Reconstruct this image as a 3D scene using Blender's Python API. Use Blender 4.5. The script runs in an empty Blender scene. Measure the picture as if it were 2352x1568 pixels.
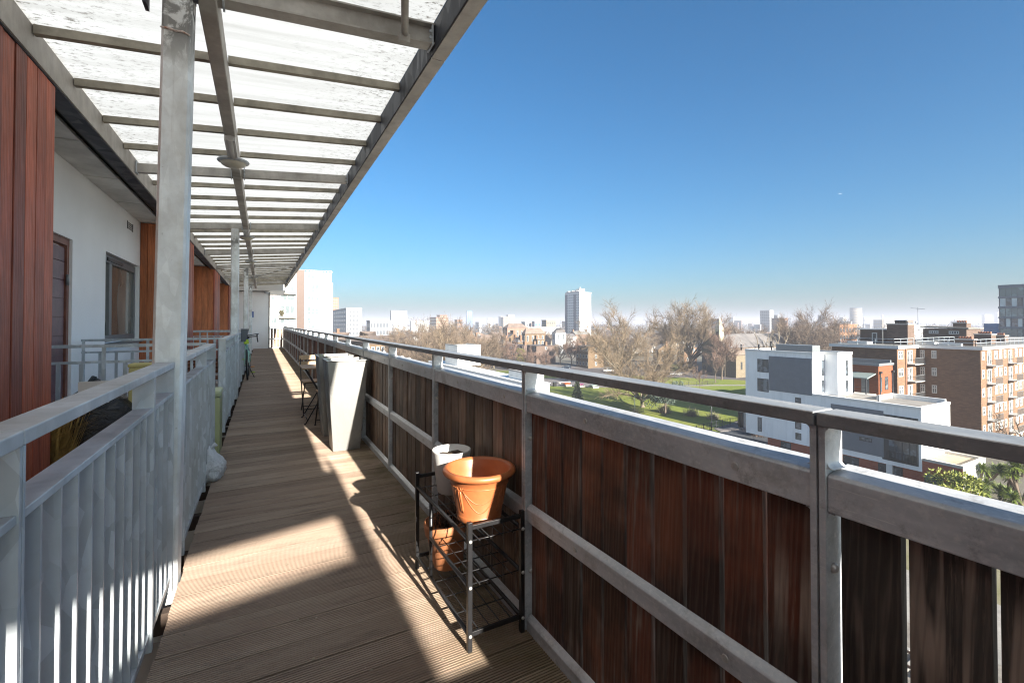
import bpy, bmesh, math, random
import numpy as np
from mathutils import Vector, Matrix

# ------------------------------------------------------------------ scene basics
S = bpy.context.scene
COL = S.collection
GZ = -18.71                      # street level below the seventh-floor deck (deck top = 0)
EYE = 1.29
FPX = 16 / 36 * 2352.0
PITCH = math.radians(0.8)
SHIFT = 784 + FPX * math.tan(PITCH) - 741.0
YAW = math.atan((1176 - 601) / FPX * math.cos(PITCH))
_f = np.array([math.sin(YAW) * math.cos(PITCH), math.cos(YAW) * math.cos(PITCH), math.sin(PITCH)])
_r = np.array([math.cos(YAW), -math.sin(YAW), 0.0])
_u = np.cross(_r, _f)
EYEP = np.array([0, 0, EYE])
def ray(x, y):                   # survey helper: sight line through a point measured on the photograph
    return _f + _r * ((x - 1176) / FPX) - _u * ((y + SHIFT - 784) / FPX)
def hit(x, y, ax, val):          # where that sight line meets a wall / the ground
    d = ray(x, y)
    return EYEP + d * ((val - EYEP[ax]) / d[ax])
def ground(x, y): return hit(x, y, 2, GZ)
def at(x, y, depth): return EYEP + ray(x, y) * depth

# ------------------------------------------------------------------ materials
def srgb(h):
    h = h.lstrip('#'); o = []
    for i in (0, 2, 4):
        c = int(h[i:i + 2], 16) / 255
        o.append(c / 12.92 if c <= .04045 else ((c + .055) / 1.055) ** 2.4)
    return tuple(o) + (1,)
def C(c):
    if isinstance(c, str): return srgb(c)
    if isinstance(c, (int, float)): return (c, c, c, 1)
    return tuple(c) + (1,) if len(c) == 3 else tuple(c)
class NT:
    def __init__(s, name, rough=.6, metal=0.0, spec=.5):
        s.m = bpy.data.materials.new(name); s.m.use_nodes = True
        s.t = s.m.node_tree; s.n = s.t.nodes; s.l = s.t.links
        s.p = s.n['Principled BSDF']
        s.p.inputs['Roughness'].default_value = rough
        s.p.inputs['Metallic'].default_value = metal
        s.p.inputs['Specular IOR Level'].default_value = spec
    def put(s, sock, v):
        if isinstance(v, bpy.types.NodeSocket): s.l.new(v, sock)
        elif sock.type == 'RGBA': sock.default_value = C(v)
        else: sock.default_value = v
    def coord(s, scale=(1, 1, 1), kind='Object', rot=(0, 0, 0)):
        tc = s.n.new('ShaderNodeTexCoord'); mp = s.n.new('ShaderNodeMapping')
        s.l.new(tc.outputs[kind], mp.inputs[0])
        mp.inputs['Scale'].default_value = scale; mp.inputs['Rotation'].default_value = rot
        return mp.outputs[0]
    def shiftby(s, vec, fac, amt=37.0):        # per-board offset
        c = s.n.new('ShaderNodeCombineXYZ')
        for k, q in enumerate((1, .73, 1.37)):
            s.put(c.inputs[k], s.math('MULTIPLY', fac, amt * q))
        a = s.n.new('ShaderNodeVectorMath'); a.operation = 'ADD'
        s.l.new(vec, a.inputs[0]); s.l.new(c.outputs[0], a.inputs[1]); return a.outputs[0]
    def noise(s, vec, scale=5, detail=4, rough=.55, dist=0):
        t = s.n.new('ShaderNodeTexNoise'); s.l.new(vec, t.inputs['Vector'])
        t.inputs['Scale'].default_value = scale; t.inputs['Detail'].default_value = detail
        t.inputs['Roughness'].default_value = rough; t.inputs['Distortion'].default_value = dist
        return t.outputs['Fac']
    def voronoi(s, vec, scale=5, out='Color'):
        t = s.n.new('ShaderNodeTexVoronoi'); s.l.new(vec, t.inputs['Vector'])
        t.inputs['Scale'].default_value = scale; return t.outputs[out]
    def wave(s, vec, scale=5, dist=0, axis='X', detail=2, prof='SIN', dscale=1):
        t = s.n.new('ShaderNodeTexWave'); s.l.new(vec, t.inputs['Vector'])
        t.bands_direction = axis; t.wave_profile = prof
        t.inputs['Scale'].default_value = scale; t.inputs['Distortion'].default_value = dist
        t.inputs['Detail'].default_value = detail; t.inputs['Detail Scale'].default_value = dscale
        return t.outputs['Fac']
    def island(s):
        return s.n.new('ShaderNodeNewGeometry').outputs['Random Per Island']
    def objrand(s):
        return s.n.new('ShaderNodeObjectInfo').outputs['Random']
    def math(s, op, a, b=0.0):
        t = s.n.new('ShaderNodeMath'); t.operation = op
        s.put(t.inputs[0], a); s.put(t.inputs[1], b); return t.outputs[0]
    def rng(s, fac, a, b, lo=0.0, hi=1.0):
        t = s.n.new('ShaderNodeMapRange'); s.put(t.inputs[0], fac)
        for k, v in enumerate((a, b, lo, hi)): t.inputs[k + 1].default_value = v
        return t.outputs[0]
    def ramp(s, fac, stops):
        t = s.n.new('ShaderNodeValToRGB'); s.put(t.inputs[0], fac); e = t.color_ramp.elements
        while len(e) < len(stops): e.new(.5)
        for k, (p, c) in enumerate(stops): e[k].position = p; e[k].color = C(c)
        return t.outputs[0]
    def mix(s, fac, a, b, blend='MIX'):
        t = s.n.new('ShaderNodeMix'); t.data_type = 'RGBA'; t.blend_type = blend
        s.put(t.inputs[0], fac); s.put(t.inputs[6], a); s.put(t.inputs[7], b); return t.outputs[2]
    def bump(s, h, strength=.3, dist=.01):
        t = s.n.new('ShaderNodeBump'); t.inputs['Strength'].default_value = strength
        t.inputs['Distance'].default_value = dist
        s.l.new(h, t.inputs['Height']); s.l.new(t.outputs[0], s.p.inputs['Normal']); return t
    def col(s, c): s.put(s.p.inputs['Base Color'], c); return s
    def rough(s, r): s.put(s.p.inputs['Roughness'], r); return s
MATS = {}
def plain(name, c, rough=.6, metal=0, var=.25, scale=3.0, c2=None, bump=0, bscale=40, spec=.5):
    """paint / render / brick seen from far: base colour with soft mottling"""
    if name in MATS: return MATS[name]
    m = NT(name, rough, metal, spec); v = m.coord()
    n = m.noise(v, scale, 5, .6)
    base = C(c); d = C(c2) if c2 else tuple(x * (1 - var) for x in base[:3]) + (1,)
    m.col(m.mix(m.rng(n, .35, .68), base, d))
    if bump: m.bump(m.noise(v, bscale, 3), bump, .004)
    MATS[name] = m.m; return m.m

def galv(name, base=.42, tint=(.96, 1.0, 1.05), rough=.42, metal=.55, dirt=.35, scale=1.0, sp_amt=1.0):
    m = NT(name, rough, metal); v = m.coord(); w = m.coord((1, 1, .45))
    sp = m.voronoi(w, 17 * scale); n = m.noise(v, 2.2, 6, .62); n2 = m.noise(v, 26, 3, .6)
    sep = m.n.new('ShaderNodeSeparateColor'); m.l.new(sp, sep.inputs[0])
    g = m.ramp(sep.outputs[0], [(0, tuple(base * .76 * t for t in tint)), (.7, tuple(base * t for t in tint)), (.92, tuple(base * 1.28 * t for t in tint))])
    g = m.mix(1 - sp_amt, g, m.ramp(m.noise(w, 9, 5, .6), [(.3, tuple(base * .8 * t for t in tint)), (.7, tuple(base * 1.12 * t for t in tint))]))
    g = m.mix(m.rng(n, .42, .7, 0, dirt), g, (base * .46, base * .43, base * .38, 1))
    g = m.mix(m.rng(n2, .55, .75, 0, .3), g, (base * .7, base * .7, base * .68, 1))
    if name == 'galvanised_column':      # grime and runs below the welded head, specks lower down
        sx = m.n.new('ShaderNodeSeparateXYZ'); m.l.new(v, sx.inputs[0]); st = m.noise(m.coord((1, 1, .8)), 7, 6, .65, .8); sp2 = m.noise(v, 34, 4, .75)
        g = m.mix(m.math('MULTIPLY', m.rng(sx.outputs[2], 2.55 - 3.0, 2.72 - 3.0), m.rng(st, .46, .52, 0, .85)), g, (.16, .16, .155, 1))
        g = m.mix(m.rng(sp2, .66, .74, 0, .55), g, (.2, .195, .185, 1)); run = m.noise(m.coord((9, 9, .35)), 5, 5, .6); g = m.mix(m.rng(run, .56, .72, 0, .4), g, (base * .5, base * .49, base * .47, 1))
    m.col(g); m.rough(m.rng(m.math('ADD', sep.outputs[1], n), .2, 1.6, rough - .12, rough + .22))
    m.bump(n2, .12, .002); return m.m
M_GALV = galv('galvanised_steel', .52, (.90, 1.0, 1.09), .42, .25, .35, 1.5, .62)
M_GALVT = galv('galvanised_handrail', .55, (.95, 1.0, 1.05), .5, .2, .7, 1.0, .0)
M_GALV_COL = galv('galvanised_column', .80, (.95, 1.0, 1.02), .5, .2, .75, 1.6, .25)
M_CANOPY = galv('canopy_steel', .44, (1.04, 1.0, .93), .62, .25, .8, .8, .0)
M_FASCIA = galv('fascia_steel', .40, (1.06, 1.0, .92), .6, .2, .55, .4, .0)
M_DARK = galv('dark_channel_steel', .045, (.85, .95, 1.25), .5, .3, .5, .6, .2)
def rail_steel(name, base):
    m = NT(name, .48, .2); v = m.coord((1, 1, 1)); w = m.coord((3, .6, 3))
    n = m.noise(w, 3, 7, .65); n2 = m.noise(v, 90, 3, .6); n3 = m.noise(v, 6, 5, .7)
    scr = m.noise(m.coord((14, .7, 14)), 8, 5, .75, .6); blot = m.noise(v, 17, 6, .75)
    g = m.ramp(n, [(.3, (base * .52, base * .56, base * .61)), (.55, (base * .93, base * .97, base * 1.02)), (.75, (base * 1.18, base * 1.2, base * 1.21))])
    g = m.mix(m.rng(n3, .55, .72, 0, .6), g, (base * .42, base * .39, base * .35, 1))
    g = m.mix(m.rng(blot, .56, .68, 0, .55), g, (base * .38, base * .38, base * .39, 1))
    g = m.mix(m.rng(scr, .60, .72, 0, .5), g, (base * 1.6, base * 1.58, base * 1.5, 1))
    g = m.mix(m.rng(n2, .5, .8, 0, .35), g, (base * 1.5, base * 1.45, base * 1.35, 1))
    rust = m.noise(v, 9, 4, .7); g = m.mix(m.rng(rust, .74, .8, 0, .7), g, (.13, .06, .03, 1))
    m.col(g); m.rough(m.rng(n, .3, .7, .36, .6)); m.bump(n2, .15, .002); return m.m
M_RAIL = rail_steel('weathered_rail_steel', .52)
M_HAND = rail_steel('handrail_steel', .27)

def wood(name, cols, rough=.6, axis=2, grain=26, streak=None, gloss=.4, black=.0, weather=.0):
    """cols: ramp of per-board tints; grain runs along the axis"""
    m = NT(name, rough, 0, gloss); r = m.island()
    sc = [1, 1, 1]; sc[axis] = .055
    v0 = m.coord(tuple(sc)); v = m.shiftby(v0, r)
    fine = m.noise(v, grain * 7, 6, .7, .3); sb = [1, 1, 1]; sb[axis] = .16; broad = m.noise(m.shiftby(m.coord(tuple(sb)), r, 17), grain * .42, 6, .68, .5)
    ring = m.wave(v, grain * .42, 9, 'DIAGONAL', 3, 'SIN', 1.4)
    base = m.ramp(m.math('FRACT', m.math('MULTIPLY', r, 7.31)), [(i / max(1, len(cols) - 1), c) for i, c in enumerate(cols)])
    g = m.mix(m.rng(broad, .42, .64, 0, .62), base, m.mix(.72, base, (.012, .008, .006, 1)))
    g = m.mix(m.rng(fine, .42, .75, 0, .5), g, m.mix(.55, base, (.02, .013, .01, 1)))
    if weather:
        pale = m.mix(1, g, (.30, .235, .19, 1))
        k = m.math('MULTIPLY', m.math('MAXIMUM', m.rng(ring, .70, .95), m.math('MULTIPLY', m.rng(fine, .5, .72), .8)), m.rng(m.noise(m.shiftby(m.coord((1, 1, .4)), r, 11), 5, 3), .42, .60))
        g = m.mix(m.math('MULTIPLY', k, weather), g, pale)
    if black:
        wv = m.coord((1, 1, 1)); lo = m.noise(m.shiftby(wv, r, 5), 2.3, 4, .6)
        sp_ = m.n.new('ShaderNodeSeparateXYZ'); m.l.new(wv, sp_.inputs[0]); zz = sp_.outputs[2]
        damp = m.math('MAXIMUM', m.rng(zz, .70, .54), m.rng(zz, .36, .05)); damp = m.math('MULTIPLY', damp, m.rng(zz, .44, .53, .75, 1))
        lo2 = m.math('ADD', lo, m.math('MULTIPLY', damp, .12)); g = m.mix(m.rng(lo2, .44, .64, 0, black), g, (.011, .009, .008, 1))
    lines = m.wave(v, grain * 1.5, 7, 'DIAGONAL', 3, 'SIN', 1.1)
    g = m.mix(m.rng(lines, .74, .98, 0, .17), g, m.mix(.5, g, (.34, .27, .21, 1))); g = m.mix(m.rng(lines, .22, .02, 0, .32), g, m.mix(.6, g, (.012, .01, .009, 1)))
    m.col(g); m.bump(m.math('ADD', fine, lines), .3, .0025)
    m.rough(m.rng(fine, .3, .7, rough - .12, rough + .12)); return m.m
M_BOARD = wood('rail_boards', ['#2a1611', '#4a2015', '#1d1411', '#522417', '#2e1c15', '#3b1a12', '#231a17', '#5a2c1c'], .62, black=.85, weather=.8)
M_CLAD = wood('cedar_cladding', ['#a4543e', '#c66747', '#944432', '#d0704a', '#b15941', '#804033', '#bf5e41'], .55, grain=15, black=.22)
M_CLAD2 = wood('cedar_cladding_warm_lit', ['#c07048', '#d28152', '#b0623e', '#c67648'], .55, grain=15, black=.12)  # cedar copy for the returns, warm light put into its tints
M_BENCH = wood('bench_slats', ['#6e3c20', '#7d4726', '#5e321b'], .5, axis=0, grain=20)
M_TABLEW = wood('table_slats', ['#a98a6c', '#b79a7b', '#9b7c60'], .6, axis=0, grain=20)

def deck_mat():
    m = NT('grooved_deck_boards', .68, 0, .35); r = m.island()
    v = m.shiftby(m.coord((.11, 1, 1)), r); w = m.coord()
    base = m.ramp(r, [(0, '#9c8a79'), (.2, '#b09e8c'), (.4, '#927f6f'), (.6, '#a2907f'), (.8, '#857465'), (1, '#aa9988')])
    fine = m.noise(v, 130, 4, .65); broad = m.noise(v, 11, 5, .65); patch = m.noise(w, 1.7, 5, .6)
    g = m.mix(m.rng(broad, .4, .7, 0, .55), base, '#7f6859')
    g = m.mix(m.rng(fine, .4, .75, 0, .4), g, '#776051')
    g = m.mix(m.rng(patch, .5, .75, 0, .3), g, '#836b5a')
    # moss and damp along the balustrade side (x > 0.6)
    sx = m.n.new('ShaderNodeSeparateXYZ'); m.l.new(w, sx.inputs[0])
    moss = m.math('MULTIPLY', m.rng(sx.outputs[0], .55, .95), m.rng(m.noise(w, 3.1, 5, .7), .35, .65))
    g = m.mix(m.math('MULTIPLY', moss, .75), g, '#55502c')
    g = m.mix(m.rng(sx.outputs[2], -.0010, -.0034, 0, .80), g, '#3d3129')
    blk = m.noise(m.coord((.8, 5, 1)), 2.6, 6, .72); g = m.mix(m.rng(blk, .52, .70, 0, .55), g, '#51423b')
    st = m.noise(w, 30, 2, .5); g = m.mix(m.rng(st, .74, .78, 0, .5), g, '#bdb1a3')
    m.col(g); m.bump(fine, .3, .0015); return m.m
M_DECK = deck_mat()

def poly_mat():
    m = NT('ribbed_polycarbonate', .55, 0, .3); m.n.remove(m.p)
    out = m.n['Material Output']; v = m.coord()
    ribs = m.wave(m.coord((1, 1, 1)), 16, .15, 'Y', 1); st = m.noise(m.coord((.30, 5, 1)), 2.2, 6, .6)
    spot = m.noise(m.coord((.8, 1.7, 1)), 21, 6, .76); big = m.noise(v, .9, 4, .6)
    xs = m.n.new('ShaderNodeSeparateXYZ'); m.l.new(v, xs.inputs[0])
    edge = m.math('MAXIMUM', m.rng(xs.outputs[0], .35, .95), m.rng(xs.outputs[0], -.55, -1.2))
    dirt = m.math('MULTIPLY', m.rng(spot, .53, .63), m.math('ADD', m.math('MULTIPLY', edge, .85), m.rng(big, .5, .75, .05, .5)))
    c = m.mix(m.rng(st, .35, .72), (.55, .55, .54, 1), (.40, .395, .38, 1))
    c = m.mix(m.rng(ribs, .35, .9, 0, .38), c, (.45, .45, .44, 1))
    c = m.mix(dirt, c, (.10, .09, .075, 1))
    tr = m.n.new('ShaderNodeBsdfTranslucent'); m.put(tr.inputs[0], c)
    df = m.n.new('ShaderNodeBsdfDiffuse'); m.put(df.inputs[0], c)
    gl = m.n.new('ShaderNodeBsdfGlossy'); gl.inputs['Roughness'].default_value = .35
    a = m.n.new('ShaderNodeMixShader'); a.inputs[0].default_value = .08
    m.l.new(tr.outputs[0], a.inputs[1]); m.l.new(df.outputs[0], a.inputs[2])
    b = m.n.new('ShaderNodeMixShader'); b.inputs[0].default_value = .04
    m.l.new(a.outputs[0], b.inputs[1]); m.l.new(gl.outputs[0], b.inputs[2])
    m.l.new(b.outputs[0], out.inputs[0]); return m.m
M_POLY = poly_mat()
def skin_mat():                 # clear upper skin of the twin-wall sheets
    m = NT('clear_sheet_skin', .2); m.n.remove(m.p); t = m.n.new('ShaderNodeBsdfTransparent'); t.inputs[0].default_value = (.95, .96, .96, 1)
    g = m.n.new('ShaderNodeBsdfGlossy'); g.inputs['Roughness'].default_value = .2; x = m.n.new('ShaderNodeMixShader'); x.inputs[0].default_value = .05
    m.l.new(t.outputs[0], x.inputs[1]); m.l.new(g.outputs[0], x.inputs[2]); m.l.new(x.outputs[0], m.n['Material Output'].inputs[0]); return m.m
M_SKIN = skin_mat()

def brick(name, c1, c2, mortar, scale=1.0, axis_rot=(0, 0, 0), rough=.85, msize=.012):
    """brick courses on a wall facing -x or -y: u runs along x+y, v along z"""
    m = NT(name, rough, 0, .3); v = m.coord()
    s = m.n.new('ShaderNodeSeparateXYZ'); m.l.new(v, s.inputs[0])
    c = m.n.new('ShaderNodeCombineXYZ'); m.l.new(m.math('ADD', s.outputs[0], s.outputs[1]), c.inputs[0]); m.l.new(s.outputs[2], c.inputs[1])
    b = m.n.new('ShaderNodeTexBrick'); m.l.new(c.outputs[0], b.inputs['Vector'])
    b.inputs['Scale'].default_value = scale; b.inputs['Brick Width'].default_value = .46; b.inputs['Row Height'].default_value = .15
    b.inputs['Mortar Size'].default_value = msize; b.inputs['Mortar Smooth'].default_value = .3
    m.put(b.inputs['Color1'], c1); m.put(b.inputs['Color2'], c2); m.put(b.inputs['Mortar'], mortar)
    n = m.noise(v, .6, 6, .65); n2 = m.noise(m.coord((1, 1, 3)), 2.2, 4, .7)
    g = m.mix(m.rng(n, .4, .72, 0, .3), b.outputs['Color'], m.mix(.5, c1, (.04, .03, .025, 1)))
    g = m.mix(m.rng(n2, .5, .8, 0, .35), g, c2)
    m.col(g); return m.m
M_BRICK = brick('brown_stock_brick', '#7c6049', '#654d3c', '#615245')
M_BRICK_O = brick('orange_brick', '#834a2f', '#743f27', '#6f5544', 1.0)
M_BRICK_R = brick('red_brick', '#9a553f', '#87452f', '#8d6a58', 1.0)
M_BRICK_T = brick('tan_stock_brick', '#6d5a43', '#5c4a36', '#5a4d3e', 1.0)
M_BRICK_D = brick('sooty_brick', '#65534a', '#52443a', '#5c5148', 1.0)
M_STONE = brick('rubble_stone', '#7a705e', '#675d4b', '#62594a', .9, msize=.03)

M_RENDER = plain('white_render', (.86, .87, .88), .8, var=.07, scale=1.4, bump=.25, bscale=55)
def streaked(name, c, dark, sc=(1, 1, .12)):
    m = NT(name, .75, 0, .3); n = m.noise(m.coord(sc), 1.6, 6, .65); n2 = m.noise(m.coord((1, 1, 1)), .35, 5, .6)
    g = m.mix(m.rng(n, .50, .74, 0, .6), c, dark); m.col(m.mix(m.rng(n2, .4, .7, 0, .35), g, dark)); return m.m
M_RENDER2 = streaked('white_block_render', (.76, .77, .78, 1), (.55, .56, .57, 1))
M_WPAINT = plain('white_paint', (.62, .62, .61), .5, var=.08)
M_UPVC = plain('white_window_frame', (.46, .46, .445), .4, var=.05)
M_CLADG = None
def clad_panel(name, c, period=.22):
    m = NT(name, .5, .1); v = m.coord(); w = m.wave(v, 1 / period / 6.283 * 3.1416 * 1.0, 0, 'Z', 0, 'SAW')
    n = m.noise(v, 1.1, 5, .6)
    g = m.mix(m.rng(n, .35, .7, 0, .35), C(c), tuple(x * 1.35 for x in C(c)[:3]) + (1,))
    m.col(m.mix(m.rng(w, .9, 1, 0, .45), g, (.03, .032, .036, 1))); return m.m
M_CLADG = clad_panel('grey_weatherboard', (.125, .138, .162))
M_CLADG2 = clad_panel('sunlit_grey_weatherboard', (.30, .32, .35))  # paler copy of the grey boards, sunlight put into its colour
M_CLADB = clad_panel('brown_slat_panel', (.05, .024, .015), .45)
M_FRAME = plain('dark_window_frame', (.035, .038, .042), .4, var=.2)
M_AGREY = plain('grey_aluminium', (.20, .215, .225), .45, .3, var=.15, scale=8)
def glass(name, c, rough=.06, var=3.2, scale=.8):
    m = NT(name, rough, 0, .8); v = m.coord(); n = m.noise(v, scale, 3, .6)
    m.col(m.mix(m.rng(n, .5, .58), C(c), tuple(min(1, x * var) for x in C(c)[:3]) + (1,))); return m.m  # pale noise patches painted in as bright reflections and curtains
M_GLASS = glass('window_glass', (.035, .042, .05))
M_GLASSP = glass('curtained_glass', (.05, .055, .06), .1, 3.0, 1.1)
M_GLASSG = glass('green_tower_glass', (.10, .15, .155), .08, 1.9, .25)
M_ROOFT = plain('slate_roof', (.135, .125, .12), .7, var=.35, scale=.5)
M_ROOFB = plain('brown_tile_roof', (.17, .125, .10), .8, var=.35, scale=.5)
M_FELT = plain('roof_felt', (.235, .215, .19), .9, var=.35, scale=.35)
M_FELTD = plain('dark_roof_felt', (.19, .185, .17), .9, var=.35, scale=.4)
M_BLACK = plain('black_metal', (.022, .022, .024), .30, .2, var=.3, scale=20)
M_BLACKP = plain('black_plastic', (.014, .014, .015), .35, 0, var=.3, scale=20)
M_RUBBER = plain('rubber', (.018, .018, .018), .75, 0, var=.3)
M_SCREW = plain('stainless_screw', (.50, .49, .47), .35, .35, var=.2, scale=60)
M_CONC = plain('pale_concrete', (.42, .40, .37), .85, var=.25, scale=1.0)
M_STRAW = plain('straw', (.55, .42, .20), .8, var=.3)
M_SOIL = plain('soil', (.06, .04, .028), .95, var=.6, scale=40, bump=.8, bscale=60)
M_RED = plain('red_clay_pot', (.30, .12, .07), .8, var=.3)

# ------------------------------------------------------------------ mesh builder and scene graph helpers
class MB:
    def __init__(s): s.v = []; s.f = []; s.sm = []
    def add(s, vs, fs, smooth=False):
        k = len(s.v); s.v += [tuple(map(float, p)) for p in vs]
        s.f += [tuple(i + k for i in f) for f in fs]; s.sm += [smooth] * len(fs); return s
    def box(s, x0, x1, y0, y1, z0, z1):
        if x0 > x1: x0, x1 = x1, x0
        if y0 > y1: y0, y1 = y1, y0
        if z0 > z1: z0, z1 = z1, z0
        return s.add([(x0, y0, z0), (x1, y0, z0), (x1, y1, z0), (x0, y1, z0), (x0, y0, z1), (x1, y0, z1), (x1, y1, z1), (x0, y1, z1)],
                     [(0, 3, 2, 1), (4, 5, 6, 7), (0, 1, 5, 4), (1, 2, 6, 5), (2, 3, 7, 6), (3, 0, 4, 7)])
    def hexa(s, lo, hi):            # two quads (4 points each, same winding ccw from above)
        return s.add(list(lo) + list(hi), [(0, 3, 2, 1), (4, 5, 6, 7), (0, 1, 5, 4), (1, 2, 6, 5), (2, 3, 7, 6), (3, 0, 4, 7)])
    def obox(s, c, ax, ay, az):     # oriented box: centre and three half-vectors
        c, ax, ay, az = map(np.array, (c, ax, ay, az))
        return s.hexa([c - ax - ay - az, c + ax - ay - az, c + ax + ay - az, c - ax + ay - az],
                      [c - ax - ay + az, c + ax - ay + az, c + ax + ay + az, c - ax + ay + az])
    def bar(s, p0, p1, w, h, up=(0, 0, 1)):
        p0, p1 = np.array(p0, float), np.array(p1, float); d = p1 - p0; L = np.linalg.norm(d); d /= L
        up = np.array(up, float)
        if abs(d @ up) > .98: up = np.array((1., 0, 0))
        a = np.cross(d, up); a /= np.linalg.norm(a); b = np.cross(a, d)
        return s.obox((p0 + p1) / 2, d * L / 2, a * w / 2, b * h / 2)
    def tube(s, pts, r, n=8, cap=True, smooth=True):
        pts = [np.array(p, float) for p in pts]; m = len(pts)
        rr = r if isinstance(r, (list, tuple)) else [r] * m
        ref = None; vs = []
        for i, p in enumerate(pts):
            d = pts[min(i + 1, m - 1)] - pts[max(i - 1, 0)]; d = d / (np.linalg.norm(d) + 1e-12)
            if ref is None: ref = np.array((0, 0, 1.)) if abs(d[2]) < .9 else np.array((1., 0, 0))
            a = np.cross(d, ref); a /= (np.linalg.norm(a) + 1e-12); b = np.cross(a, d); ref = b
            for k in range(n):
                t = 2 * math.pi * k / n; vs.append(p + (a * math.cos(t) + b * math.sin(t)) * rr[i])
        fs = [(i * n + k, i * n + (k + 1) % n, (i + 1) * n + (k + 1) % n, (i + 1) * n + k) for i in range(m - 1) for k in range(n)]
        s.add(vs, fs, smooth)
        if cap:
            o = len(s.v) - len(vs)
            s.f += [tuple(o + k for k in range(n)), tuple(o + (m - 1) * n + k for k in reversed(range(n)))]; s.sm += [False, False]
        return s
    def lathe(s, prof, c=(0, 0, 0), n=32, smooth=True, tilt=None):
        vs = []
        for (r, z) in prof:
            for k in range(n):
                t = 2 * math.pi * k / n; p = Vector((r * math.cos(t), r * math.sin(t), z))
                if tilt is not None: p = tilt @ p
                vs.append((p[0] + c[0], p[1] + c[1], p[2] + c[2]))
        m = len(prof)
        fs = [(i * n + k, i * n + (k + 1) % n, (i + 1) * n + (k + 1) % n, (i + 1) * n + k) for i in range(m - 1) for k in range(n)]
        s.add(vs, fs, smooth); return s
    def disc(s, c, r, n=24, up=True):
        vs = [(c[0] + r * math.cos(2 * math.pi * k / n), c[1] + r * math.sin(2 * math.pi * k / n), c[2]) for k in range(n)]
        f = tuple(range(n)); return s.add(vs, [f if up else f[::-1]])
    def torus(s, c, R, r, axis='X', n=40, k=8):
        pts = []
        for i in range(n + 1):
            t = 2 * math.pi * i / n
            q = {'X': (0, R * math.cos(t), R * math.sin(t)), 'Y': (R * math.cos(t), 0, R * math.sin(t)), 'Z': (R * math.cos(t), R * math.sin(t), 0)}[axis]
            pts.append(np.array(c, float) + q)
        return s.tube(pts, r, k, False)
    def prism(s, poly, axis, a, b):   # polygon in the two other axes, extruded along the axis from a to b
        n = len(poly)
        def P(u, v, w): return {'X': (w, u, v), 'Y': (u, w, v), 'Z': (u, v, w)}[axis]
        vs = [P(u, v, a) for u, v in poly] + [P(u, v, b) for u, v in poly]
        return s.add(vs, [tuple(range(n))[::-1], tuple(range(n, 2 * n))] + [(i, (i + 1) % n, n + (i + 1) % n, n + i) for i in range(n)])
    def build(s, name, mat, parent=None, bevel=0, fix=True, loc=None):
        me = bpy.data.meshes.new(name)
        o0 = Vector(parent['_o']) if parent is not None and '_o' in parent else (Vector(loc) if loc else Vector((0, 0, 0)))
        vs = np.array(s.v, float).reshape(-1, 3) - np.array(o0)
        me.from_pydata([tuple(p) for p in vs], [], s.f)
        me.polygons.foreach_set('use_smooth', s.sm)
        if fix and len(s.f) < 60000:
            bm = bmesh.new(); bm.from_mesh(me); bmesh.ops.recalc_face_normals(bm, faces=bm.faces); bm.to_mesh(me); bm.free()
        me.materials.append(mat); me.update()
        o = bpy.data.objects.new(name, me); COL.objects.link(o)
        if parent is not None:
            o.parent = parent
            if '_o' in parent: o['_o'] = list(o0)
        else: o.location = o0; o['_o'] = list(o0)
        if bevel:
            b = o.modifiers.new('edge', 'BEVEL'); b.width = bevel; b.segments = 2; b.limit_method = 'ANGLE'
        return o
def tag(o, label=None, cat=None, group=None, kind=None):
    if label: o['label'] = label
    if cat: o['category'] = cat
    if group: o['group'] = group
    if kind: o['kind'] = kind
    return o
def thing(name, label, cat, loc=(0, 0, 0), group=None):
    o = bpy.data.objects.new(name, None); COL.objects.link(o); o.location = loc; o.empty_display_size = .2
    o['_o'] = [float(a) for a in loc]
    return tag(o, label, cat, group)
def kids(o): return [c for c in bpy.data.objects if c.parent == o]
def copy_tree(o, children, parent=None):
    c = o.copy(); COL.objects.link(c)
    if parent is not None: c.parent = parent
    for ch in children.get(o.name, []): copy_tree(ch, children, c)
    return c
def clone(root, loc, rz=0, scale=1.0, label=None, group=None):
    children = {}
    def walk(o):
        for ch in o.children: children.setdefault(o.name, []).append(ch); walk(ch)
    walk(root); c = copy_tree(root, children)
    c.location = loc; c.rotation_euler = (0, 0, rz); c.scale = (scale,) * 3 if isinstance(scale, (int, float)) else scale
    if label: c['label'] = label
    if group: c['group'] = group
    return c
def structure(o): o['kind'] = 'structure'; return o
R = random.Random(7)
DENO = True; HAZE_D = 0.0005; SKY_AIR = 1.0; SKY_DUST = 2.3; SKY_OZ = 8.0; SKY_S = 0.052; SUN_S = 3.0; EXPO = 2.8
# ================================================================== THE WALKWAY
BEAM_Y = [2.86 + 3.35 * k for k in range(-5, 8)]
def zb(x): return 3.10 + .093 * (x - .95)         # underside of beams
def zp(x): return 3.245 + .093 * (x - .95)        # underside of roof sheets
XI, XW = .983, -1.20                              # outer channel web, wall channel web
Y_END = 25.7

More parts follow.
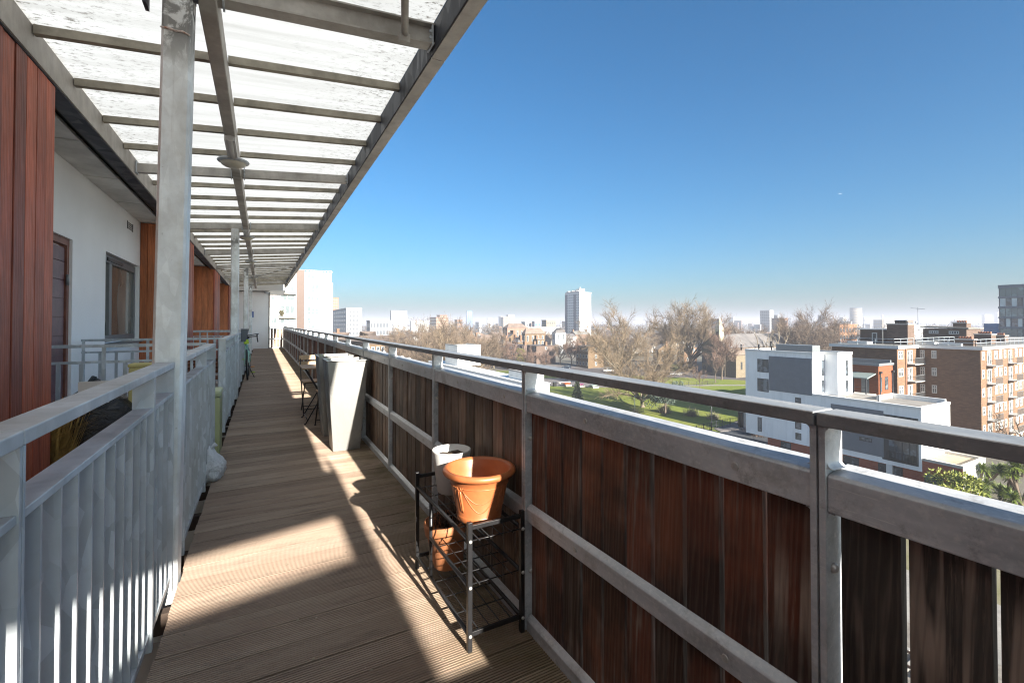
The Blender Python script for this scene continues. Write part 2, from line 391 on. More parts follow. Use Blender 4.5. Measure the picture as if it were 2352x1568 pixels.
# ---- deck: grooved boards running across the walkway, every groove modelled
b = MB(); y = -4.5; pitch = .149; ng = 12
while y < 25.9:
    w = .145; p = w / ng; x0, x1 = -.352, .985
    jit = R.uniform(-.004, .004); zt = R.uniform(-.0012, .0012)
    prof = []
    for k in range(ng):
        prof += [(y + p * k + .0005, zt), (y + p * k + p * .56, zt), (y + p * k + p * .66, zt - .0042), (y + p * k + p * .92, zt - .0042)]
    prof.append((y + w, zt))
    vs = [(x0 + jit, yy, zz) for yy, zz in prof] + [(x1, yy, zz) for yy, zz in prof]; n = len(prof)
    fs = [(i, i + n, i + 1 + n, i + 1) for i in range(n - 1)]
    vs += [(x0 + jit, y, -.03), (x0 + jit, y + w, -.03), (x1, y, -.03), (x1, y + w, -.03)]
    fs += [(2 * n, 0, n, 2 * n + 2), (2 * n + 1, 2 * n + 3, 2 * n - 1, n - 1), tuple([2 * n + 1] + list(range(n - 1, -1, -1)) + [2 * n])]
    b.add(vs, fs); y += pitch
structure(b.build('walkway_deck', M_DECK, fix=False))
b = MB(); b.box(-.62, 1.0, -4.6, 25.95, -.42, -.25); b.box(-1.74, -.62, 2.6, 25.9, -.42, -.22)
b.box(-1.72, -.44, 4.92, 6.55, -.22, -.002); b.box(-1.72, -.44, 11.6, 13.2, -.22, -.002); b.box(-1.72, -.44, 18.3, 19.9, -.22, -.002)
b.box(-1.72, -.62, 3.2, 4.92, -.22, -.002); b.box(-1.72, -.62, 6.55, 9.3, -.22, -.002)
structure(b.build('walkway_slab', M_CONC))
b = MB()
for yy in np.arange(-4, 26, .6): b.box(-.6, .97, yy, yy + .05, -.13, -.035)
b.box(-.34, -.28, -4.5, 25.8, -.25, -.135); structure(b.build('deck_joists', plain('joist_timber', (.06, .04, .03), .9)))

# ---- right balustrade ------------------------------------------------------
def wood_variant(name, cols, black, weather): return wood(name, cols, .62, black=black, weather=weather)
BR = wood_variant('boards_reddish', ['#8f5039', '#6a3b2a', '#9f5a3d', '#553327', '#a56545', '#75452f', '#85523c'], .78, .95)
BG = wood_variant('boards_greyed', ['#75604f', '#856853', '#574a40', '#91745e', '#66503f', '#7d614f'], .62, .95)
BK = wood_variant('boards_blackened', ['#4d4742', '#3d3936', '#5a524b', '#433c37'], .65, 1.0)
rail = thing('balcony_railing', 'long balcony railing of dark timber boards in weathered grey steel frames', 'railing', (1.0, .509, 0))
PY = [.509 + 1.172 * k for k in range(-4, 22)]
def fillet(b, x0, x1, y, z, sy, sz, r=.013):
    pts = [(y, z)] + [(y + sy * r * (1 - math.sin(t)), z + sz * r * (1 - math.cos(t))) for t in [math.pi / 2 * i / 5 for i in range(6)]]
    b.prism(pts, 'X', x0, x1)
for k, y0 in enumerate(PY):
    kk = k - 4; y1 = min(y0 + 1.172, Y_END + .18); near = -2 <= kk <= 6; bv = .0025 if near else 0
    a, c = y0 + .0025, y1 - .0025
    b = MB(); b.box(.972, 1.046, a, c, 1.084, 1.112); b.build('handrail', M_HAND, rail, bv)
    b = MB()
    for q, (ya, yb) in enumerate(((a, a + .012), (c - .012, c))):
        bb = MB(); bb.box(.980, 1.044, ya, yb, -.02, 1.0835)
        if near:
            sy = 1 if q == 0 else -1; ye = yb if q == 0 else ya
            fillet(bb, .982, 1.042, ye, 1.0835, sy, -1); fillet(bb, .987, 1.040, ye, 1.0005, sy, 1); fillet(bb, .987, 1.030, ye, .9125, sy, -1)
        bb.build('post', M_RAIL, rail, bv if False else 0)
    a += .0125; c -= .0125
    b = MB(); b.prism([(.985, .914), (.985, .984), (.992, .990), (1.062, 1.0), (1.062, .95), (1.004, .95), (1.004, .914)], 'Y', a, c); b.build('top_rail', M_RAIL, rail, bv)
    b = MB(); b.prism([(.985, .453), (.985, .506), (.990, .511), (1.008, .524), (1.008, .453)], 'Y', a, c); b.build('mid_rail', M_RAIL, rail, bv)
    b = MB(); b.prism([(.985, -.015), (.985, .042), (.990, .047), (1.008, .062), (1.008, -.015)], 'Y', a, c); b.build('bottom_rail', M_RAIL, rail, bv)
    b = MB(); nb = 10; step = (c - a) / nb
    for i in range(nb):
        g0, g1 = R.uniform(.0055, .0085), R.uniform(.0055, .0085); xo = R.uniform(-.003, .003)
        if kk in (-1, -2): g0 *= .68; g1 *= .68
        if kk == -1 and i == nb - 1: g1 = .012
        if kk == 0 and i == 0: g0 = .004
        ya, yb = a + i * step + g0, a + (i + 1) * step - g1
        b.box(1.0105 + xo, 1.034 + xo, ya, yb, .015 + R.uniform(0, .01), .948)
    b.build('board_panel', BK if kk in (-1, -2) else BR if kk in (0, 4, 9, 12) else BG if kk in (2, 3, 6) else R.choice((BR, BG)) if kk != 1 else BG, rail, .0015 if near else 0)
    if -2 <= kk <= 5:
        for (yy, zz) in ((a + .17, .95), (a + .74, .95), (a + .2, .482), (a + .80, .482)):
            bb = MB(); bb.tube([(.9855, yy, zz), (.982, yy, zz)], [.0095, .0088], 16)
            bb.box(.9812, .9819, yy - .005, yy + .005, zz - .0013, zz + .0013); bb.box(.9812, .9819, yy - .0013, yy + .0013, zz - .005, zz + .005)
            bb.build('screw', M_SCREW, rail)
        for zz in (.80, .24):
            for ye in (y0 + .0024, y1 - .0146):
                bb = MB(); bb.tube([(1.006, ye, zz), (1.006, ye - .004, zz), (1.006, ye - .008, zz), (1.006, ye - .0095, zz)], [.0105, .010, .0065, .002], 14); bb.build('bolt', M_SCREW, rail)

# end fence across the walkway
ef = thing('end_fence', 'short sunlit fence of brown boards and pale steel closing the end of the walkway', 'fence', (.7, 25.92, 0))
b = MB(); b.box(.34, .97, 25.90, 25.95, .97, 1.02); b.build('top_rail', M_WPAINT, ef)
b = MB(); b.box(.34, .97, 25.90, 25.95, .44, .50); b.build('mid_rail', M_WPAINT, ef)
b = MB(); b.box(.34, .97, 25.90, 25.95, 0, .05); b.build('bottom_rail', M_WPAINT, ef)
for xx in (.34, .95): b = MB(); b.box(xx, xx + .03, 25.895, 25.955, 0, 1.1); b.build('post', M_WPAINT, ef)
b = MB()
for i in range(4): b.box(.39 + i * .145, .39 + i * .145 + .115, 25.96, 25.98, .02, 1.0)
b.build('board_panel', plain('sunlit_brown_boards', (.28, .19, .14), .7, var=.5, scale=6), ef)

# ---- left metal railings ---------------------------------------------------
XL0, XL1 = -.435, -.372
def bar_railing(name, label, ya, yb, posts, near=False, group=None):
    t = thing(name, label, 'railing', ((XL0 + XL1) / 2, ya, 0), group)
    bv = .002 if near else 0
    edges = [ya] + [p for p in posts] + [yb]
    for i in range(len(edges) - 1):
        a, c = edges[i] + (.002 if i else 0), edges[i + 1] - (.002 if i < len(edges) - 2 else 0)
        b = MB(); b.box(XL0 - .005, XL1 + .005, a, c, 1.072, 1.10); b.build('handrail', M_GALVT, t, .003 if near else 0)
        b = MB(); b.box(XL0, XL1, a + .008, c - .008, .938, .955); b.build('second_rail', M_GALVT, t, bv)
        b = MB(); b.box(XL0 + .006, XL1 - .004, a + .008, c - .008, .05, .075); b.build('bottom_rail', M_GALV, t)
        for yy in (a, c - .010):
            b = MB(); b.box(XL0 - .003, XL1 + .003, yy, yy + .010, .0, 1.0715); b.build('post', M_GALV, t)
        n = max(1, round((c - a) / .1035))
        for j in range(1, n):
            yy = a + (c - a) * j / n
            b = MB(); b.box(XL0 + .008, XL1 - .004, yy - .004, yy + .004, .0755, .9375); b.build('baluster', M_GALV, t)
    return t
bar_railing('metal_railing', 'galvanised flat bar railing closest to the camera, ending at the first steel column', -2.305, 2.725, (-1.16, -.017, 1.127, 2.27), True)
bar_railing('metal_railing', 'galvanised bar railing between first steel column and the sage green box', 2.96, 4.98, (3.12, 4.2), True)
bar_railing('metal_railing', 'galvanised bar railing that starts behind the sage green box, bicycles beyond it', 6.35, 9.45, (7.4, 8.4))
bar_railing('metal_railing', 'galvanised bar railing beside which the two bicycles lean', 9.68, 11.65, (10.7,))
bar_railing('metal_railing', 'galvanised bar railing farthest along the walkway behind the bicycles', 13.15, 16.1, (14.2, 15.2))
def cross_railing(yy, label, x1=-.44):
    t = thing('entrance_railing', label, 'railing', (-1.1, yy, 0))
    b = MB(); b.box(-1.715, x1, yy - .02, yy + .02, 1.085, 1.11); b.build('handrail', M_GALV, t)
    b = MB(); b.box(-1.715, x1, yy - .012, yy + .012, .955, .975); b.build('second_rail', M_GALV, t)
    b = MB(); b.box(-1.715, x1, yy - .012, yy + .012, .06, .08); b.build('bottom_rail', M_GALV, t)
    n = 9
    for j in range(n + 1):
        xx = -1.70 + (x1 + 1.69) * j / n
        top = 1.084 if j in (0, 4, n) else .954
        b = MB(); b.box(xx - .013, xx + .013, yy - .006, yy + .006, .0, top); b.build('baluster', M_GALV, t)
    return t
cross_railing(4.94, 'thin bar railing across the front of the plum door')
cross_railing(6.60, 'thin bar railing below the window, past the plum door')
cross_railing(11.65, 'thin bar railing crossing behind the second steel column')
cross_railing(13.15, 'thin bar railing against the third timber clad projection')

# unseen boarded blocker added behind the viewpoint (its shadow ends the strip of sun beside the rack)
gt_ = thing('sun_blocker', 'unseen low boarded sun blocker added behind the camera', 'light blocker', (.6, -1.0, 0))
b = MB()
for i in range(6): b.box(.32 + i * .108, .32 + i * .108 + .104, -1.02, -1.0, .03, 1.02)
b.build('board_panel', BK, gt_); b = MB(); b.box(.30, .97, -1.05, -1.021, .90, 1.04); b.build('blocker_frame', M_RAIL, gt_)

# ---- canopy ---------------------------------------------------------------
can = thing('walkway_canopy', 'sloping translucent canopy on galvanised steel beams over the walkway', 'canopy', (0, 2.86, 3.0))
for k, yb in enumerate(BEAM_Y):
    if yb < -9 or yb > 26: continue
    b = MB()
    def slab(x0, x1, ya, yc, o0, o1):
        b.hexa([(x0, ya, zb(x0) + o0), (x1, ya, zb(x1) + o0), (x1, yc, zb(x1) + o0), (x0, yc, zb(x0) + o0)],
               [(x0, ya, zb(x0) + o1), (x1, ya, zb(x1) + o1), (x1, yc, zb(x1) + o1), (x0, yc, zb(x0) + o1)])
    if abs(yb - 2.86) < .1:        # the first one in view is an I-section
        slab(-1.19, .974, yb - .045, yb + .045, 0, .010); slab(-1.19, .974, yb - .005, yb + .005, .010, .125); slab(-1.19, .974, yb - .045, yb + .045, .125, .135)
    else:
        slab(-1.19, .974, yb - .035, yb + .035, 0, .095)
    b.build('beam', M_CANOPY, can)
    for xx in (-1.188, -.325, -.195, .955):
        b = MB(); b.box(xx, xx + .010, yb - .052, yb + .052, zb(xx) - .012, zb(xx) + .12); b.build('end_plate', M_GALV, can)
    for xx in (-.20, .93):
        for dz in (.03, .07):
            if 0 < yb < 12: b = MB(); b.tube([(xx + .012, yb - .050, zb(xx) + dz), (xx + .012, yb - .064, zb(xx) + dz)], .009, 6); b.build('bolt', M_GALV, can)
pur = [2.86 + .17 + .67 * k for k in range(-18, 35)]
for yy in pur:
    if -5.55 < yy < -4.90: continue
    b = MB()
    for x0, x1 in ((-1.19, -.305), (-.215, .974)):
        b.hexa([(x0, yy - .022, zp(x0) - .055), (x1, yy - .022, zp(x1) - .055), (x1, yy + .022, zp(x1) - .055), (x0, yy + .022, zp(x0) - .055)],
               [(x0, yy - .022, zp(x0) - .002), (x1, yy - .022, zp(x1) - .002), (x1, yy + .022, zp(x1) - .002), (x0, yy + .022, zp(x0) - .002)])
    b.build('purlin', plain('weathered_purlin', (.36, .33, .265), .7, .1, var=.45, scale=7), can)
b = MB(); b.box(-.302, -.218, -9, Y_END - .3, 2.948, 3.115); b.build('spine_beam', M_CANOPY, can, .006)
b = MB(); b.box(1.074, 1.165, -9, -3.4, 3.056, 3.066); b.box(1.155, 1.165, -9, -3.4, 3.066, 3.30); b.build('edge_fascia', M_FASCIA, can)  # unseen stretch set further out, shaped to move the edge shadow on deck
segs = [(-3.399, 2.9), (2.906, 9.6), (9.606, 16.3), (16.306, Y_END - .3)]
for a, c in segs:
    b = MB(); b.box(.984, 1.075, a, c, 3.056, 3.066); b.box(1.065, 1.075, a, c, 3.066, 3.30); b.build('edge_fascia', M_FASCIA, can)
b = MB(); b.box(.974, .9835, -3.4, Y_END - .3, 3.062, 3.262); b.box(1.064, 1.0735, -9, -3.4, 3.062, 3.262); b.build('edge_channel', M_DARK, can)
b = MB(); b.box(-1.205, -1.195, -9, Y_END - .3, 2.862, 3.06); b.build('wall_channel_web', M_FASCIA, can)
b = MB(); b.box(-1.31, -1.206, -9, Y_END - .3, 2.852, 2.862); b.box(-1.32, -1.31, -9, Y_END - .3, 2.852, 3.02); b.build('wall_channel_flange', M_DARK, can)
# roof sheets (one gap further back lets a patch of sun through, as on the deck)
def sheet(x0, x1, ya, yc):
    b = MB(); b.hexa([(x0, ya, zp(x0)), (x1, ya, zp(x1)), (x1, yc, zp(x1)), (x0, yc, zp(x0))],
                     [(x0, ya, zp(x0) + .012), (x1, ya, zp(x1) + .012), (x1, yc, zp(x1) + .012), (x0, yc, zp(x0) + .012)])
    o = b.build('roof_sheet', M_POLY, can); o.data.materials.append(M_SKIN)
    for p in o.data.polygons: p.material_index = 0 if p.normal.z < -.5 else 1
HOLE = (-5.50, -4.93)
sheet(-1.30, 1.063, -9.5, HOLE[0]); sheet(-1.30, .02, HOLE[0] + .001, HOLE[1] - .001)
edges = [HOLE[1]] + [y for y in pur if y > HOLE[1] + .3] + [Y_END - .25]
for i in range(len(edges) - 1): sheet(-1.30, .973 if edges[i] > -3.5 else 1.063, edges[i] + .001, edges[i + 1] - .001)
# columns
def column(y, x, lean, ztop):
    b = MB(); w, d, ch = .062, .070, .012
    def ring(cx, z):
        return [(cx - w + ch, y - d, z), (cx + w - ch, y - d, z), (cx + w, y - d + ch, z), (cx + w, y + d - ch, z), (cx + w - ch, y + d, z), (cx - w + ch, y + d, z), (cx - w, y + d - ch, z), (cx - w, y - d + ch, z)]
    lo, hi = ring(x, -.3), ring(x + lean, ztop)
    b.add(lo + hi, [tuple(range(8))[::-1], tuple(range(8, 16))] + [(i, (i + 1) % 8, 8 + (i + 1) % 8, 8 + i) for i in range(8)])
    b.build('column', M_GALV_COL, can)
column(2.84, -.423, .045, 2.955)
b = MB()
for sx in (-1, 1): b.tube([(-.385 + sx * .06, 2.766, 2.735 - sx * .004), (-.385 + sx * .03, 2.7665, 2.742), (-.385, 2.767, 2.738)], [.004, .006, .005], 8)
b.build('weld_seam', plain('weld_zinc', (.75, .73, .70), .5, .2, var=.4, scale=60, c2=(.30, .12, .07)), can)
for yy, xx in ((9.56, -.425), (16.26, -.432), (22.96, -.43)): column(yy, xx, .0, zb(xx) - .001)
b = MB()
for sx in (-.515, -.325):
    b.box(sx - .008, sx + .008, 2.80, 2.88, 2.86, 2.99)
    b.tube([(sx - .03, 2.79, 2.93), (sx + .03, 2.79, 2.93)], .014, 6)
b.build('cap_bracket', M_DARK, can)
# bracing tubes
p0 = at(930, 78, 2.75); p1 = at(930, -75, 2.30)
b = MB(); b.tube([p0, p1], .021, 14); q = np.array(p0); b.box(q[0] - .03, q[0] + .03, q[1] - .01, q[1] + .035, q[2] - .05, q[2] + .0); b.build('brace', M_CANOPY, can)
for (xa, ya, xb, yc) in ((-.2, 19.7, .93, 16.4), (-.2, 19.5, .93, 22.8), (-.3, 19.7, -1.15, 16.4), (-.3, 19.5, -1.15, 22.8)):
    b = MB(); b.tube([(xa, ya, zb(xa) + .03), (xb, yc, zb(xb) + .03)], .02, 10); b.build('brace', M_CANOPY, can)
# end roof slab beyond the walkway belongs to the house (below)

# ---- lamps on the spine
def lamp(y, label):
    t = thing('ceiling_lamp', label, 'lamp', (-.26, y, 2.94), 'round lamps under the canopy')
    b = MB(); b.lathe([(.0, 2.925), (.135, 2.922), (.142, 2.912), (.138, 2.904), (.118, 2.893), (.112, 2.893)], (-.26, y, 0), 40); b.build('lamp_rim', M_GALV, t)
    b = MB(); b.lathe([(.112, 2.893), (.104, 2.876), (.078, 2.860), (.04, 2.852), (.0001, 2.850)], (-.26, y, 0), 40); b.build('diffuser', plain('lamp_diffuser', (.55, .53, .45), .35, var=.15), t)
    b = MB(); b.box(-.302, -.218, y - .62, y - .12, 2.905, 2.9475); b.tube([(-.26, y - .64, 2.925), (-.26, y - .10, 2.925)], .030, 14); b.build('gear_box', plain('lamp_gear_grey', (.5, .5, .49), .4, var=.2), t)
    b = MB(); b.tube([(-.26, y, 2.924), (-.26, y, 2.9475)], .05, 16); b.build('lamp_mount', M_GALV, t)
for yy, l in ((5.35, 'round lamp under the canopy, the one before the window'), (9.95, 'round lamp under the canopy just past the second column'),
              (13.9, 'third round lamp along the canopy spine'), (18.8, 'farthest round lamp along the canopy spine')): lamp(yy, l)

# ---- own house: clad projections, rendered walls, soffit, doors, windows
own = thing('apartment_house', 'house front with cedar clad projections and white rendered walls beside the walkway', 'house', (-1.75, 3, 0))
b = MB(); XWALL = -1.75
b.box(XWALL - .25, XWALL, -4, 5.42, -.4, 2.93); b.box(XWALL - .25, XWALL, 5.42, 6.42, 2.16, 2.93); b.box(XWALL - .25, XWALL, 6.42, 7.58, -.4, 2.93)
b.box(XWALL - .25, XWALL, 7.58, 9.42, -.4, 1.0); b.box(XWALL - .25, XWALL, 7.58, 9.42, 2.205, 2.93); b.box(XWALL - .25, XWALL, 9.42, 26.2, -.4, 2.93)
b.build('wall', M_RENDER, own)
b = MB(); b.box(-1.75, -1.44, -4, 26, 2.931, 2.95)
for yy in np.arange(-3.3, 26, 1.25): b.box(-1.75, -1.44, yy, yy + .012, 2.922, 2.9305)
b.box(-1.45, -1.44, -4, 26, 2.921, 2.9305)
b.build('soffit', plain('soffit_board', (.72, .71, .68), .8, var=.35, scale=2.5), own)
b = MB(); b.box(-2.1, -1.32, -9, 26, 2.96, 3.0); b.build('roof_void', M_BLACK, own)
def cladding(ya, yb, mface, mside, ztop=2.85):
    b = MB(); y = yb; 
    while y > ya + .02:
        w = min(.139, y - ya); xo = R.uniform(-.004, .004)
        b.box(-1.24 + xo, -1.212 + xo, y - w + .007, y, -.35, ztop); y -= w
    b.box(-1.26, -1.245, ya, yb, -.35, ztop - .01)
    b.build('cladding_face', mface, own, .002)
    b = MB(); x = -1.248
    while x > -1.74:
        w = min(.135, x + 1.75); b.box(x - w + .006, x, ya - .022 , ya, -.35, ztop + .07); x -= w
    b.box(-1.75, -1.27, ya + .004, yb - .004, -.35, ztop + .06)
    b.build('cladding_return', mside, own, .002)
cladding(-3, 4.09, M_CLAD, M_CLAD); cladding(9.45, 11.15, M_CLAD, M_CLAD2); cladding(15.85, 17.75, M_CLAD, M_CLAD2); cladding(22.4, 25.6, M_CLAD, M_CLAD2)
# plum front door with boarded leaf
d = MB()
z = .02
while z < 2.06:
    d.box(-1.835, -1.79, 5.52, 6.34, z, min(2.06, z + .19) - .006); z += .19
d.box(-1.84, -1.80, 5.5, 6.36, 0.0, 2.07)
door = d.build('door', plain('plum_door_paint', (.155, .072, .082), .45, var=.35, scale=8, bump=.3, bscale=30), own, .002)
b = MB(); b.box(-1.84, -1.775, 5.42, 5.50, 0, 2.16); b.box(-1.84, -1.775, 6.36, 6.42, 0, 2.16); b.box(-1.84, -1.775, 5.5, 6.36, 2.09, 2.16); b.build('frame', plain('door_frame_wood', (.24, .10, .07), .55, var=.4, scale=9), door)
b = MB(); b.box(-1.789, -1.787, 5.62, 5.82, 1.36, 1.60); b.build('paper_notice', plain('paper_notice', (.8, .8, .79), .8, var=.04), door)
b = MB(); b.tube([(-1.79, 5.63, 1.05), (-1.74, 5.63, 1.05)], .012, 10); b.tube([(-1.745, 5.63, 1.05), (-1.745, 5.75, 1.05)], .010, 10); b.build('handle', M_SCREW, door)
for zz in (1.68, .42):
    b = MB(); b.tube([(-1.77, 6.36, zz), (-1.77, 6.36, zz + .11)], .014, 10); b.build('hinge', M_AGREY, door)
b = MB(); fy0, fy1, fz0, fz1 = 7.60, 9.40, 1.03, 2.19
for (ya, yb, za, zc) in ((fy0, fy1, fz1 - .10, fz1), (fy0, fy1, fz0, fz0 + .09), (fy0, fy0 + .07, fz0 + .09, fz1 - .1), (fy1 - .07, fy1, fz0 + .09, fz1 - .1), (7.98, 8.10, fz0 + .09, fz1 - .1)):
    b.box(-1.87, -1.80, ya, yb, za, zc)
wn = b.build('window', M_AGREY, own, .003)
b = MB(); b.box(-1.845, -1.835, fy0 + .05, fy1 - .05, fz0 + .05, fz1 - .05)
gw = NT('flat_window_glass', .05, 0, .9); vv = gw.coord((1, 1, .5)); gw.col(gw.mix(gw.rng(gw.noise(vv, 1.4, 2), .4, .62), (.12, .115, .095, 1), (.34, .33, .29, 1))); b.build('pane', gw.m, wn)
b = MB(); b.box(-1.86, -1.70, 7.58, 9.42, .985, 1.012); b.build('sill', M_AGREY, wn)
b = MB(); b.box(-1.80, -1.785, 7.85, 8.6, fz1 - .075, fz1 - .03); b.build('trickle_vent', M_FRAME, wn)
b = MB()
for i in range(4): b.box(-1.749, -1.742, 8.62, 8.92, 2.69 + i * .028, 2.70 + i * .028)
b.box(-1.749, -1.744, 8.60, 8.62, 2.68, 2.80); b.box(-1.749, -1.744, 8.92, 8.94, 2.68, 2.80)
b.build('vent_grille', M_FRAME, own)
# end wall and the white roof slab past the walkway
b = MB(); b.box(-1.75, .30, 26.0, 30, -.4, 2.83); b.build('end_wall', M_RENDER, own)
b = MB(); b.hexa([(-1.9, 25.75, 2.84), (1.07, 25.75, 2.90), (1.07, 30, 2.90), (-1.9, 30, 2.84)], [(-1.9, 25.75, 3.05), (1.10, 25.75, 3.30), (1.10, 30, 3.30), (-1.9, 30, 3.05)]); b.build('end_roof', M_WPAINT, own)
b = MB(); b.box(.30, .36, 25.98, 26.04, -.3, 2.83); b.build('corner_trim', M_AGREY, own)
b = MB(); b.box(-.42, -.35, 25.985, 25.999, 1.55, 1.85); b.build('wall_sign', plain('blue_sign', (.03, .10, .38), .5), own)
b = MB(); b.lathe([(.10, 2.83), (.10, 2.78), (.06, 2.75), (.001, 2.745)], (.2, 25.9, 0), 20); b.build('wall_lamp', M_GALV, own)
b = MB(); b.box(-2.0, .9, -6, 26, -18.7, -.43); b.box(-2.0, .3, 26, 30, -18.7, -.41); b.build('lower_storeys', M_RENDER, own)

# ================================================================== THINGS ON THE DECK
# tall zinc planters
M_ZINC = NT('brushed_zinc', .36, .75); _v = M_ZINC.coord((1, 1, .6)); _n = M_ZINC.noise(_v, 4.5, 6, .65, .6); _n2 = M_ZINC.noise(M_ZINC.coord((1, 1, 7)), 30, 3, .6)
M_ZINC.col(M_ZINC.mix(M_ZINC.rng(_n, .35, .7), (.40, .40, .39, 1), (.25, .248, .24, 1))); M_ZINC.rough(M_ZINC.rng(_n, .3, .7, .34, .52)); M_ZINC.bump(M_ZINC.math('ADD', _n, _n2), .10, .006); M_ZINC = M_ZINC.m
def planter(cx, cy, label, green):
    t = thing('tall_planter', label, 'planter', (cx, cy, 0), 'tall zinc planters by the railing')
    B, T, H, e, q = .130, .198, .915, .012, .188
    def ring(h, z): return [(cx - h, cy - h, z), (cx + h, cy - h, z), (cx + h, cy + h, z), (cx - h, cy + h, z)]
    b = MB(); vs = ring(B, 0) + ring(T - .004, H - .012) + ring(T + .004, H - .012) + ring(T + .004, H) + ring(T - e, H) + ring(T - e - .004, H - .05)
    fs = [(3, 2, 1, 0)]
    for k in range(5): fs += [(4 * k + i, 4 * k + (i + 1) % 4, 4 * k + 4 + (i + 1) % 4, 4 * k + 4 + i) for i in range(4)]
    b.add(vs, fs); b.build('pot_body', M_ZINC, t, .006)
    b = MB(); n = 9; h = T - e - .006
    g = [(cx - h + 2 * h * i / n, cy - h + 2 * h * j / n, H - .045 + R.uniform(-.008, .012)) for j in range(n + 1) for i in range(n + 1)]
    b.add(g, [(j * (n + 1) + i, j * (n + 1) + i + 1, (j + 1) * (n + 1) + i + 1, (j + 1) * (n + 1) + i) for j in range(n) for i in range(n)]); b.build('soil', M_SOIL, t)
    if green:
        b = MB()
        for _ in range(160):
            x, y = cx + R.uniform(-.15, .15), cy + R.uniform(-.15, .15); a = R.uniform(0, 6.28); l = R.uniform(.03, .07)
            dx, dy = math.cos(a) * l, math.sin(a) * l
            b.add([(x - dy * .15, y + dx * .15, H - .045), (x + dy * .15, y - dx * .15, H - .045), (x + dx * .6, y + dy * .6, H - .045 + l * .8)], [(0, 1, 2)])
        b.build('weeds', plain('young_weeds', (.16, .22, .03), .7, var=.4), t)
planter(.762, 4.985, 'tall tapering zinc planter nearer the camera, plain earth inside', False)
planter(.755, 5.70, 'tall tapering zinc planter behind the first, weeds sprouting inside', True)

# scraps of leaf and grit on the boards
b = MB()
for _ in range(150):
    x, y = R.uniform(-.3, .92), R.uniform(1.0, 9.0); a = R.uniform(0, 6.28); l = R.uniform(.003, .011); w = l * R.uniform(.3, .7)
    ca, sa = math.cos(a), math.sin(a); h = R.uniform(.0015, .004)
    b.add([(x - ca * l, y - sa * l, .0015), (x + sa * w, y - ca * w, .0015 + h), (x + ca * l, y + sa * l, .002), (x - sa * w, y + ca * w, .0015 + h * .6)], [(0, 1, 2, 3)])
tag(b.build('leaf_litter', plain('pale_scraps', (.34, .29, .21), .9, var=.6, scale=20), fix=False), kind='stuff')

# two-tier metal plant rack
rk = thing('plant_rack', 'black two-tier metal plant rack against the board railing', 'plant rack', (.85, 2.0, 0))
x0, x1, ya, yb = .724, .962, 1.664, 2.352
for (xx, yy) in ((x0, ya), (x1, ya), (x0, yb), (x1, yb)):
    b = MB(); b.box(xx - .0095, xx + .0095, yy - .0095, yy + .0095, 0, .504); b.build('leg', M_BLACK, rk, .002)
for yy in (ya, yb):
    for zz in (.482, .066): b = MB(); b.box(x0 + .010, x1 - .010, yy - .006, yy + .006, zz - .009, zz + .009); b.build('crossbar', M_BLACK, rk, .002)
for xx in (x0, x1):
    for zz in ((.430, .062) if xx == x0 else (.430, .250, .062)):
        b = MB(); b.tube([(xx, ya + .01, zz), (xx, yb - .01, zz)], .0085, 12); b.build('long_tube', M_BLACK, rk)
b = MB(); b.tube([(x0, ya + .01, .250), (x0, 2.13, .250)], .0085, 12); b.build('long_tube', M_BLACK, rk)
b = MB(); b.tube([(x0, 2.13, .062), (x0, 2.13, .430)], .0085, 12); b.build('upright_tube', M_BLACK, rk)
def shelf(z, yc):
    b = MB()
    for yy in np.linspace(ya + .02, yc, 6): b.tube([(x0, yy, z), (x1, yy, z)], .0026, 6)
    for xx in np.linspace(x0 + .045, x1 - .045, 4): b.tube([(xx, ya, z + .004), (xx, yc, z + .004)], .0026, 6)
    b.build('wire_shelf', M_BLACK, rk)
shelf(.418, yb); shelf(.246, 2.13); shelf(.060, yb)
for (xx, yy, zz) in [(x, y, z) for x in (x0, x1) for y in (ya,) for z in (.43, .25, .062)]:
    b = MB(); b.tube([(xx, yy - .0095, zz), (xx, yy - .0125, zz), (xx, yy - .0145, zz)], [.0075, .0065, .002], 12); b.build('screw', M_SCREW, rk)

M_TERRA = plain('orange_plastic', (.38, .118, .040), .45, var=.22, scale=14, bump=.05, bscale=200)
# big orange pot with moulded swags
cx, cy, z0 = .857, 1.862, .4265
pot = thing('orange_pot', 'large orange plastic flowerpot with moulded swags on top of the rack', 'flowerpot', (cx, cy, z0))
b = MB(); b.lathe([(.0001, z0), (.092, z0), (.097, z0 + .004), (.101, z0 + .024), (.100, z0 + .027), (.098, z0 + .030), (.128, z0 + .158), (.130, z0 + .178), (.134, z0 + .182), (.136, z0 + .190),
                   (.150, z0 + .194), (.160, z0 + .200), (.1635, z0 + .209), (.160, z0 + .219), (.150, z0 + .224), (.141, z0 + .2215), (.134, z0 + .212), (.126, z0 + .17), (.092, z0 + .05), (.0001, z0 + .05)], (cx, cy, 0), 64)
b.build('pot_body', M_TERRA, pot)
def on_wall(t, h, lift=.0):
    r = .098 + (h - .030) * (.030 / .128) + lift; return (cx + r * math.cos(t), cy + r * math.sin(t), z0 + h)
b = MB()
for q in range(4):
    tc = math.radians(-112 + 90 * q); 
    for dep in (.055, .095):
        b.tube([on_wall(tc + math.radians(a), .150 - dep * (1 - (a / 36) ** 2)) for a in range(-36, 37, 6)], .0022, 6)
    b.tube([on_wall(tc + math.radians(a), .160) for a in range(-38, 39, 4)], .0022, 6)
    for s in (-1, 1):
        b.tube([on_wall(tc + math.radians(s * 43), h) for h in (.155, .125, .095, .065, .050)], [.003, .006, .0045, .006, .002], 8)
        b.tube([on_wall(tc + math.radians(s * 36), .163), on_wall(tc + math.radians(s * 40), .150), on_wall(tc + math.radians(s * 47), .150), on_wall(tc + math.radians(s * 50), .163)], .0030, 6)
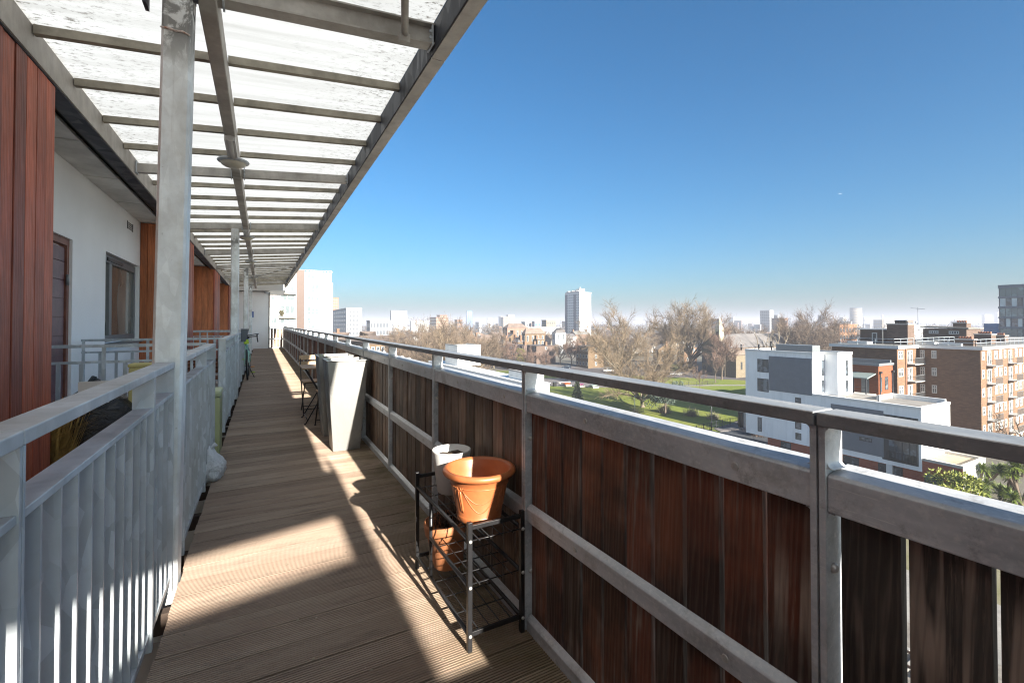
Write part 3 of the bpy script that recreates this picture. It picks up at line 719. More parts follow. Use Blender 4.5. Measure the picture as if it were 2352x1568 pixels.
b.build('moulded_swags', M_TERRA, pot)
b = MB(); b.disc((cx, cy, z0 + .078), .102, 32); b.build('old_compost', M_TERRA, pot)
b = MB()
for _ in range(13):
    a = R.uniform(0, 6.28); r = R.uniform(0, .05); p = np.array((cx - .03 + r * math.cos(a), cy - .03 + r * math.sin(a), z0 + .085)); t = R.uniform(0, 6.28); l = R.uniform(.03, .07)
    b.tube([p, p + (math.cos(t) * l * .5, math.sin(t) * l * .5, R.uniform(.005, .03)), p + (math.cos(t) * l, math.sin(t) * l, R.uniform(0, .055))], [.0012, .001, .0006], 5)
b.build('dry_stalks', M_STRAW, pot)
# pale grey pot
cx2, cy2 = .862, 2.215; z2 = .4265
p2 = thing('grey_pot', 'smooth pale grey flowerpot with dry earth, behind the orange pot', 'flowerpot', (cx2, cy2, z2))
b = MB(); b.lathe([(.0001, z2), (.066, z2), (.072, z2 + .006), (.098, z2 + .205), (.099, z2 + .212), (.096, z2 + .214), (.092, z2 + .208), (.086, z2 + .155), (.0001, z2 + .155)], (cx2, cy2, 0), 48)
b.build('pot_body', plain('pale_grey_plastic', (.56, .56, .55), .5, var=.1, scale=9), p2)
b = MB()
for j in range(1, 7): pass
ringz = [[(cx2 + .087 * j / 6 * math.cos(k * .3927), cy2 + .087 * j / 6 * math.sin(k * .3927), z2 + .176 + R.uniform(-.01, .014)) for k in range(16)] for j in range(1, 7)]
vs = [(cx2, cy2, z2 + .18)] + [p for r_ in ringz for p in r_]
fs = [(0, 1 + k, 1 + (k + 1) % 16) for k in range(16)] + [(1 + j * 16 + k, 17 + j * 16 + k, 17 + j * 16 + (k + 1) % 16, 1 + j * 16 + (k + 1) % 16) for j in range(5) for k in range(16)]
b.add(vs, fs, True); b.build('soil', M_SOIL, p2)
# small terracotta pot on the bottom shelf
cx3, cy3, z3 = .838, 2.19, .067
p3 = thing('terracotta_pot', 'small terracotta pot with dead plant on the bottom shelf of the rack', 'flowerpot', (cx3, cy3, z3))
tl = Matrix.Rotation(math.radians(-5), 3, 'Y')
b = MB(); b.lathe([(.0001, 0), (.070, 0), (.074, .004), (.096, .165), (.104, .168), (.108, .205), (.106, .225), (.098, .226), (.094, .17), (.0001, .165)], (cx3, cy3, z3 + .006), 40, True, tl)
b.build('pot_body', plain('terracotta', (.42, .16, .065), .7, var=.3, scale=9), p3)
b = MB()
for _ in range(120):
    a = R.uniform(0, 6.28); r = R.uniform(0, .07); l = R.uniform(.06, .17); t = R.uniform(0, 6.28)
    p = np.array((cx3 + r * math.cos(a), cy3 + r * math.sin(a), z3 + .17)); q = p + (math.cos(t) * .03, math.sin(t) * .03, l * .8); e = q + (math.cos(t) * .05, math.sin(t) * .05, R.uniform(-.05, .02))
    b.tube([p, q, e], [.0016, .0012, .0006], 4)
b.build('dead_plant', plain('dead_plant', (.075, .045, .032), .9, var=.4), p3)

# folding bistro table and chairs
def slats(b, x0, x1, y0, y1, z, n, th=.014, gap=.006, along='X'):
    if along == 'X':
        w = (y1 - y0) / n
        for i in range(n): b.box(x0, x1, y0 + i * w + gap / 2, y0 + (i + 1) * w - gap / 2, z - th, z)
    else:
        w = (x1 - x0) / n
        for i in range(n): b.box(x0 + i * w + gap / 2, x0 + (i + 1) * w - gap / 2, y0, y1, z - th, z)
tb = thing('folding_table', 'small folding table with greyed wooden slats on black legs', 'table', (.70, 6.58, 0))
b = MB(); slats(b, .45, .95, 6.30, 6.86, .715, 7, .016); b.build('table_top', M_TABLEW, tb, .002)
for yy, s in ((6.36, 1), (6.80, -1)):
    for s2 in (1, -1):
        b = MB(); xa, xb = (.50, .88) if s2 > 0 else (.88, .50)
        b.tube([(xa, yy, .695), (xb, yy + .03 * s * s2, .012)], .0075, 8); b.tube([(xb, yy + .03 * s * s2, .004), (xb - .02, yy + .03 * s * s2, .004)], .010, 8); b.build('leg', M_BLACK, tb)
for xx, zz in ((.50, .69), (.86, .05), (.52, .05)):
    b = MB(); b.tube([(xx, 6.36, zz), (xx, 6.80, zz)], .006, 8); b.build('stretcher', M_BLACK, tb)
def bistro_chair(x, y, rz, label):
    t = thing('folding_chair', label, 'chair', (0, 0, 0), 'folding bistro chairs')
    b = MB(); slats(b, -.19, .19, -.17, .19, .455, 6, .015, .007); b.build('seat', M_TABLEW, t, .002)
    b = MB()
    for zz in (.68, .775): b.obox((0, .215, zz), (.20, 0, 0), (0, .006, 0), (0, .002, .034))
    b.build('backrest', plain('backrest_slat', (.46, .31, .18), .55, var=.3, scale=9), t, .002)
    for s in (-1, 1):
        b = MB(); b.tube([(s * .185, .235, .82), (s * .185, .10, .44), (s * .185, -.20, .012)], .008, 8); b.tube([(s * .185, -.20, .006), (s * .185, -.225, .006)], .011, 8); b.build('front_leg', M_BLACK, t)
        b = MB(); b.tube([(s * .165, -.16, .44), (s * .165, .20, .012)], .008, 8); b.tube([(s * .165, .20, .006), (s * .165, .225, .006)], .011, 8); b.build('rear_leg', M_BLACK, t)
    for (yy, zz, h) in ((-.17, .07, .185), (.16, .06, .165), (-.16, .437, .165), (.17, .435, .185)):
        b = MB(); b.tube([(-h, yy, zz), (h, yy, zz)], .0065, 8); b.build('stretcher', M_BLACK, t)
    t.location = (x, y, 0); t.rotation_euler = (0, 0, rz); return t
bistro_chair(.70, 7.22, math.radians(3), 'folding slatted chair on the far side of the small table')
bistro_chair(.79, 6.02, math.radians(182), 'folding slatted chair between the small table and the zinc planters')

# sage green cabinet, white bag
g = thing('utility_cabinet', 'slim sage green cabinet standing at the gap in the bar railings', 'cabinet', (-.40, 5.4, 0))
b = MB(); b.box(-.452, -.352, 5.30, 5.62, .0, .56); b.build('cabinet_body', plain('sage_green_paint', (.36, .39, .20), .5, var=.12), g, .014)
b = MB(); b.box(-.456, -.345, 5.295, 5.628, .561, .625); b.build('lid', plain('sage_green_lid', (.40, .44, .26), .5, var=.1), g, .022)
def blob(b, c, rx, ry, rz, seed, amp=.12, n=28, m=18, flat=True):
    rr = random.Random(seed); ph = [(rr.uniform(1, 5), rr.uniform(1, 4), rr.uniform(0, 6), rr.uniform(.3, 1)) for _ in range(9)]
    vs = []
    for j in range(m + 1):
        v = math.pi * j / m
        for i in range(n):
            u = 2 * math.pi * i / n
            k = 1 + amp * sum(a * math.sin(round(f1) * u + f2 * v * 2 + p) for f1, f2, p, a in ph) / 3.2
            x, y, z = math.sin(v) * math.cos(u) * rx * k, math.sin(v) * math.sin(u) * ry * k, math.cos(v) * rz * k
            if flat: z = max(z, -rz * .72)
            vs.append((c[0] + x, c[1] + y, c[2] + z + (rz * .72 if flat else 0)))
    fs = [(j * n + i, (j + 1) * n + i, (j + 1) * n + (i + 1) % n, j * n + (i + 1) % n) for j in range(m) for i in range(n)]
    return b.add(vs, fs, True)
bag = NT('white_bag_plastic', .35, 0, .5); _v = bag.coord(); bag.col((.72, .75, .78, 1)); bag.bump(bag.noise(_v, 9, 6, .65, 3.5), .9, .05)
bag.p.inputs['Subsurface Weight'].default_value = .0
b = MB(); blob(b, (-.345, 4.27, .002), .135, .17, .165, 5, .05, 72, 46)
from mathutils import noise as MN
for i_, p_ in enumerate(b.v):
    q_ = Vector(p_) * 9; k_ = MN.turbulence(q_ + Vector((3, 1, 7)), 4, True, noise_basis='PERLIN_ORIGINAL'); zf = max(0, min(1, (p_[2] - .10) / .16))
    c_ = Vector((-.345, 4.27, .12)); d_ = Vector(p_) - c_; d_ *= 1 + (k_ - .35) * .22
    d_.x *= 1 - .45 * zf ** 2; d_.y *= 1 - .45 * zf ** 2
    w_ = c_ + d_; b.v[i_] = (w_.x, w_.y, max(.001, w_.z))
for s_ in (-1, 1):                                   # the two tied ears
    b.tube([(-.345, 4.27, .255), (-.345 + s_ * .018, 4.268, .285), (-.345 + s_ * .05, 4.262, .312), (-.345 + s_ * .07, 4.258, .30)], [.022, .016, .020, .006], 9)
b.v = [((v[0] + .345) * .86 - .375, (v[1] - 4.27) * .9 + 4.52, v[2] * .9) for v in b.v]
o = b.build('white_bag', bag.m, loc=(-.375, 4.52, 0)); tag(o, 'knotted white plastic bag slumped at the end of the bar railing', 'bag')
bk = NT('black_bag_plastic', .22, 0, .6); bk.col((.014, .015, .018, 1)); bk.bump(bk.noise(bk.coord((1, 1, 1.4)), 9, 5, .6, 2.5), .9, .03)
b = MB(); blob(b, (-1.12, 4.66, 0), .30, .22, .47, 9, .14); o = b.build('rubbish_bag', bk.m, loc=(-1.12, 4.66, 0)); tag(o, 'full shiny black rubbish bag behind the near bar railing', 'bag')
b = MB(); b.box(-1.16, -.99, 4.40, 4.42, .70, .86); o = b.build('white_carton', plain('crumpled_card', (.66, .62, .58), .8, var=.2), loc=(-1.07, 4.41, .7)); tag(o, 'pale card box resting against the black rubbish bag', 'box')
b = MB(); b.box(-.93, -.74, 4.66, 4.80, 0, .93); b.box(-.935, -.735, 4.655, 4.805, .93, .96); o = b.build('yellow_crate', plain('yellow_plastic', (.50, .44, .18), .55, var=.15), loc=(-.83, 4.7, 0), bevel=.01); tag(o, 'yellowish plastic box beside the black rubbish bag', 'box')
# dried grass plant in a blue pot by the cladding
dg = thing('dried_grass_plant', 'dried golden grass plant in a blue pot beside the cedar cladding', 'plant', (-1.30, 4.36, 0))
b = MB(); b.lathe([(.0001, 0), (.09, 0), (.12, .18), (.125, .2), (.11, .2), (.0001, .17)], (-1.30, 4.36, 0), 24); b.build('pot', plain('blue_glaze', (.04, .17, .27), .3, var=.3), dg)
b = MB()
for _ in range(900):
    a = R.uniform(0, 6.28); r = R.uniform(0, .09); h = R.uniform(.25, .72); sp = R.uniform(.0, .16)
    p = np.array((-1.30 + r * math.cos(a), 4.36 + r * math.sin(a), .17)); q = p + (sp * math.cos(a), sp * math.sin(a), h * .7); e = q + (sp * 1.1 * math.cos(a + .5), sp * 1.1 * math.sin(a + .5), h * .12)
    w = .004; n = np.array((-math.sin(a), math.cos(a), 0)) * w
    b.add([p - n, p + n, q + n, q - n, e], [(0, 1, 2, 3), (3, 2, 4)])
b.build('foliage', plain('dried_grass', (.46, .27, .07), .85, var=.45, scale=12), dg)
# slatted bench beyond the bar railing
bn = thing('slatted_bench', 'warm brown slatted bench seen between the bar railings', 'bench', (-.95, 8.7, 0))
b = MB(); slats(b, -1.40, -.50, 8.45, 8.86, .43, 6, .022, .012); b.build('seat', M_BENCH, bn)
b = MB()
for i in range(4): b.box(-1.40, -.50, 8.87, 8.89, .47 + i * .062, .47 + i * .062 + .05)
b.build('backrest', M_BENCH, bn)
for xx in (-1.36, -.58):
    for yy in (8.47, 8.84): b = MB(); b.box(xx, xx + .04, yy, yy + .04, 0, .405 if yy < 8.6 else .72); b.build('leg', M_BENCH, bn)
# grey trough hung on the rail
tr = thing('rail_trough', 'dark grey plastic trough hung on the bar railing above the bicycles', 'planter', (-.36, 10.9, .9))
b = MB(); b.hexa([(-.365, 10.75, .90), (-.29, 10.75, .90), (-.29, 11.15, .90), (-.365, 11.15, .90)], [(-.365, 10.70, 1.15), (-.235, 10.70, 1.15), (-.235, 11.20, 1.15), (-.365, 11.20, 1.15)]); b.build('trough_body', plain('slate_plastic', (.15, .17, .19), .5, var=.15), tr, .008)
b = MB(); b.box(-.372, -.228, 10.69, 11.21, 1.151, 1.165); b.build('rim', plain('slate_plastic_rim', (.19, .21, .23), .5), tr)

# bicycles: wheel > tyre, rim with spokes
def bicycle(x, y, lean, label, cframe, caccent, drop):
    t = thing('bicycle', label, 'bicycle', (0, 0, 0), 'bicycles leaning on the bar railing')
    mf = plain('bike_paint_' + ('mint' if drop else 'dark'), cframe, .3, .1, var=.08); ma = plain('bike_accent_' + ('lime' if drop else 'orange'), caccent, .4)
    WB, Rw = 1.02, .335
    def wheel(yy):
        w = MB(); w.torus((0, yy, Rw), Rw - .011, .007, 'X', 44, 6)
        for k in range(20):
            a = 2 * math.pi * k / 20; s = .018 * (1 if k % 2 else -1)
            w.tube([(s, yy + .02 * math.cos(a + .6), Rw + .02 * math.sin(a + .6)), (0, yy + (Rw - .015) * math.cos(a), Rw + (Rw - .015) * math.sin(a))], .0012, 4)
        w.tube([(-.045, yy, Rw), (.045, yy, Rw)], .016, 10); wo = w.build('wheel', M_SCREW, t)
        q = MB(); q.torus((0, yy, Rw), Rw + .002, .0165, 'X', 48, 10); q.build('tyre', M_RUBBER, wo)
    wheel(0); wheel(WB)
    bbk = (0, .43, .28); st = (0, .24, .80); hd0 = (0, .86, .62); hd1 = (0, .83, .86)
    f = MB()
    f.tube([bbk, st], .017, 10); f.tube([bbk, hd0], .021, 10); f.tube([(0, .27, .74), (0, .84, .80)], .018, 10); f.tube([hd0, hd1], .021, 10)
    for s in (-1, 1):
        f.tube([(s * .05, 0, Rw), (s * .03, .36, .29), bbk], .010, 8); f.tube([(s * .05, 0, Rw), (s * .02, .22, .76)], .009, 8)
        f.tube([(s * .028, .875, .60), (s * .05, .94, .45), (s * .05, WB, Rw)], [.016, .014, .010], 8)
    f.build('frame', mf, t)
    b = MB(); b.tube([st, (0, .20, .93)], .0135, 8); b.build('seat_post', M_SCREW, t)
    b = MB(); vs = []
    for i, (yy, w, zz) in enumerate(((.06, .070, .965), (.12, .075, .960), (.20, .045, .953), (.30, .020, .950), (.345, .010, .948))):
        vs += [(-w, yy, zz - .035), (-w * .8, yy, zz), (0, yy, zz + .006), (w * .8, yy, zz), (w, yy, zz - .035)]
    b.add(vs, [(i * 5 + k, i * 5 + k + 1, i * 5 + k + 6, i * 5 + k + 5) for i in range(4) for k in range(4)] + [(0, 1, 2, 3, 4), (20, 24, 23, 22, 21)] + [(i * 5, (i + 1) * 5, (i + 1) * 5 + 4, i * 5 + 4) for i in range(4)], True); b.build('saddle', M_BLACKP, t)
    b = MB(); b.tube([hd1, (0, .82, .93), (0, .90, .95)], .013, 8)
    if drop:
        b.tube([(-.21, .90, .95), (.21, .90, .95)], .013, 8)
        for s in (-1, 1):
            b.tube([(s * .21, .90, .95), (s * .215, .97, .945), (s * .215, 1.0, .90), (s * .22, .97, .85), (s * .225, .90, .825), (s * .225, .84, .82)], .014, 8)
            b.tube([(s * .215, .98, .95), (s * .215, 1.02, 1.0)], .016, 8); b.tube([(s * .215, 1.01, .96), (s * .22, 1.03, .84)], .006, 6)
    else:
        b.tube([(-.30, .86, .97), (-.1, .89, .95), (.1, .89, .95), (.30, .86, .97)], .013, 8)
    b.build('handlebar', M_BLACKP, t)
    b = MB(); b.torus((.045, .43, .28), .085, .006, 'X', 30, 6); b.torus((.045, .43, .28), .06, .004, 'X', 24, 5)
    b.tube([(.045, .43, .28), (.06, .47, .12)], .009, 8); b.tube([(-.045, .43, .28), (-.06, .39, .44)], .009, 8); b.tube([(-.06, .43, .28), (.06, .43, .28)], .014, 8); b.build('crankset', M_AGREY, t)
    for (xx, yy, zz) in ((.105, .47, .12), (-.105, .39, .44)): b = MB(); b.box(xx - .045, xx + .045, yy - .035, yy + .035, zz - .010, zz + .010); b.build('pedal', ma, t)
    b = MB(); b.torus((.03, 0, Rw), .04, .01, 'X', 20, 6); b.tube([(.045, 0, Rw + .04), (.045, .43, .28 + .085)], .004, 5); b.tube([(.045, 0, Rw - .04), (.045, .43, .28 - .085)], .004, 5); b.build('chain', M_BLACKP, t)
    if drop:
        b = MB(); b.box(-.05, .05, .08, .20, .80, .91); b.build('saddle_bag', ma, t, .02)
        b = MB(); b.tube([(.03, .30, .28), (.13, .26, .01)], .008, 8); b.build('kickstand', M_BLACK, t)
    t.location = (x, y, 0); t.rotation_euler = (0, math.radians(lean), 0); return t
bicycle(-.27, 11.95, -2.5, 'mint green drop-bar bicycle nearest the camera, leaning on the bar railing', (.36, .60, .50), (.42, .60, .04), True)
bicycle(-.30, 13.45, -4, 'dark flat-bar bicycle with orange pedals behind the mint one', (.05, .09, .12), (.75, .25, .02), False)
# ================================================================== THE CITY BELOW
def poly_sheet(name, pts, z, mat, kind='structure', th=None):
    b = MB()
    if th: b.prism([(p[0], p[1]) for p in pts], 'Z', z - th, z)
    else: b.add([(p[0], p[1], z) for p in pts], [tuple(range(len(pts)))])
    o = b.build(name, mat)
    n = o.data.polygons[0].normal if not th else None
    if n is not None and n.z < 0: o.data.flip_normals()
    return tag(o, kind=kind)
def gnd_mat(name, c1, c2, scale=.2, c3=None, rough=.95):
    m = NT(name, rough, 0, .2); v = m.coord(); n = m.noise(v, scale, 7, .62); n2 = m.noise(v, scale * 9, 4, .7)
    g = m.mix(m.rng(n, .38, .66), c1, c2)
    if c3: g = m.mix(m.rng(n2, .5, .72, 0, .7), g, c3)
    m.col(g); return m.m
G_CITY = gnd_mat('city_ground', (.17, .15, .125), (.11, .105, .085), .03, (.07, .08, .04))
G_GRASS = gnd_mat('park_grass', (.14, .175, .026), (.19, .195, .042), .07, (.10, .128, .022))
G_PATH = gnd_mat('park_path_paving', (.17, .155, .15), (.13, .12, .115), .2, (.19, .175, .165))
G_ROAD = gnd_mat('asphalt_road', (.10, .09, .09), (.075, .068, .068), .1)
G_ASPH = gnd_mat('car_park_asphalt', (.045, .05, .06), (.065, .07, .078), .3)
G_PAVE = gnd_mat('pale_paving', (.26, .245, .22), (.19, .18, .165), .5, (.31, .295, .27))
b = MB(); b.add([(-6000, -3000, GZ), (7500, -3000, GZ), (7500, 9000, GZ), (-6000, 9000, GZ)], [(0, 1, 2, 3)]); structure(b.build('ground', G_CITY))
def gp(pts): return [ground(x, y) for x, y in pts]
E1 = .004
poly_sheet('park_lawn', gp([(1140, 851), (1260, 853), (1400, 860), (1540, 866), (1780, 876), (1780, 930), (1705, 985), (1560, 1010), (1200, 1010), (1100, 930)]), GZ + .010, G_GRASS)
poly_sheet('road', gp([(1050, 829), (1260, 840.5), (1380, 846.5), (1540, 855), (1780, 867), (1780, 876), (1540, 865), (1400, 858.5), (1260, 852), (1050, 842)]), GZ + .016, G_ROAD)
poly_sheet('pavement', gp([(1050, 827), (1260, 838), (1380, 844), (1540, 852.5), (1780, 864), (1780, 867), (1540, 855), (1380, 846.5), (1260, 840.5), (1050, 829)]), GZ + .12, G_PATH, th=.12)
poly_sheet('plaza', gp([(1225, 868), (1330, 868), (1420, 872), (1500, 880), (1520, 886), (1490, 893), (1400, 890), (1250, 886)]), GZ + .014, G_PATH)
poly_sheet('park_path', gp([(1480, 889), (1560, 884), (1640, 883.2), (1790, 883), (1790, 885.5), (1640, 885.8), (1560, 887), (1500, 893)]), GZ + .016, G_PAVE)
poly_sheet('car_park', gp([(1655, 992), (1790, 975), (1900, 1150), (1500, 1150)]), GZ + .020, G_ASPH)
poly_sheet('forecourt', [(3, -30), (20, -30), (20, 60), (3, 40)], GZ + .006, G_PAVE)
poly_sheet('rail_ballast', [(24, -30), (38, -30), (38, 62), (24, 62)], GZ + .006, gnd_mat('ballast', (.20, .18, .155), (.13, .115, .10), 1.5, (.26, .235, .20)))
poly_sheet('verge', [(20, -30), (24, -30), (24, 60), (20, 60)], GZ + .010, gnd_mat('track_verge', (.15, .14, .075), (.20, .175, .12), .5, (.11, .125, .05)))
poly_sheet('side_path', [(38, -30), (46, -30), (46, 60), (38, 62)], GZ + .006, G_PAVE)
G_ROUGH = gnd_mat('rough_grass', (.15, .14, .075), (.20, .175, .12), .5, (.11, .125, .05))
poly_sheet('rough_grass', [(46, -30), (60, -30), (60, 40), (46, 60)], GZ + .008, G_ROUGH)
def track(x, label):
    t = thing('railway_track', label, 'railway track', (x, 0, GZ)); b = MB()
    for k in range(140): y = -28 + k * .65; b.box(x - 1.3, x + 1.3, y - .13, y + .13, GZ + .03, GZ + .16)
    o = b.build('sleepers', plain('sleeper_concrete', (.30, .285, .26), .9, var=.3), t); o['kind'] = 'stuff'
    for sx in (-.72, .72): b = MB(); b.box(x + sx - .035, x + sx + .035, -28, 61, GZ + .16, GZ + .30); b.build('rail', plain('rusty_rail', (.14, .09, .065), .6, .5), t)
track(28.0, 'railway track nearer the building, glimpsed through the gaps in the boards'); track(33.5, 'farther railway track, glimpsed through the gaps in the boards')
poly_sheet('kerb_pavement', gp([(1640, 985), (1700, 966), (1790, 962), (1790, 975), (1655, 992)]), GZ + .12, G_PATH, th=.12)

# ---- helpers for facades
def wx(X, p, q, inset=.0):     # rectangle on the plane x = X from two photo points -> y0,y1,z0,z1
    a, b2 = hit(p[0], p[1], 0, X), hit(q[0], q[1], 0, X)
    return min(a[1], b2[1]), max(a[1], b2[1]), min(a[2], b2[2]), max(a[2], b2[2])
def win_x(t, X, y0, y1, z0, z1, fm=None, gm=None, mull=1, name='window', fr=.07, trans=None):
    fm = fm or M_FRAME; gm = gm or M_GLASS; b = MB(); a, c = X - .03, X + .05
    b.box(a, c, y0, y1, z1 - fr, z1); b.box(a, c, y0, y1, z0, z0 + fr); b.box(a, c, y0, y0 + fr, z0 + fr, z1 - fr); b.box(a, c, y1 - fr, y1, z0 + fr, z1 - fr)
    for k in range(1, mull): y = y0 + (y1 - y0) * k / mull; b.box(a, c, y - fr / 2, y + fr / 2, z0 + fr, z1 - fr)
    if trans: zz = z0 + (z1 - z0) * trans; b.box(a + .005, c - .005, y0 + fr, y1 - fr, zz - fr / 2, zz + fr / 2)
    w = b.build(name, fm, t); b = MB(); b.box(X + .003, X + .02, y0 + fr * .5, y1 - fr * .5, z0 + fr * .5, z1 - fr * .5)
    b2 = MB(); b2.box(X - .012, X + .006, y0 + fr * .8, y1 - fr * .8, z0 + fr * .8, z1 - fr * .8); b2.build('pane', gm, w); return w
def win_y(t, Y, x0, x1, z0, z1, fm=None, gm=None, mull=1, name='window', fr=.07, trans=None):
    fm = fm or M_FRAME; gm = gm or M_GLASS; b = MB(); a, c = Y - .03, Y + .05
    b.box(x0, x1, a, c, z1 - fr, z1); b.box(x0, x1, a, c, z0, z0 + fr); b.box(x0, x0 + fr, a, c, z0 + fr, z1 - fr); b.box(x1 - fr, x1, a, c, z0 + fr, z1 - fr)
    for k in range(1, mull): x = x0 + (x1 - x0) * k / mull; b.box(x - fr / 2, x + fr / 2, a, c, z0 + fr, z1 - fr)
    if trans: zz = z0 + (z1 - z0) * trans; b.box(x0 + fr, x1 - fr, a + .005, c - .005, zz - fr / 2, zz + fr / 2)
    w = b.build(name, fm, t)
    b2 = MB(); b2.box(x0 + fr * .8, x1 - fr * .8, Y - .012, Y + .006, z0 + fr * .8, z1 - fr * .8); b2.build('pane', gm, w); return w

# ---- white modern flats with grey boarding
q5 = lambda x, y: ((2450 + x / 2.317) * .67879, (1150 + y / 2.317) * .67879)
XW1 = 67.0
wf = thing('modern_flats', 'white and grey modern flats with red brick ground floor beside the brown flats', 'building', (XW1, 35, GZ))
yA = hit(1712, 805, 0, XW1)[1]; zT = hit(1712, 806, 0, XW1)[2]                # far left corner, top
yB = hit(*q5(690, 115), 0, XW1)[1]                                           # near end of the tall part
Xs = hit(*q5(785, 300), 1, yB)[0]; Ys = hit(*q5(893, 300), 0, Xs)[1]; Xe = hit(*q5(1005, 300), 1, Ys)[0]
yC = hit(2115.6, 941.7, 0, XW1)[1]; zL = hit(2115.6, 942, 0, XW1)[2]          # near end, lower part
zB = hit(*q5(275, 745), 0, XW1)[2]                                           # underside of white / top of brick
xR = XW1 + 8.1
b = MB(); b.box(XW1, Xe, yB, yA, zB, zT); b.box(Xs, Xe, Ys, yB, zL - .1, zT); b.build('upper_block', M_RENDER2, wf)
# parapet roof of the tall block
b = MB(); b.box(XW1 + .35, Xe - .35, yB + .4, yA - .4, zT + .001, zT + .02); b.box(Xs + .3, Xe - .35, Ys + .3, yB + .39, zT + .001, zT + .02); b.build('roof', M_FELT, wf)
b = MB()
b.box(XW1 - .06, XW1 + .35, yB - .05, yA + .05, zT, zT + .35); b.box(XW1 + .35, Xe + .05, yA - .35, yA + .05, zT, zT + .35); b.box(Xe - .3, Xe + .05, Ys + .3, yA - .35, zT, zT + .35); b.box(XW1 - .06, Xs, yB - .08, yB - .001, zT - .75, zT + .352); b.box(Xs - .04, Xe + .05, Ys - .04, Ys + .3, zT, zT + .35); b.box(Xs - .04, Xs + .3, Ys + .3, yB + .3, zT, zT + .35)
b.build('parapet', M_WPAINT, wf)
b = MB(); b.box(XW1 + 1.6, XW1 + 3.6, yB - .0 + .8, yB + 6, zT + .02, zT + 1.2); b.build('roof_plant', M_AGREY, wf)
for dy, hh in ((9, 1.1), (7, 1.6), (12, .9)):
    b = MB(); b.tube([(XW1 + 2, yB + dy, zT), (XW1 + 2, yB + dy, zT + hh)], .12, 8); b.build('flue', M_BLACK, wf)
# lower block
b = MB(); b.box(XW1, xR, yC, yB - .01, zB - .0, zL); b.build('lower_block', M_RENDER2, wf)
b = MB(); b.box(XW1 + .4, xR - .35, yC + .35, yB - .6, zL + .001, zL + .02); b.build('lower_roof', M_FELT, wf)
b = MB(); b.box(XW1 - .05, XW1 + .4, yC - .04, yB, zL, zL + .32); b.box(XW1 + .4, xR, yC - .04, yC + .35, zL, zL + .32); b.box(xR - .35, xR, yC + .35, yC + 6, zL, zL + .6); b.box(XW1 + 4, xR - .35, yC + 5.7, yC + 6, zL, zL + .6)
b.build('lower_parapet', M_WPAINT, wf)
b = MB(); b.box(XW1 + 2, XW1 + 2.2, yB - 7, yB - 6.8, zL, zL + .9); b.build('flue', M_CONC, wf)
# brick ground floor (set back a little)
b = MB(); b.box(XW1 + .5, xR - .3, yC + .2, yA - 3.2, GZ, zB - .01); b.build('brick_base', M_BRICK_R, wf)
# grey boarded panels
b = MB(); r0 = wx(XW1, q5(352, 125), q5(690, 430)); b.box(XW1 - .05, XW1 - .001, yB + .02, r0[1], hit(*q5(690, 437), 0, XW1)[2], hit(*q5(352, 125), 0, XW1)[2]); b.build('grey_boarding', M_CLADG, wf)
b = MB(); b.box(XW1 + .02, Xs - .01, yB - .05, yB - .001, zL + .2, zT - .76); b.build('sunlit_boarding', M_CLADG2, wf)
r1 = wx(XW1, q5(838, 500), q5(1250, 900))
zl0 = zB + .7; zl1 = hit(*q5(838, 498), 0, XW1)[2]
yb0 = hit(*q5(1250, 560), 0, XW1)[1]
b = MB(); b.box(XW1 - .05, XW1 - .001, yb0, r1[1], zl0, zl1); b.build('grey_boarding', M_CLADG, wf)
# windows from the photograph
for p, q, mm in (((262, 147), (350, 257), 2), ((262, 297), (350, 410), 2), ((264, 450), (294, 482), 1), ((264, 602), (297, 720), 1), ((558, 448), (604, 508), 1), ((558, 640), (606, 703), 1), ((560, 724), (606, 786), 1)):
    win_x(wf, XW1, *wx(XW1, q5(*p), q5(*q)), mull=mm, fr=.09)
for p, q, mm in (((722, 518), (834, 562), 2), ((1060, 568), (1160, 614), 2), ((1062, 752), (1162, 804), 2)):
    win_x(wf, XW1 - .05, *wx(XW1, q5(*p), q5(*q)), mull=mm, gm=M_GLASSP, fr=.09)
for p, q in (((1285, 590), (1515, 676)), ((1285, 770), (1518, 972))):   # recessed glazing with balcony rails
    r = wx(XW1, q5(*p), q5(*q)); b = MB(); b.box(XW1 - .01, XW1 + .03, r[0] - .1, r[1] + .6, r[2] - .3, r[3] + .1); b.build('balcony_recess', M_FRAME, wf)
    win_x(wf, XW1 - .04, *r, mull=4, fr=.1)
    b = MB()
    for k in range(22): y = r[0] + (r[1] - r[0]) * k / 21; b.box(XW1 - .12, XW1 - .09, y - .015, y + .015, r[2] - .25, r[2] + .8)
    b.box(XW1 - .13, XW1 - .08, r[0], r[1], r[2] + .8, r[2] + .85); b.build('balcony_rail', M_BLACK, wf)
for p, q, mm in (((446, 790), (526, 900), 2), ((935, 900), (1058, 1045), 2)):
    r = wx(XW1 + .5, q5(*p), q5(*q)); win_x(wf, XW1 + .5, *r, mull=mm, gm=M_GLASSP, fr=.12)
    b = MB()
    for k in range(12): y = r[0] + (r[1] - r[0]) * k / 11; b.box(XW1 + .36, XW1 + .39, y - .015, y + .015, r[2], r[2] + .95)
    b.box(XW1 + .35, XW1 + .40, r[0], r[1], r[2] + .95, r[2] + 1.0); b.build('balcony_rail', M_BLACK, wf)
for p, q in (((1210, 960), (1272, 1105)), ((1322, 985), (1402, 1135))):
    r = wx(XW1 + .5, q5(*p), q5(*q)); b = MB(); b.box(XW1 + .42, XW1 + .5, *r[:2], GZ, r[3]); dd = b.build('door', M_FRAME, wf)
    b = MB(); b.box(XW1 + .40, XW1 + .419, r[0] + .2, r[1] - .2, r[3] - 1.6, r[3] - .3); b.build('door_glass', M_GLASSP, dd)
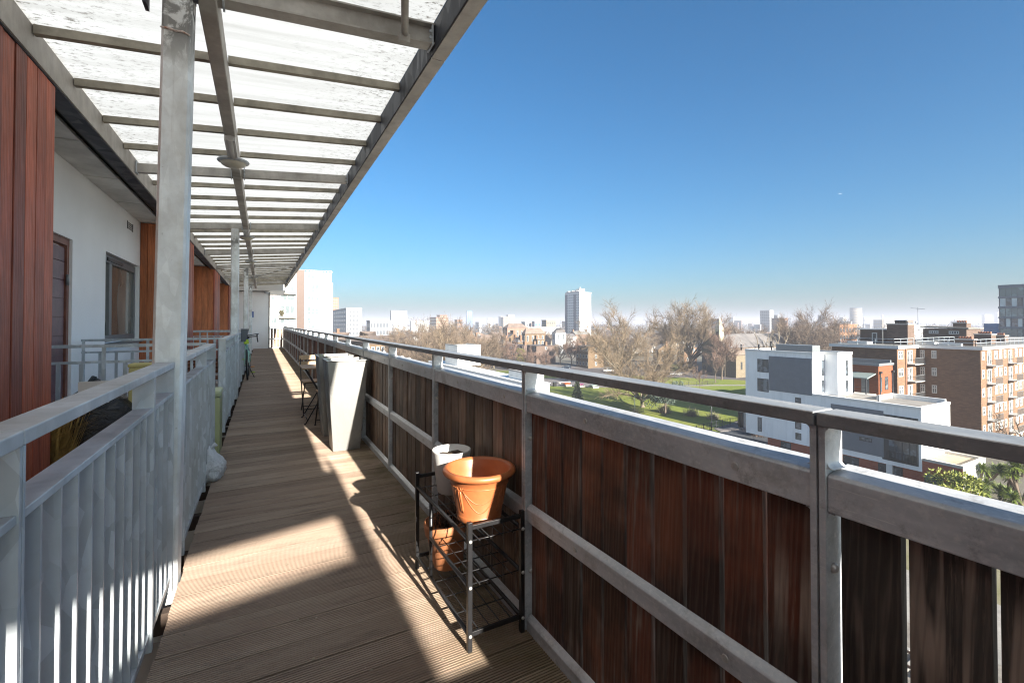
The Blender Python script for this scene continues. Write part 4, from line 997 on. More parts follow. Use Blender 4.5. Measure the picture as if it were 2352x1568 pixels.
r = wx(XW1 + .2, q5(1275, 975), q5(1322, 1115)); b = MB(); b.box(XW1 + .05, XW1 + .45, r[0], r[1], GZ, zB - .02); b.build('porch_pier', M_WPAINT, wf)
for zz0, zz1 in ((.30, .62), (-.12, .12)):        # slit windows, shaft end
    hgt = zT - zL; lo, hi = (.47, .86) if zz0 > 0 else (.06, .36); wm = (Xs + Xe) / 2
    win_y(wf, Ys, wm + .1, wm + .75, zL + hgt * lo, zL + hgt * hi, fr=.06, trans=.4)
    win_y(wf, yB - .052, Xs - .75, Xs - .2, zL + hgt * lo, zL + hgt * hi, fr=.06, trans=.4)
# little red brick annexe at the near end
za = hit(*q5(1868, 1012), 0, XW1)[2]; ya2 = hit(*q5(1868, 1012), 0, XW1)[1]
b = MB(); b.box(XW1 + .1, XW1 + 6.6, ya2, yC + .19, GZ, za); b.build('annexe', M_BRICK_R, wf)
b = MB(); b.box(XW1 + .12, XW1 + 6.62, ya2 - .04, ya2 - .001, GZ + .5, za); b.build('annexe_end', M_WPAINT, wf)
b = MB()
b.box(XW1 + .05, XW1 + .4, ya2 - .05, yC - .05, za, za + .3); b.box(XW1 + .4, XW1 + 6.65, ya2 - .05, ya2 + .3, za, za + .3); b.box(XW1 + 6.3, XW1 + 6.65, ya2 + .3, yC - .05, za, za + .3); b.build('annexe_parapet', M_CONC, wf)
b = MB(); b.box(XW1 + .4, XW1 + 6.3, ya2 + .3, yC - .05, za + .001, za + .015); b.build('annexe_roof', plain('sandy_roof', (.42, .33, .22), .9, var=.35, scale=.4), wf)
rr_ = wx(XW1 + .1, q5(1570, 1040), q5(1722, 1215)); win_x(wf, XW1 + .1, *rr_, mull=2, gm=M_GLASS, fr=.16)

# ---- brown brick flats
q4 = lambda x, y: ((2750 + x / 2.85) * .67879, (900 + y / 2.85) * .67879)
q6 = lambda x, y: ((2800 + x / 3.4842) * .67879, (1050 + y / 3.4842) * .67879)
bf = thing('brick_flats', 'five storey brown brick flats with white window frames and chimneys on a flat roof', 'building', (98, 30, GZ))
XA, XB = 90.6, 98.0
YB1 = hit(*q6(1060, 450), 0, XB)[1]; YB0 = hit(*q6(1805, 480), 0, XB)[1]; YA1 = hit(*q6(50, 420), 0, XA)[1]
ZR = hit(*q6(1805, 432), 0, XB)[2]; ZW = hit(*q6(1805, 468), 0, XB)[2]
b = MB(); b.box(XB, 175, YB0, YB1 + 12, GZ, ZW); b.box(XA, XB, YB1, YA1, GZ, ZW - .02); b.build('wall', M_BRICK, bf)
b = MB(); b.box(XB - .35, 175, YB0 - .35, YB1 + 12, ZW + .001, ZR); b.box(XA - .35, XB - .35, YB1 - .35, YA1 + .3, ZW + .001, ZR); b.build('roof_fascia', M_WPAINT, bf)
b = MB(); b.box(XB - .3, 174.9, YB0 - .3, YB1 + 11.9, ZR + .001, ZR + .03); b.box(XA - .3, XB - .3, YB1 - .3, YA1 + .2, ZR + .001, ZR + .03); b.build('roof', M_FELTD, bf)
ST = (hit(*q6(1115, 465), 0, XB)[2] - hit(*q6(1115, 865), 0, XB)[2]) / 2     # storey height
zw1 = hit(*q6(1115, 466), 0, XB)[2]; zw0 = hit(*q6(1115, 560), 0, XB)[2]
for k in range(6):
    for px0, px1 in ((1090, 1146), (1226, 1286)):
        ya_, yb_ = sorted((hit(*q6(px0, 500), 0, XB)[1], hit(*q6(px1, 500), 0, XB)[1]))
        win_x(bf, XB - .02, ya_, yb_, zw0 - k * ST, zw1 - k * ST, M_UPVC, M_GLASSP, 2, fr=.13, trans=.62)
# lit face of the wing
for k in range(5):
    za_, zc_ = zw0 - k * ST, zw1 - k * ST
    win_y(bf, YB1 - .02, XA + .35, XA + 2.0, za_, zc_, M_UPVC, M_GLASSP, 2, fr=.15, trans=.62)
    win_y(bf, YB1 - .02, XA + 3.6, XA + 5.4, za_ - .85, zc_, M_UPVC, M_GLASSP, 3, name='balcony_door', fr=.16)
    b = MB(); b.box(XA + 3.5, XB - .1, YB1 - 1.1, YB1, za_ - 1.02, za_ - .86); b.build('balcony_slab', M_CONC, bf)
    b = MB()
    for j in range(16): x = XA + 3.55 + j * .24; b.box(x, x + .03, YB1 - 1.08, YB1 - 1.05, za_ - .86, za_ + .1)
    b.box(XA + 3.5, XB - .1, YB1 - 1.1, YB1 - 1.05, za_ + .1, za_ + .15); b.build('balcony_rail', M_AGREY, bf)
# long lit face: repeating bays window / balcony door pair / windows
def bay(x):
    for k in range(6):
        za_, zc_ = zw0 - k * ST + .1, zw1 - k * ST + .1
        win_y(bf, YB0 - .02, x + .25, x + 1.35, za_, zc_, M_UPVC, M_GLASSP, 1, fr=.2, trans=.6)
        win_y(bf, YB0 - .02, x + 2.5, x + 4.2, za_ - .9, zc_, M_UPVC, M_GLASSP, 2, name='balcony_door', fr=.2)
        win_y(bf, YB0 - .02, x + 5.6, x + 7.0, za_, zc_, M_UPVC, M_GLASSP, 2, fr=.18, trans=.6)
        win_y(bf, YB0 - .02, x + 7.7, x + 9.0, za_, zc_, M_UPVC, M_GLASSP, 2, fr=.18, trans=.6)
        b = MB(); b.box(x + 2.2, x + 5.2, YB0 - 1.1, YB0, za_ - 1.05, za_ - .9); b.build('balcony_slab', M_CONC, bf)
        b = MB()
        for j in range(14): xx = x + 2.22 + j * .225; b.box(xx, xx + .035, YB0 - 1.08, YB0 - 1.05, za_ - .9, za_ + .1)
        b.box(x + 2.2, x + 5.2, YB0 - 1.1, YB0 - 1.05, za_ + .1, za_ + .15); b.build('balcony_rail', M_AGREY, bf)
for i in range(4): bay(XB + .1 + i * 9.6)
# roof furniture
def rx(X, p, q): return wx(X, q6(*p), q6(*q))
X1 = 98.0
r = rx(X1, (385, 225), (700, 375)); b = MB(); b.box(X1, X1 + 6, r[0], r[1], ZR + .03, r[3]); b.build('stair_house', M_BRICK_D, bf)
b = MB(); b.box(X1 - .3, X1 + 6.2, r[0] - .2, r[1] + .3, r[3], r[3] + .18); b.build('stair_roof', M_WPAINT, bf)
win_x(bf, X1 - .02, *rx(X1, (524, 262), (588, 372)), M_UPVC, M_FRAME, 1, name='door', fr=.15)
r = rx(X1 - 1, (700, 168), (948, 380)); b = MB(); b.box(X1 - 1, X1 + 1.6, r[0], r[1], ZR + .03, r[3]); ch = b.build('chimney', M_BRICK_D, bf)
b = MB(); b.box(X1 - 1.1, X1 + 1.7, r[0] - .1, r[1] + .1, r[3], r[3] + .2)
b.build('chimney_cap', M_CONC, ch)
for k in range(5): b = MB(); yy = r[0] + .7 + k * (r[1] - r[0] - 1.4) / 4.6; b.lathe([(.22, r[3] + .2), (.26, r[3] + .5), (.30, r[3] + .75), (.20, r[3] + .8), (.001, r[3] + .8)], (X1 + .3, yy, 0), 12); b.build('chimney_pot', M_BLACK, ch)
X2 = 118.0
r = rx(X2, (1125, 215), (1640, 330)); b = MB(); b.box(X2, X2 + 7, r[0], r[1], ZR + .03, r[3]); b.build('stair_house', M_BRICK_D, bf)
b = MB(); b.hexa([(X2 - .4, r[0] - .4, r[3] + .001), (X2 + 7.4, r[0] - .4, r[3] + .001), (X2 + 7.4, r[1] + .4, r[3] + .3), (X2 - .4, r[1] + .4, r[3] + .3)], [(X2 - .4, r[0] - .4, r[3] + .25), (X2 + 7.4, r[0] - .4, r[3] + .25), (X2 + 7.4, r[1] + .4, r[3] + .55), (X2 - .4, r[1] + .4, r[3] + .55)]); b.build('stair_roof', M_FELT, bf)
for p, q in (((1195, 236), (1308, 274)), ((1430, 242), (1552, 280))): win_x(bf, X2 - .02, *rx(X2, p, q), M_UPVC, M_GLASSP, 4, fr=.12)
def chim(X, p, q, d=1.5, pots=4, red=False):
    r = rx(X, p, q); b = MB(); b.box(X, X + d, r[0], r[1], ZR + .03, r[3]); c = b.build('chimney', M_BRICK_D if not red else M_BRICK, bf)
    b = MB(); b.box(X - .1, X + d + .1, r[0] - .1, r[1] + .1, r[3], r[3] + .15); b.build('chimney_cap', M_CONC, c)
    for k in range(pots):
        b = MB(); yy = r[0] + .4 + k * (r[1] - r[0] - .8) / max(1, pots - 1); b.lathe([(.16, r[3] + .15), (.2, r[3] + .5), (.13, r[3] + .55), (.001, r[3] + .55)], (X + d / 2, yy, 0), 10); b.build('chimney_pot', M_RED, c)
chim(X2 + 2, (1480, 152), (1640, 230), 2.2, 4); chim(100, (1505, 345), (1720, 405), 1.4, 5); chim(112, (1728, 285), (1930, 385), 2.4, 5); chim(126, (1950, 300), (2090, 370), 2, 4)
b = MB(); b.box(99.5, 101, YB0 + 6, YB0 + 7.2, ZR + .03, ZR + .5); b.box(99.2, 101.4, YB0 + 2.6, YB0 + 5.4, ZR + .03, ZR + .4); b.box(92.5, 94.5, YB1 + 5, YB1 + 8, ZR + .03, ZR + .5); b.build('rooflight', M_WPAINT, bf)
b = MB(); b.box(98.4, 99.3, YB1 + 1.2, YB1 + 2.2, ZR + .03, ZR + 2.3); b.build('roof_hatch', M_WPAINT, bf)
def guard(pts):
    b = MB()
    for i in range(len(pts) - 1):
        p, q = np.array(pts[i]), np.array(pts[i + 1]); L = np.linalg.norm(q - p); n = max(1, int(L / 2.2))
        for zz in (.55, 1.1): b.bar((p[0], p[1], ZR + zz), (q[0], q[1], ZR + zz), .06, .06)
        for k in range(n + 1): s = p + (q - p) * k / n; b.box(s[0] - .03, s[0] + .03, s[1] - .03, s[1] + .03, ZR + .03, ZR + 1.1)
    b.build('roof_guard_rail', M_GALV, bf)
guard([(XA + 1, YA1 - 1), (XA + 1, YB1 + .8), (XB + .8, YB1 + .8)]); guard([(XB + .8, YB1 - .4), (XB + .8, YB0 + .8), (170, YB0 + .8)]); guard([(116, YB1 + .8), (XB + 2.5, YB1 + 1.0)])
b = MB(); b.tube([(X1 - 1.2, hit(*q6(688, 200), 0, X1)[1], ZR), (X1 - 1.2, hit(*q6(688, 200), 0, X1)[1], ZR + 5.2)], .10, 6); b.build('aerial_mast', M_CONC, bf)
b = MB(); yy = YB1 + 8; b.tube([(121, yy, ZR + 3), (121, yy, ZR + 7)], .05, 5); b.bar((121, yy - 1.2, ZR + 6.6), (121, yy + 1.2, ZR + 6.9), .06, .06); b.build('aerial', M_AGREY, bf)
for xx in (XA + 2.9, ): b = MB(); b.tube([(xx, YB1 - .1, GZ), (xx, YB1 - .1, ZW)], .07, 6); b.build('drainpipe', M_RED, bf)

# ---- orange brick block with covered deck between the two
ob = thing('orange_brick_block', 'small flat roofed orange brick block with covered access deck behind the white flats', 'building', (80, 33, GZ))
Xo = 80.0; r = wx(Xo, q6(295, 635), q6(605, 1040)); xo1 = hit(*q6(768, 640), 1, r[0])[0]
b = MB(); b.box(Xo, xo1, r[0], r[1] + 6, GZ, r[3]); b.build('wall', M_BRICK_O, ob)
b = MB(); b.box(Xo - .15, Xo + .2, r[0] - .15, r[1] + 6, r[3], r[3] + .35); b.box(Xo + .2, xo1 + .1, r[0] - .15, r[0] + .2, r[3], r[3] + .35); b.box(xo1 - .25, xo1 + .1, r[0] + .2, r[1] + 6, r[3], r[3] + .7); b.build('parapet', M_AGREY, ob)
b = MB(); b.box(Xo + .2, xo1 - .25, r[0] + .2, r[1] + 5.8, r[3] + .001, r[3] + .02); b.build('roof', M_FELT, ob)
w = wx(Xo, q6(685, 800), q6(722, 960)); win_y(ob, r[0] - .02, Xo + 1.9, Xo + 2.9, w[2], w[3], M_FRAME, M_GLASSP, 1, fr=.12, trans=.4); win_y(ob, r[0] - .02, Xo + .65, Xo + .95, w[2] - .2, w[3], M_FRAME, M_GLASS, 1, fr=.06)
win_y(ob, r[0] - .02, Xo + 1.9, Xo + 2.9, w[2] - 3.4, w[2] - 1.3, M_FRAME, M_GLASSP, 1, fr=.12)
for xx in (Xo + .35, xo1 - .3): b = MB(); b.tube([(xx, r[0] - .1, GZ), (xx, r[0] - .1, w[3] + .6)], .08, 6); b.box(xx - .18, xx + .18, r[0] - .3, r[0], w[3] + .6, w[3] + .9); b.build('drainpipe', M_FRAME, ob)
k = wx(Xo - 2.2, q6(290, 770), q6(585, 1010))
b = MB(); b.hexa([(Xo - 2.6, r[0] + .3, k[3] - .25), (Xo - .05, r[0] + .3, k[3] + .3), (Xo - .05, r[1] + 5, k[3] + .3), (Xo - 2.6, r[1] + 5, k[3] - .25)], [(Xo - 2.6, r[0] + .3, k[3] - .1), (Xo - .05, r[0] + .3, k[3] + .45), (Xo - .05, r[1] + 5, k[3] + .45), (Xo - 2.6, r[1] + 5, k[3] - .1)]); b.build('deck_canopy', plain('grey_green_metal', (.24, .29, .28), .5, .2, var=.2), ob)
b = MB(); b.box(Xo - 2.5, Xo - .01, r[0] + .3, r[1] + 5, k[2] - .3, k[2]); b.build('access_deck', M_CONC, ob)
for j in range(6): b = MB(); yy = r[0] + .5 + j * 1.6; b.box(Xo - 2.5, Xo - 2.38, yy, yy + .12, k[2], k[3] - .2); b.build('deck_post', M_FRAME, ob)
b = MB(); b.box(Xo - 2.45, Xo - 2.40, r[0] + .5, r[1] + 5, k[2] + 1.0, k[2] + 1.06); b.box(Xo - 2.45, Xo - 2.40, r[0] + .5, r[1] + 5, k[2] + .5, k[2] + .54); b.build('deck_rail', M_FRAME, ob)
for j in range(3): b = MB(); yy = r[0] + 1.2 + j * 2.6; b.box(Xo - .06, Xo - .001, yy, yy + 1, k[2], k[2] + 2.1); b.build('door', M_AGREY, ob)

# ---- near lower wing with two white lift housings
lw = thing('white_roof_wing', 'long white parapet roof with two pale boxy lift housings beyond the railing', 'building', (25, 40, GZ))
q7 = lambda x, y: ((1000 + x / 2.6133) * .67879, (1100 + y / 2.6133) * .67879)
Xl = 26.0
c2 = hit(*q7(2097, 440), 0, Xl); c2l = hit(*q7(1885, 420), 0, Xl); c2b = hit(*q7(2097, 600), 0, Xl)
c1 = hit(*q7(1435, 185), 0, Xl); c1l = hit(*q7(1325, 175), 0, Xl); c1b = hit(*q7(1435, 362), 0, Xl)
zr = c1b[2]
M_PANEL = clad_panel('pale_metal_panel', (.74, .74, .71), 1.0)
xr2 = hit(*q7(2196, 430), 1, c2[1])[0]; xr1 = hit(*q7(1637, 180), 1, c1[1])[0]
b = MB(); b.box(Xl, xr2, c2[1], c2l[1], zr, c2[2]); b.build('lift_housing', M_PANEL, lw)
b = MB(); b.box(Xl, xr1, c1[1], c1l[1], zr, c1[2]); b.build('lift_housing', M_PANEL, lw)
for cc, cl_, xr_ in ((c2, c2l, xr2), (c1, c1l, xr1)):
    b = MB(); t_ = .18
    b.box(Xl - .03, xr_ + .03, cc[1] - .03, cc[1] + t_, cc[2], cc[2] + .16); b.box(Xl - .03, Xl + t_, cc[1] + t_, cl_[1], cc[2], cc[2] + .16); b.box(xr_ - t_, xr_ + .03, cc[1] + t_, cl_[1], cc[2], cc[2] + .16); b.build('housing_coping', M_CONC, lw)
b = MB(); b.box(Xl - .8, xr2 + .2, c2[1] - .8, c1l[1] + 6, GZ, zr - .06); b.build('wall', M_RENDER2, lw)
b = MB(); b.box(Xl - .9, xr2 + .3, c2[1] - .9, c1l[1] + 6.1, zr - .059, zr - .002); b.build('roof', M_WPAINT, lw)
b = MB(); b.box(xr2 - 1.2, xr2 - .5, c2[1] - .06, c2[1] - .01, zr - .3, c2[2] - .9); b.build('access_panel', M_UPVC, lw)
for k_, (px, py) in enumerate(((745, 225), (795, 232), (895, 262), (955, 275), (1015, 290))):
    p = hit(*q7(px, py), 2, zr + 1.0); b = MB(); x, y_, z = p
    b.tube([(x, y_, zr - 3.5), (x, y_, z - .1), (x - .15, y_ - .05, z), (x - .42, y_ - .15, z), (x - .50, y_ - .18, z - .25)], .11, 8)
    o = b.build('roof_vent', M_WPAINT, loc=(x, y_, zr - 3.5)); tag(o, 'white swan-neck vent pipe in the row on the low roof left of the lift housings', 'vent pipe', 'swan-neck vents on the low roof')
vb = MB(); p = hit(*q7(880, 275), 2, zr + 0); vb.box(p[0] - 14, p[0] + 4, p[1] - 7, p[1] + 22, GZ, zr - 3.5); o = vb.build('low_roof_building', M_FELT, loc=(p[0], p[1], GZ)); tag(o, 'low flat roofed building carrying the row of white vent pipes', 'building')

# ---- white apartment slab at the left, facing the camera side
Yw = 121.0
wa = thing('white_apartment_tower', 'tall bright white apartment slab with a brown slatted strip, beyond the end of the walkway', 'building', (9, Yw, GZ))
q8 = lambda x, y: ((600 + x / 2.6133) * .67879, (900 + y / 2.6133) * .67879)
def wy(Y, p, q): 
    a, c = hit(p[0], p[1], 1, Y), hit(q[0], q[1], 1, Y); return min(a[0], c[0]), max(a[0], c[0]), min(a[2], c[2]), max(a[2], c[2])
r = wy(Yw, q8(960, 40), q8(1362, 560)); 
b = MB(); b.box(r[0], r[1], Yw, Yw + 14, GZ, r[3]); b.build('wall', M_WPAINT, wa)
b = MB()
for k in range(14): x = r[0] + (r[1] - r[0]) * k / 13; b.box(x - .12, x + .12, Yw + .05, Yw + .3, r[3], r[3] + .35)
b.box(r[0], r[1], Yw + .1, Yw + .2, r[3] + .35, r[3] + .42); b.build('roof_rail', M_WPAINT, wa)
s = wy(Yw, q8(1055, 35), q8(1122, 560)); b = MB(); b.box(s[0], s[1], Yw - .12, Yw - .001, GZ, s[3]); b.build('slatted_strip', M_CLADB, wa)
M_GLW = glass('bright_sky_glass', (.10, .125, .14), .10, 1.9, .6)
for yy0, yy1 in ((65, 118), (158, 235), (262, 325), (352, 432), (455, 508), (520, 548)):
    w = wy(Yw, q8(1148, yy0), q8(1255, yy1)); win_y(wa, Yw - .01, *w, M_UPVC, M_GLW, 3, fr=.14, trans=.36 if yy1 - yy0 > 60 else None)
for yy0, yy1 in ((60, 110), (160, 225)):
    w = wy(Yw, q8(965, yy0), q8(1035, yy1)); win_y(wa, Yw - .01, *w, M_UPVC, M_GLW, 2, fr=.14)
b = MB(); b.box(r[1] + .05, r[1] + .35, Yw + .3, Yw + 14, GZ, r[3] - 2.5); b.build('side_fin', M_AGREY, wa)
# lower white wing with glazed balconies, in front
Yv = 108.0
wl = thing('white_balcony_block', 'lower white block with glazed balconies in front of the white apartment slab', 'building', (4, Yv, GZ))
r = wy(Yv, q8(820, 235), q8(1050, 700)); b = MB(); b.box(r[0] - 3, r[1], Yv, Yv + 12.5, GZ, r[3]); b.build('wall', M_WPAINT, wl)
s = wy(Yv, q8(820, 235), q8(882, 362)); b = MB(); b.box(s[0] - 3, s[1], Yv - .1, Yv - .001, s[2], s[3]); b.build('beige_panel', plain('beige_panel', (.50, .44, .38), .7, var=.1), wl)
for (x0_, y0_, x1_, y1_, mm) in ((905, 252, 1038, 310, 2), (905, 345, 1038, 425, 3), (905, 458, 1038, 508, 3), (822, 455, 880, 508, 2), (826, 265, 862, 312, 1)):
    w = wy(Yv, q8(x0_, y0_), q8(x1_, y1_)); win_y(wl, Yv - .11, *w, M_UPVC, M_GLW, mm, fr=.13)
for yy in (240, 448):
    w = wy(Yv, q8(890, yy), q8(1052, yy + 10)); b = MB(); b.box(w[0], w[1], Yv - 1.2, Yv - .001, w[2], w[3]); b.build('balcony_slab', M_CONC, wl)
w = wy(Yv, q8(885, 240), q8(890, 600)); b = MB(); b.box(w[0], w[1] + .1, Yv - 1.2, Yv - .001, w[2], w[3]); b.build('downpipe', M_AGREY, wl)
w = wy(Yv - 1, q8(905, 390), q8(940, 440)); b = MB()
for _ in range(160):
    c = np.array((R.uniform(w[0], w[1]), Yv - .9 + R.uniform(-.3, .3), R.uniform(w[2], w[3]))); d = np.array([R.uniform(-.25, .25) for _ in range(3)]); e = np.array([R.uniform(-.25, .25) for _ in range(3)]); b.add([c, c + d, c + e], [(0, 1, 2)])
o = b.build('balcony_shrub', plain('balcony_foliage', (.12, .10, .045), .9, var=.4), loc=((w[0] + w[1]) / 2, Yv - .9, w[2])); tag(o, 'small brownish shrub on the balcony of the white block', 'shrub')
# ================================================================== MIDDLE DISTANCE AND SKYLINE
def block_at(pc, pl, pr, depth, ytop):
    c = at(pc, 741, depth); X, Y = c[0], c[1]
    l = hit(pl, 741.001, 0, X) if abs(pl - pc) > .5 else None; r_ = hit(pr, 741.001, 1, Y) if abs(pr - pc) > .5 else None
    zt = at(pc, ytop, depth)[2]
    Y1 = l[1] if l is not None else Y + 15; X1 = r_[0] if r_ is not None else X + 15
    return X, X1, Y, Y1, zt
def striped(gm, wm, period):
    k = max(1, round(period * 2)) / 2; nm = 'windows_%s_%s_%s' % (gm.name, wm.name, k)
    if nm in MATS: return MATS[nm]
    m = NT(nm, .3, 0, .5); v = m.coord((1, 1, 0)); sx = m.n.new('ShaderNodeSeparateXYZ'); m.l.new(v, sx.inputs[0])
    f = m.math('FRACT', m.math('DIVIDE', m.math('ADD', sx.outputs[0], sx.outputs[1]), k))
    gcol = FARCOL.get(gm.name, (.05, .06, .07)); wcol = FARCOL.get(wm.name, (.4, .4, .4))
    m.col(m.mix(m.math('GREATER_THAN', f, .62), gcol, wcol)); MATS[nm] = m.m; return m.m
def tower(name, label, pc, pl, pr, depth, ytop, mat, gm, nst=8, mx=3, my=3, cap=None, group=None, cat='building', gap=.45):
    X, X1, Y, Y1, zt = block_at(pc, pl, pr, depth, ytop); t = thing(name, label, cat, (X, Y, GZ), group)
    b = MB(); b.box(X, X1, Y, Y1, GZ, zt); b.build('wall', mat, t)
    z0 = GZ + 3
    h = (zt - .6 - z0) / nst
    for j in range(nst):
        za, zc = z0 + h * (j + gap * .55), z0 + h * (j + 1 - gap * .45)
        if mx: b = MB(); b.box(X - .15, X - .01, Y + .5, Y1 - .5, za, zc); b.build('window_band', striped(gm, mat, (Y1 - Y) / mx), t)
        if my: b = MB(); b.box(X + .5, X1 - .5, Y - .15, Y - .01, za, zc); b.build('window_band', striped(gm, mat, (X1 - X) / my), t)
    b = MB(); b.box(X - .3, X1 + .3, Y - .3, Y1 + .3, zt + .01, zt + .6); b.build('roof_edge', cap or mat, t)
    return t, (X, X1, Y, Y1, zt)
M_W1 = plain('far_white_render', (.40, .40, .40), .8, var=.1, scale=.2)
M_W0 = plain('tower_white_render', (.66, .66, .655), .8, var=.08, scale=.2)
M_W2 = plain('far_grey_cladding', (.24, .255, .28), .7, var=.15, scale=.2)
M_W3 = plain('far_brick', (.20, .125, .09), .9, var=.2, scale=.2)
M_W4 = plain('far_orange_brick', (.26, .135, .075), .9, var=.2, scale=.2)
M_W5 = plain('far_buff', (.27, .225, .165), .9, var=.2, scale=.2)
M_W6 = plain('far_dark_cladding', (.10, .115, .14), .6, var=.3, scale=.2)
M_BG = glass('blue_tower_glass', (.06, .13, .24), .1, 1.6, .2)
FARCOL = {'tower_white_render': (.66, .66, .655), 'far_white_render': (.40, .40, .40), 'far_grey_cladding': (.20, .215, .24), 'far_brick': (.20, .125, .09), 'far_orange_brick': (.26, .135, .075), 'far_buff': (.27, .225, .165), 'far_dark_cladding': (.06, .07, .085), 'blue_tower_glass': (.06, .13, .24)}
# the white tower block
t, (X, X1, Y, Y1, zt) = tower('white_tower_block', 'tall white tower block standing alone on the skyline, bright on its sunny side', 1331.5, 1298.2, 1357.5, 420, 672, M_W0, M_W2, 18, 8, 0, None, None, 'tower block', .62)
for (a, c) in ((.0, .16), (.60, .76), (.97, 1.0)):
    b = MB(); y0 = Y1 - (Y1 - Y) * c; y1 = Y1 - (Y1 - Y) * a; b.box(X - .25, X - .16, y0, y1, GZ + 2, zt - 1); b.build('balcony_stack', plain('tower_balcony_grey', (.13, .155, .20), .6, var=.4, scale=.5), t)
b = MB()
for k in range(10): yy = Y + (Y1 - Y) * (k + .5) / 10; b.box(X + .3, X + 2.2, yy - .7, yy + .5, zt + .6, zt + 2.0 + (k % 3) * .3)
b.box(X + 3, X + 9, Y + 4, Y + 9, zt + .6, zt + 4.0); b.box(X + 4, X + 5, Y + 5, Y + 6, zt + 4, zt + 5.6); b.box(X + 6, X1 - 1, Y + 10, Y1 - 2, zt + .6, zt + 3.6); b.build('roof_plant', M_W1, t)
# dark glass tower on the right
M_GLBR = plain('pale_sky_panes', (.62, .68, .68), .4, var=.2, scale=.6)  # alternate panes kept pale, sky reflection put into their colour
X = 205.0; pa = hit(2293, 655, 0, X); pb = hit(2420, 655, 0, X)
gt = thing('glass_apartment_tower', 'grey glass apartment tower with banded floors rising behind the brick flats', 'tower block', (X, pa[1], GZ))
y1, y0, zt = pa[1], pb[1], pa[2]
b = MB(); b.box(X + .3, X + 20, y0, y1, GZ, zt - .3); b.build('wall', M_W6, gt)
fl = 3.2
for k in range(8):
    z = zt - 1.0 - k * fl
    b = MB(); b.box(X - .1, X + 20.1, y0 - .1, y1 + .1, z, z + (1.0 if k == 0 else .62)); b.build('floor_band', plain('tower_band_grey', (.14, .165, .20), .5, .1, var=.2), gt)
    for i in range(9):
        ya = y1 - .3 - i * (y1 - y0) / 9; w = (y1 - y0) / 9 * R.choice((.72, .9, .95))
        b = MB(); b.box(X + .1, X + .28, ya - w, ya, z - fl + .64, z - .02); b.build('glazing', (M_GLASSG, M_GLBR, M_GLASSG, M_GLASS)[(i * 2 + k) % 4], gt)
t, bb = tower('grey_podium', 'dull grey block at the foot of the glass tower', 2288, 2285, 2300, 190, 748, M_W2, M_W6, 6, 2, 2)
bh = MB(); p = at(2322, 762, 175); bh.box(p[0], p[0] + 2, p[1] - 10, p[1] + 7.5, GZ, p[2] + 3.2); o = bh.build('blue_site_hoarding', plain('blue_sheeting', (.02, .13, .32), .6, var=.4, scale=.4), loc=(p[0], p[1], GZ)); tag(o, 'bright blue sheeted scaffold below the glass tower', 'scaffold')
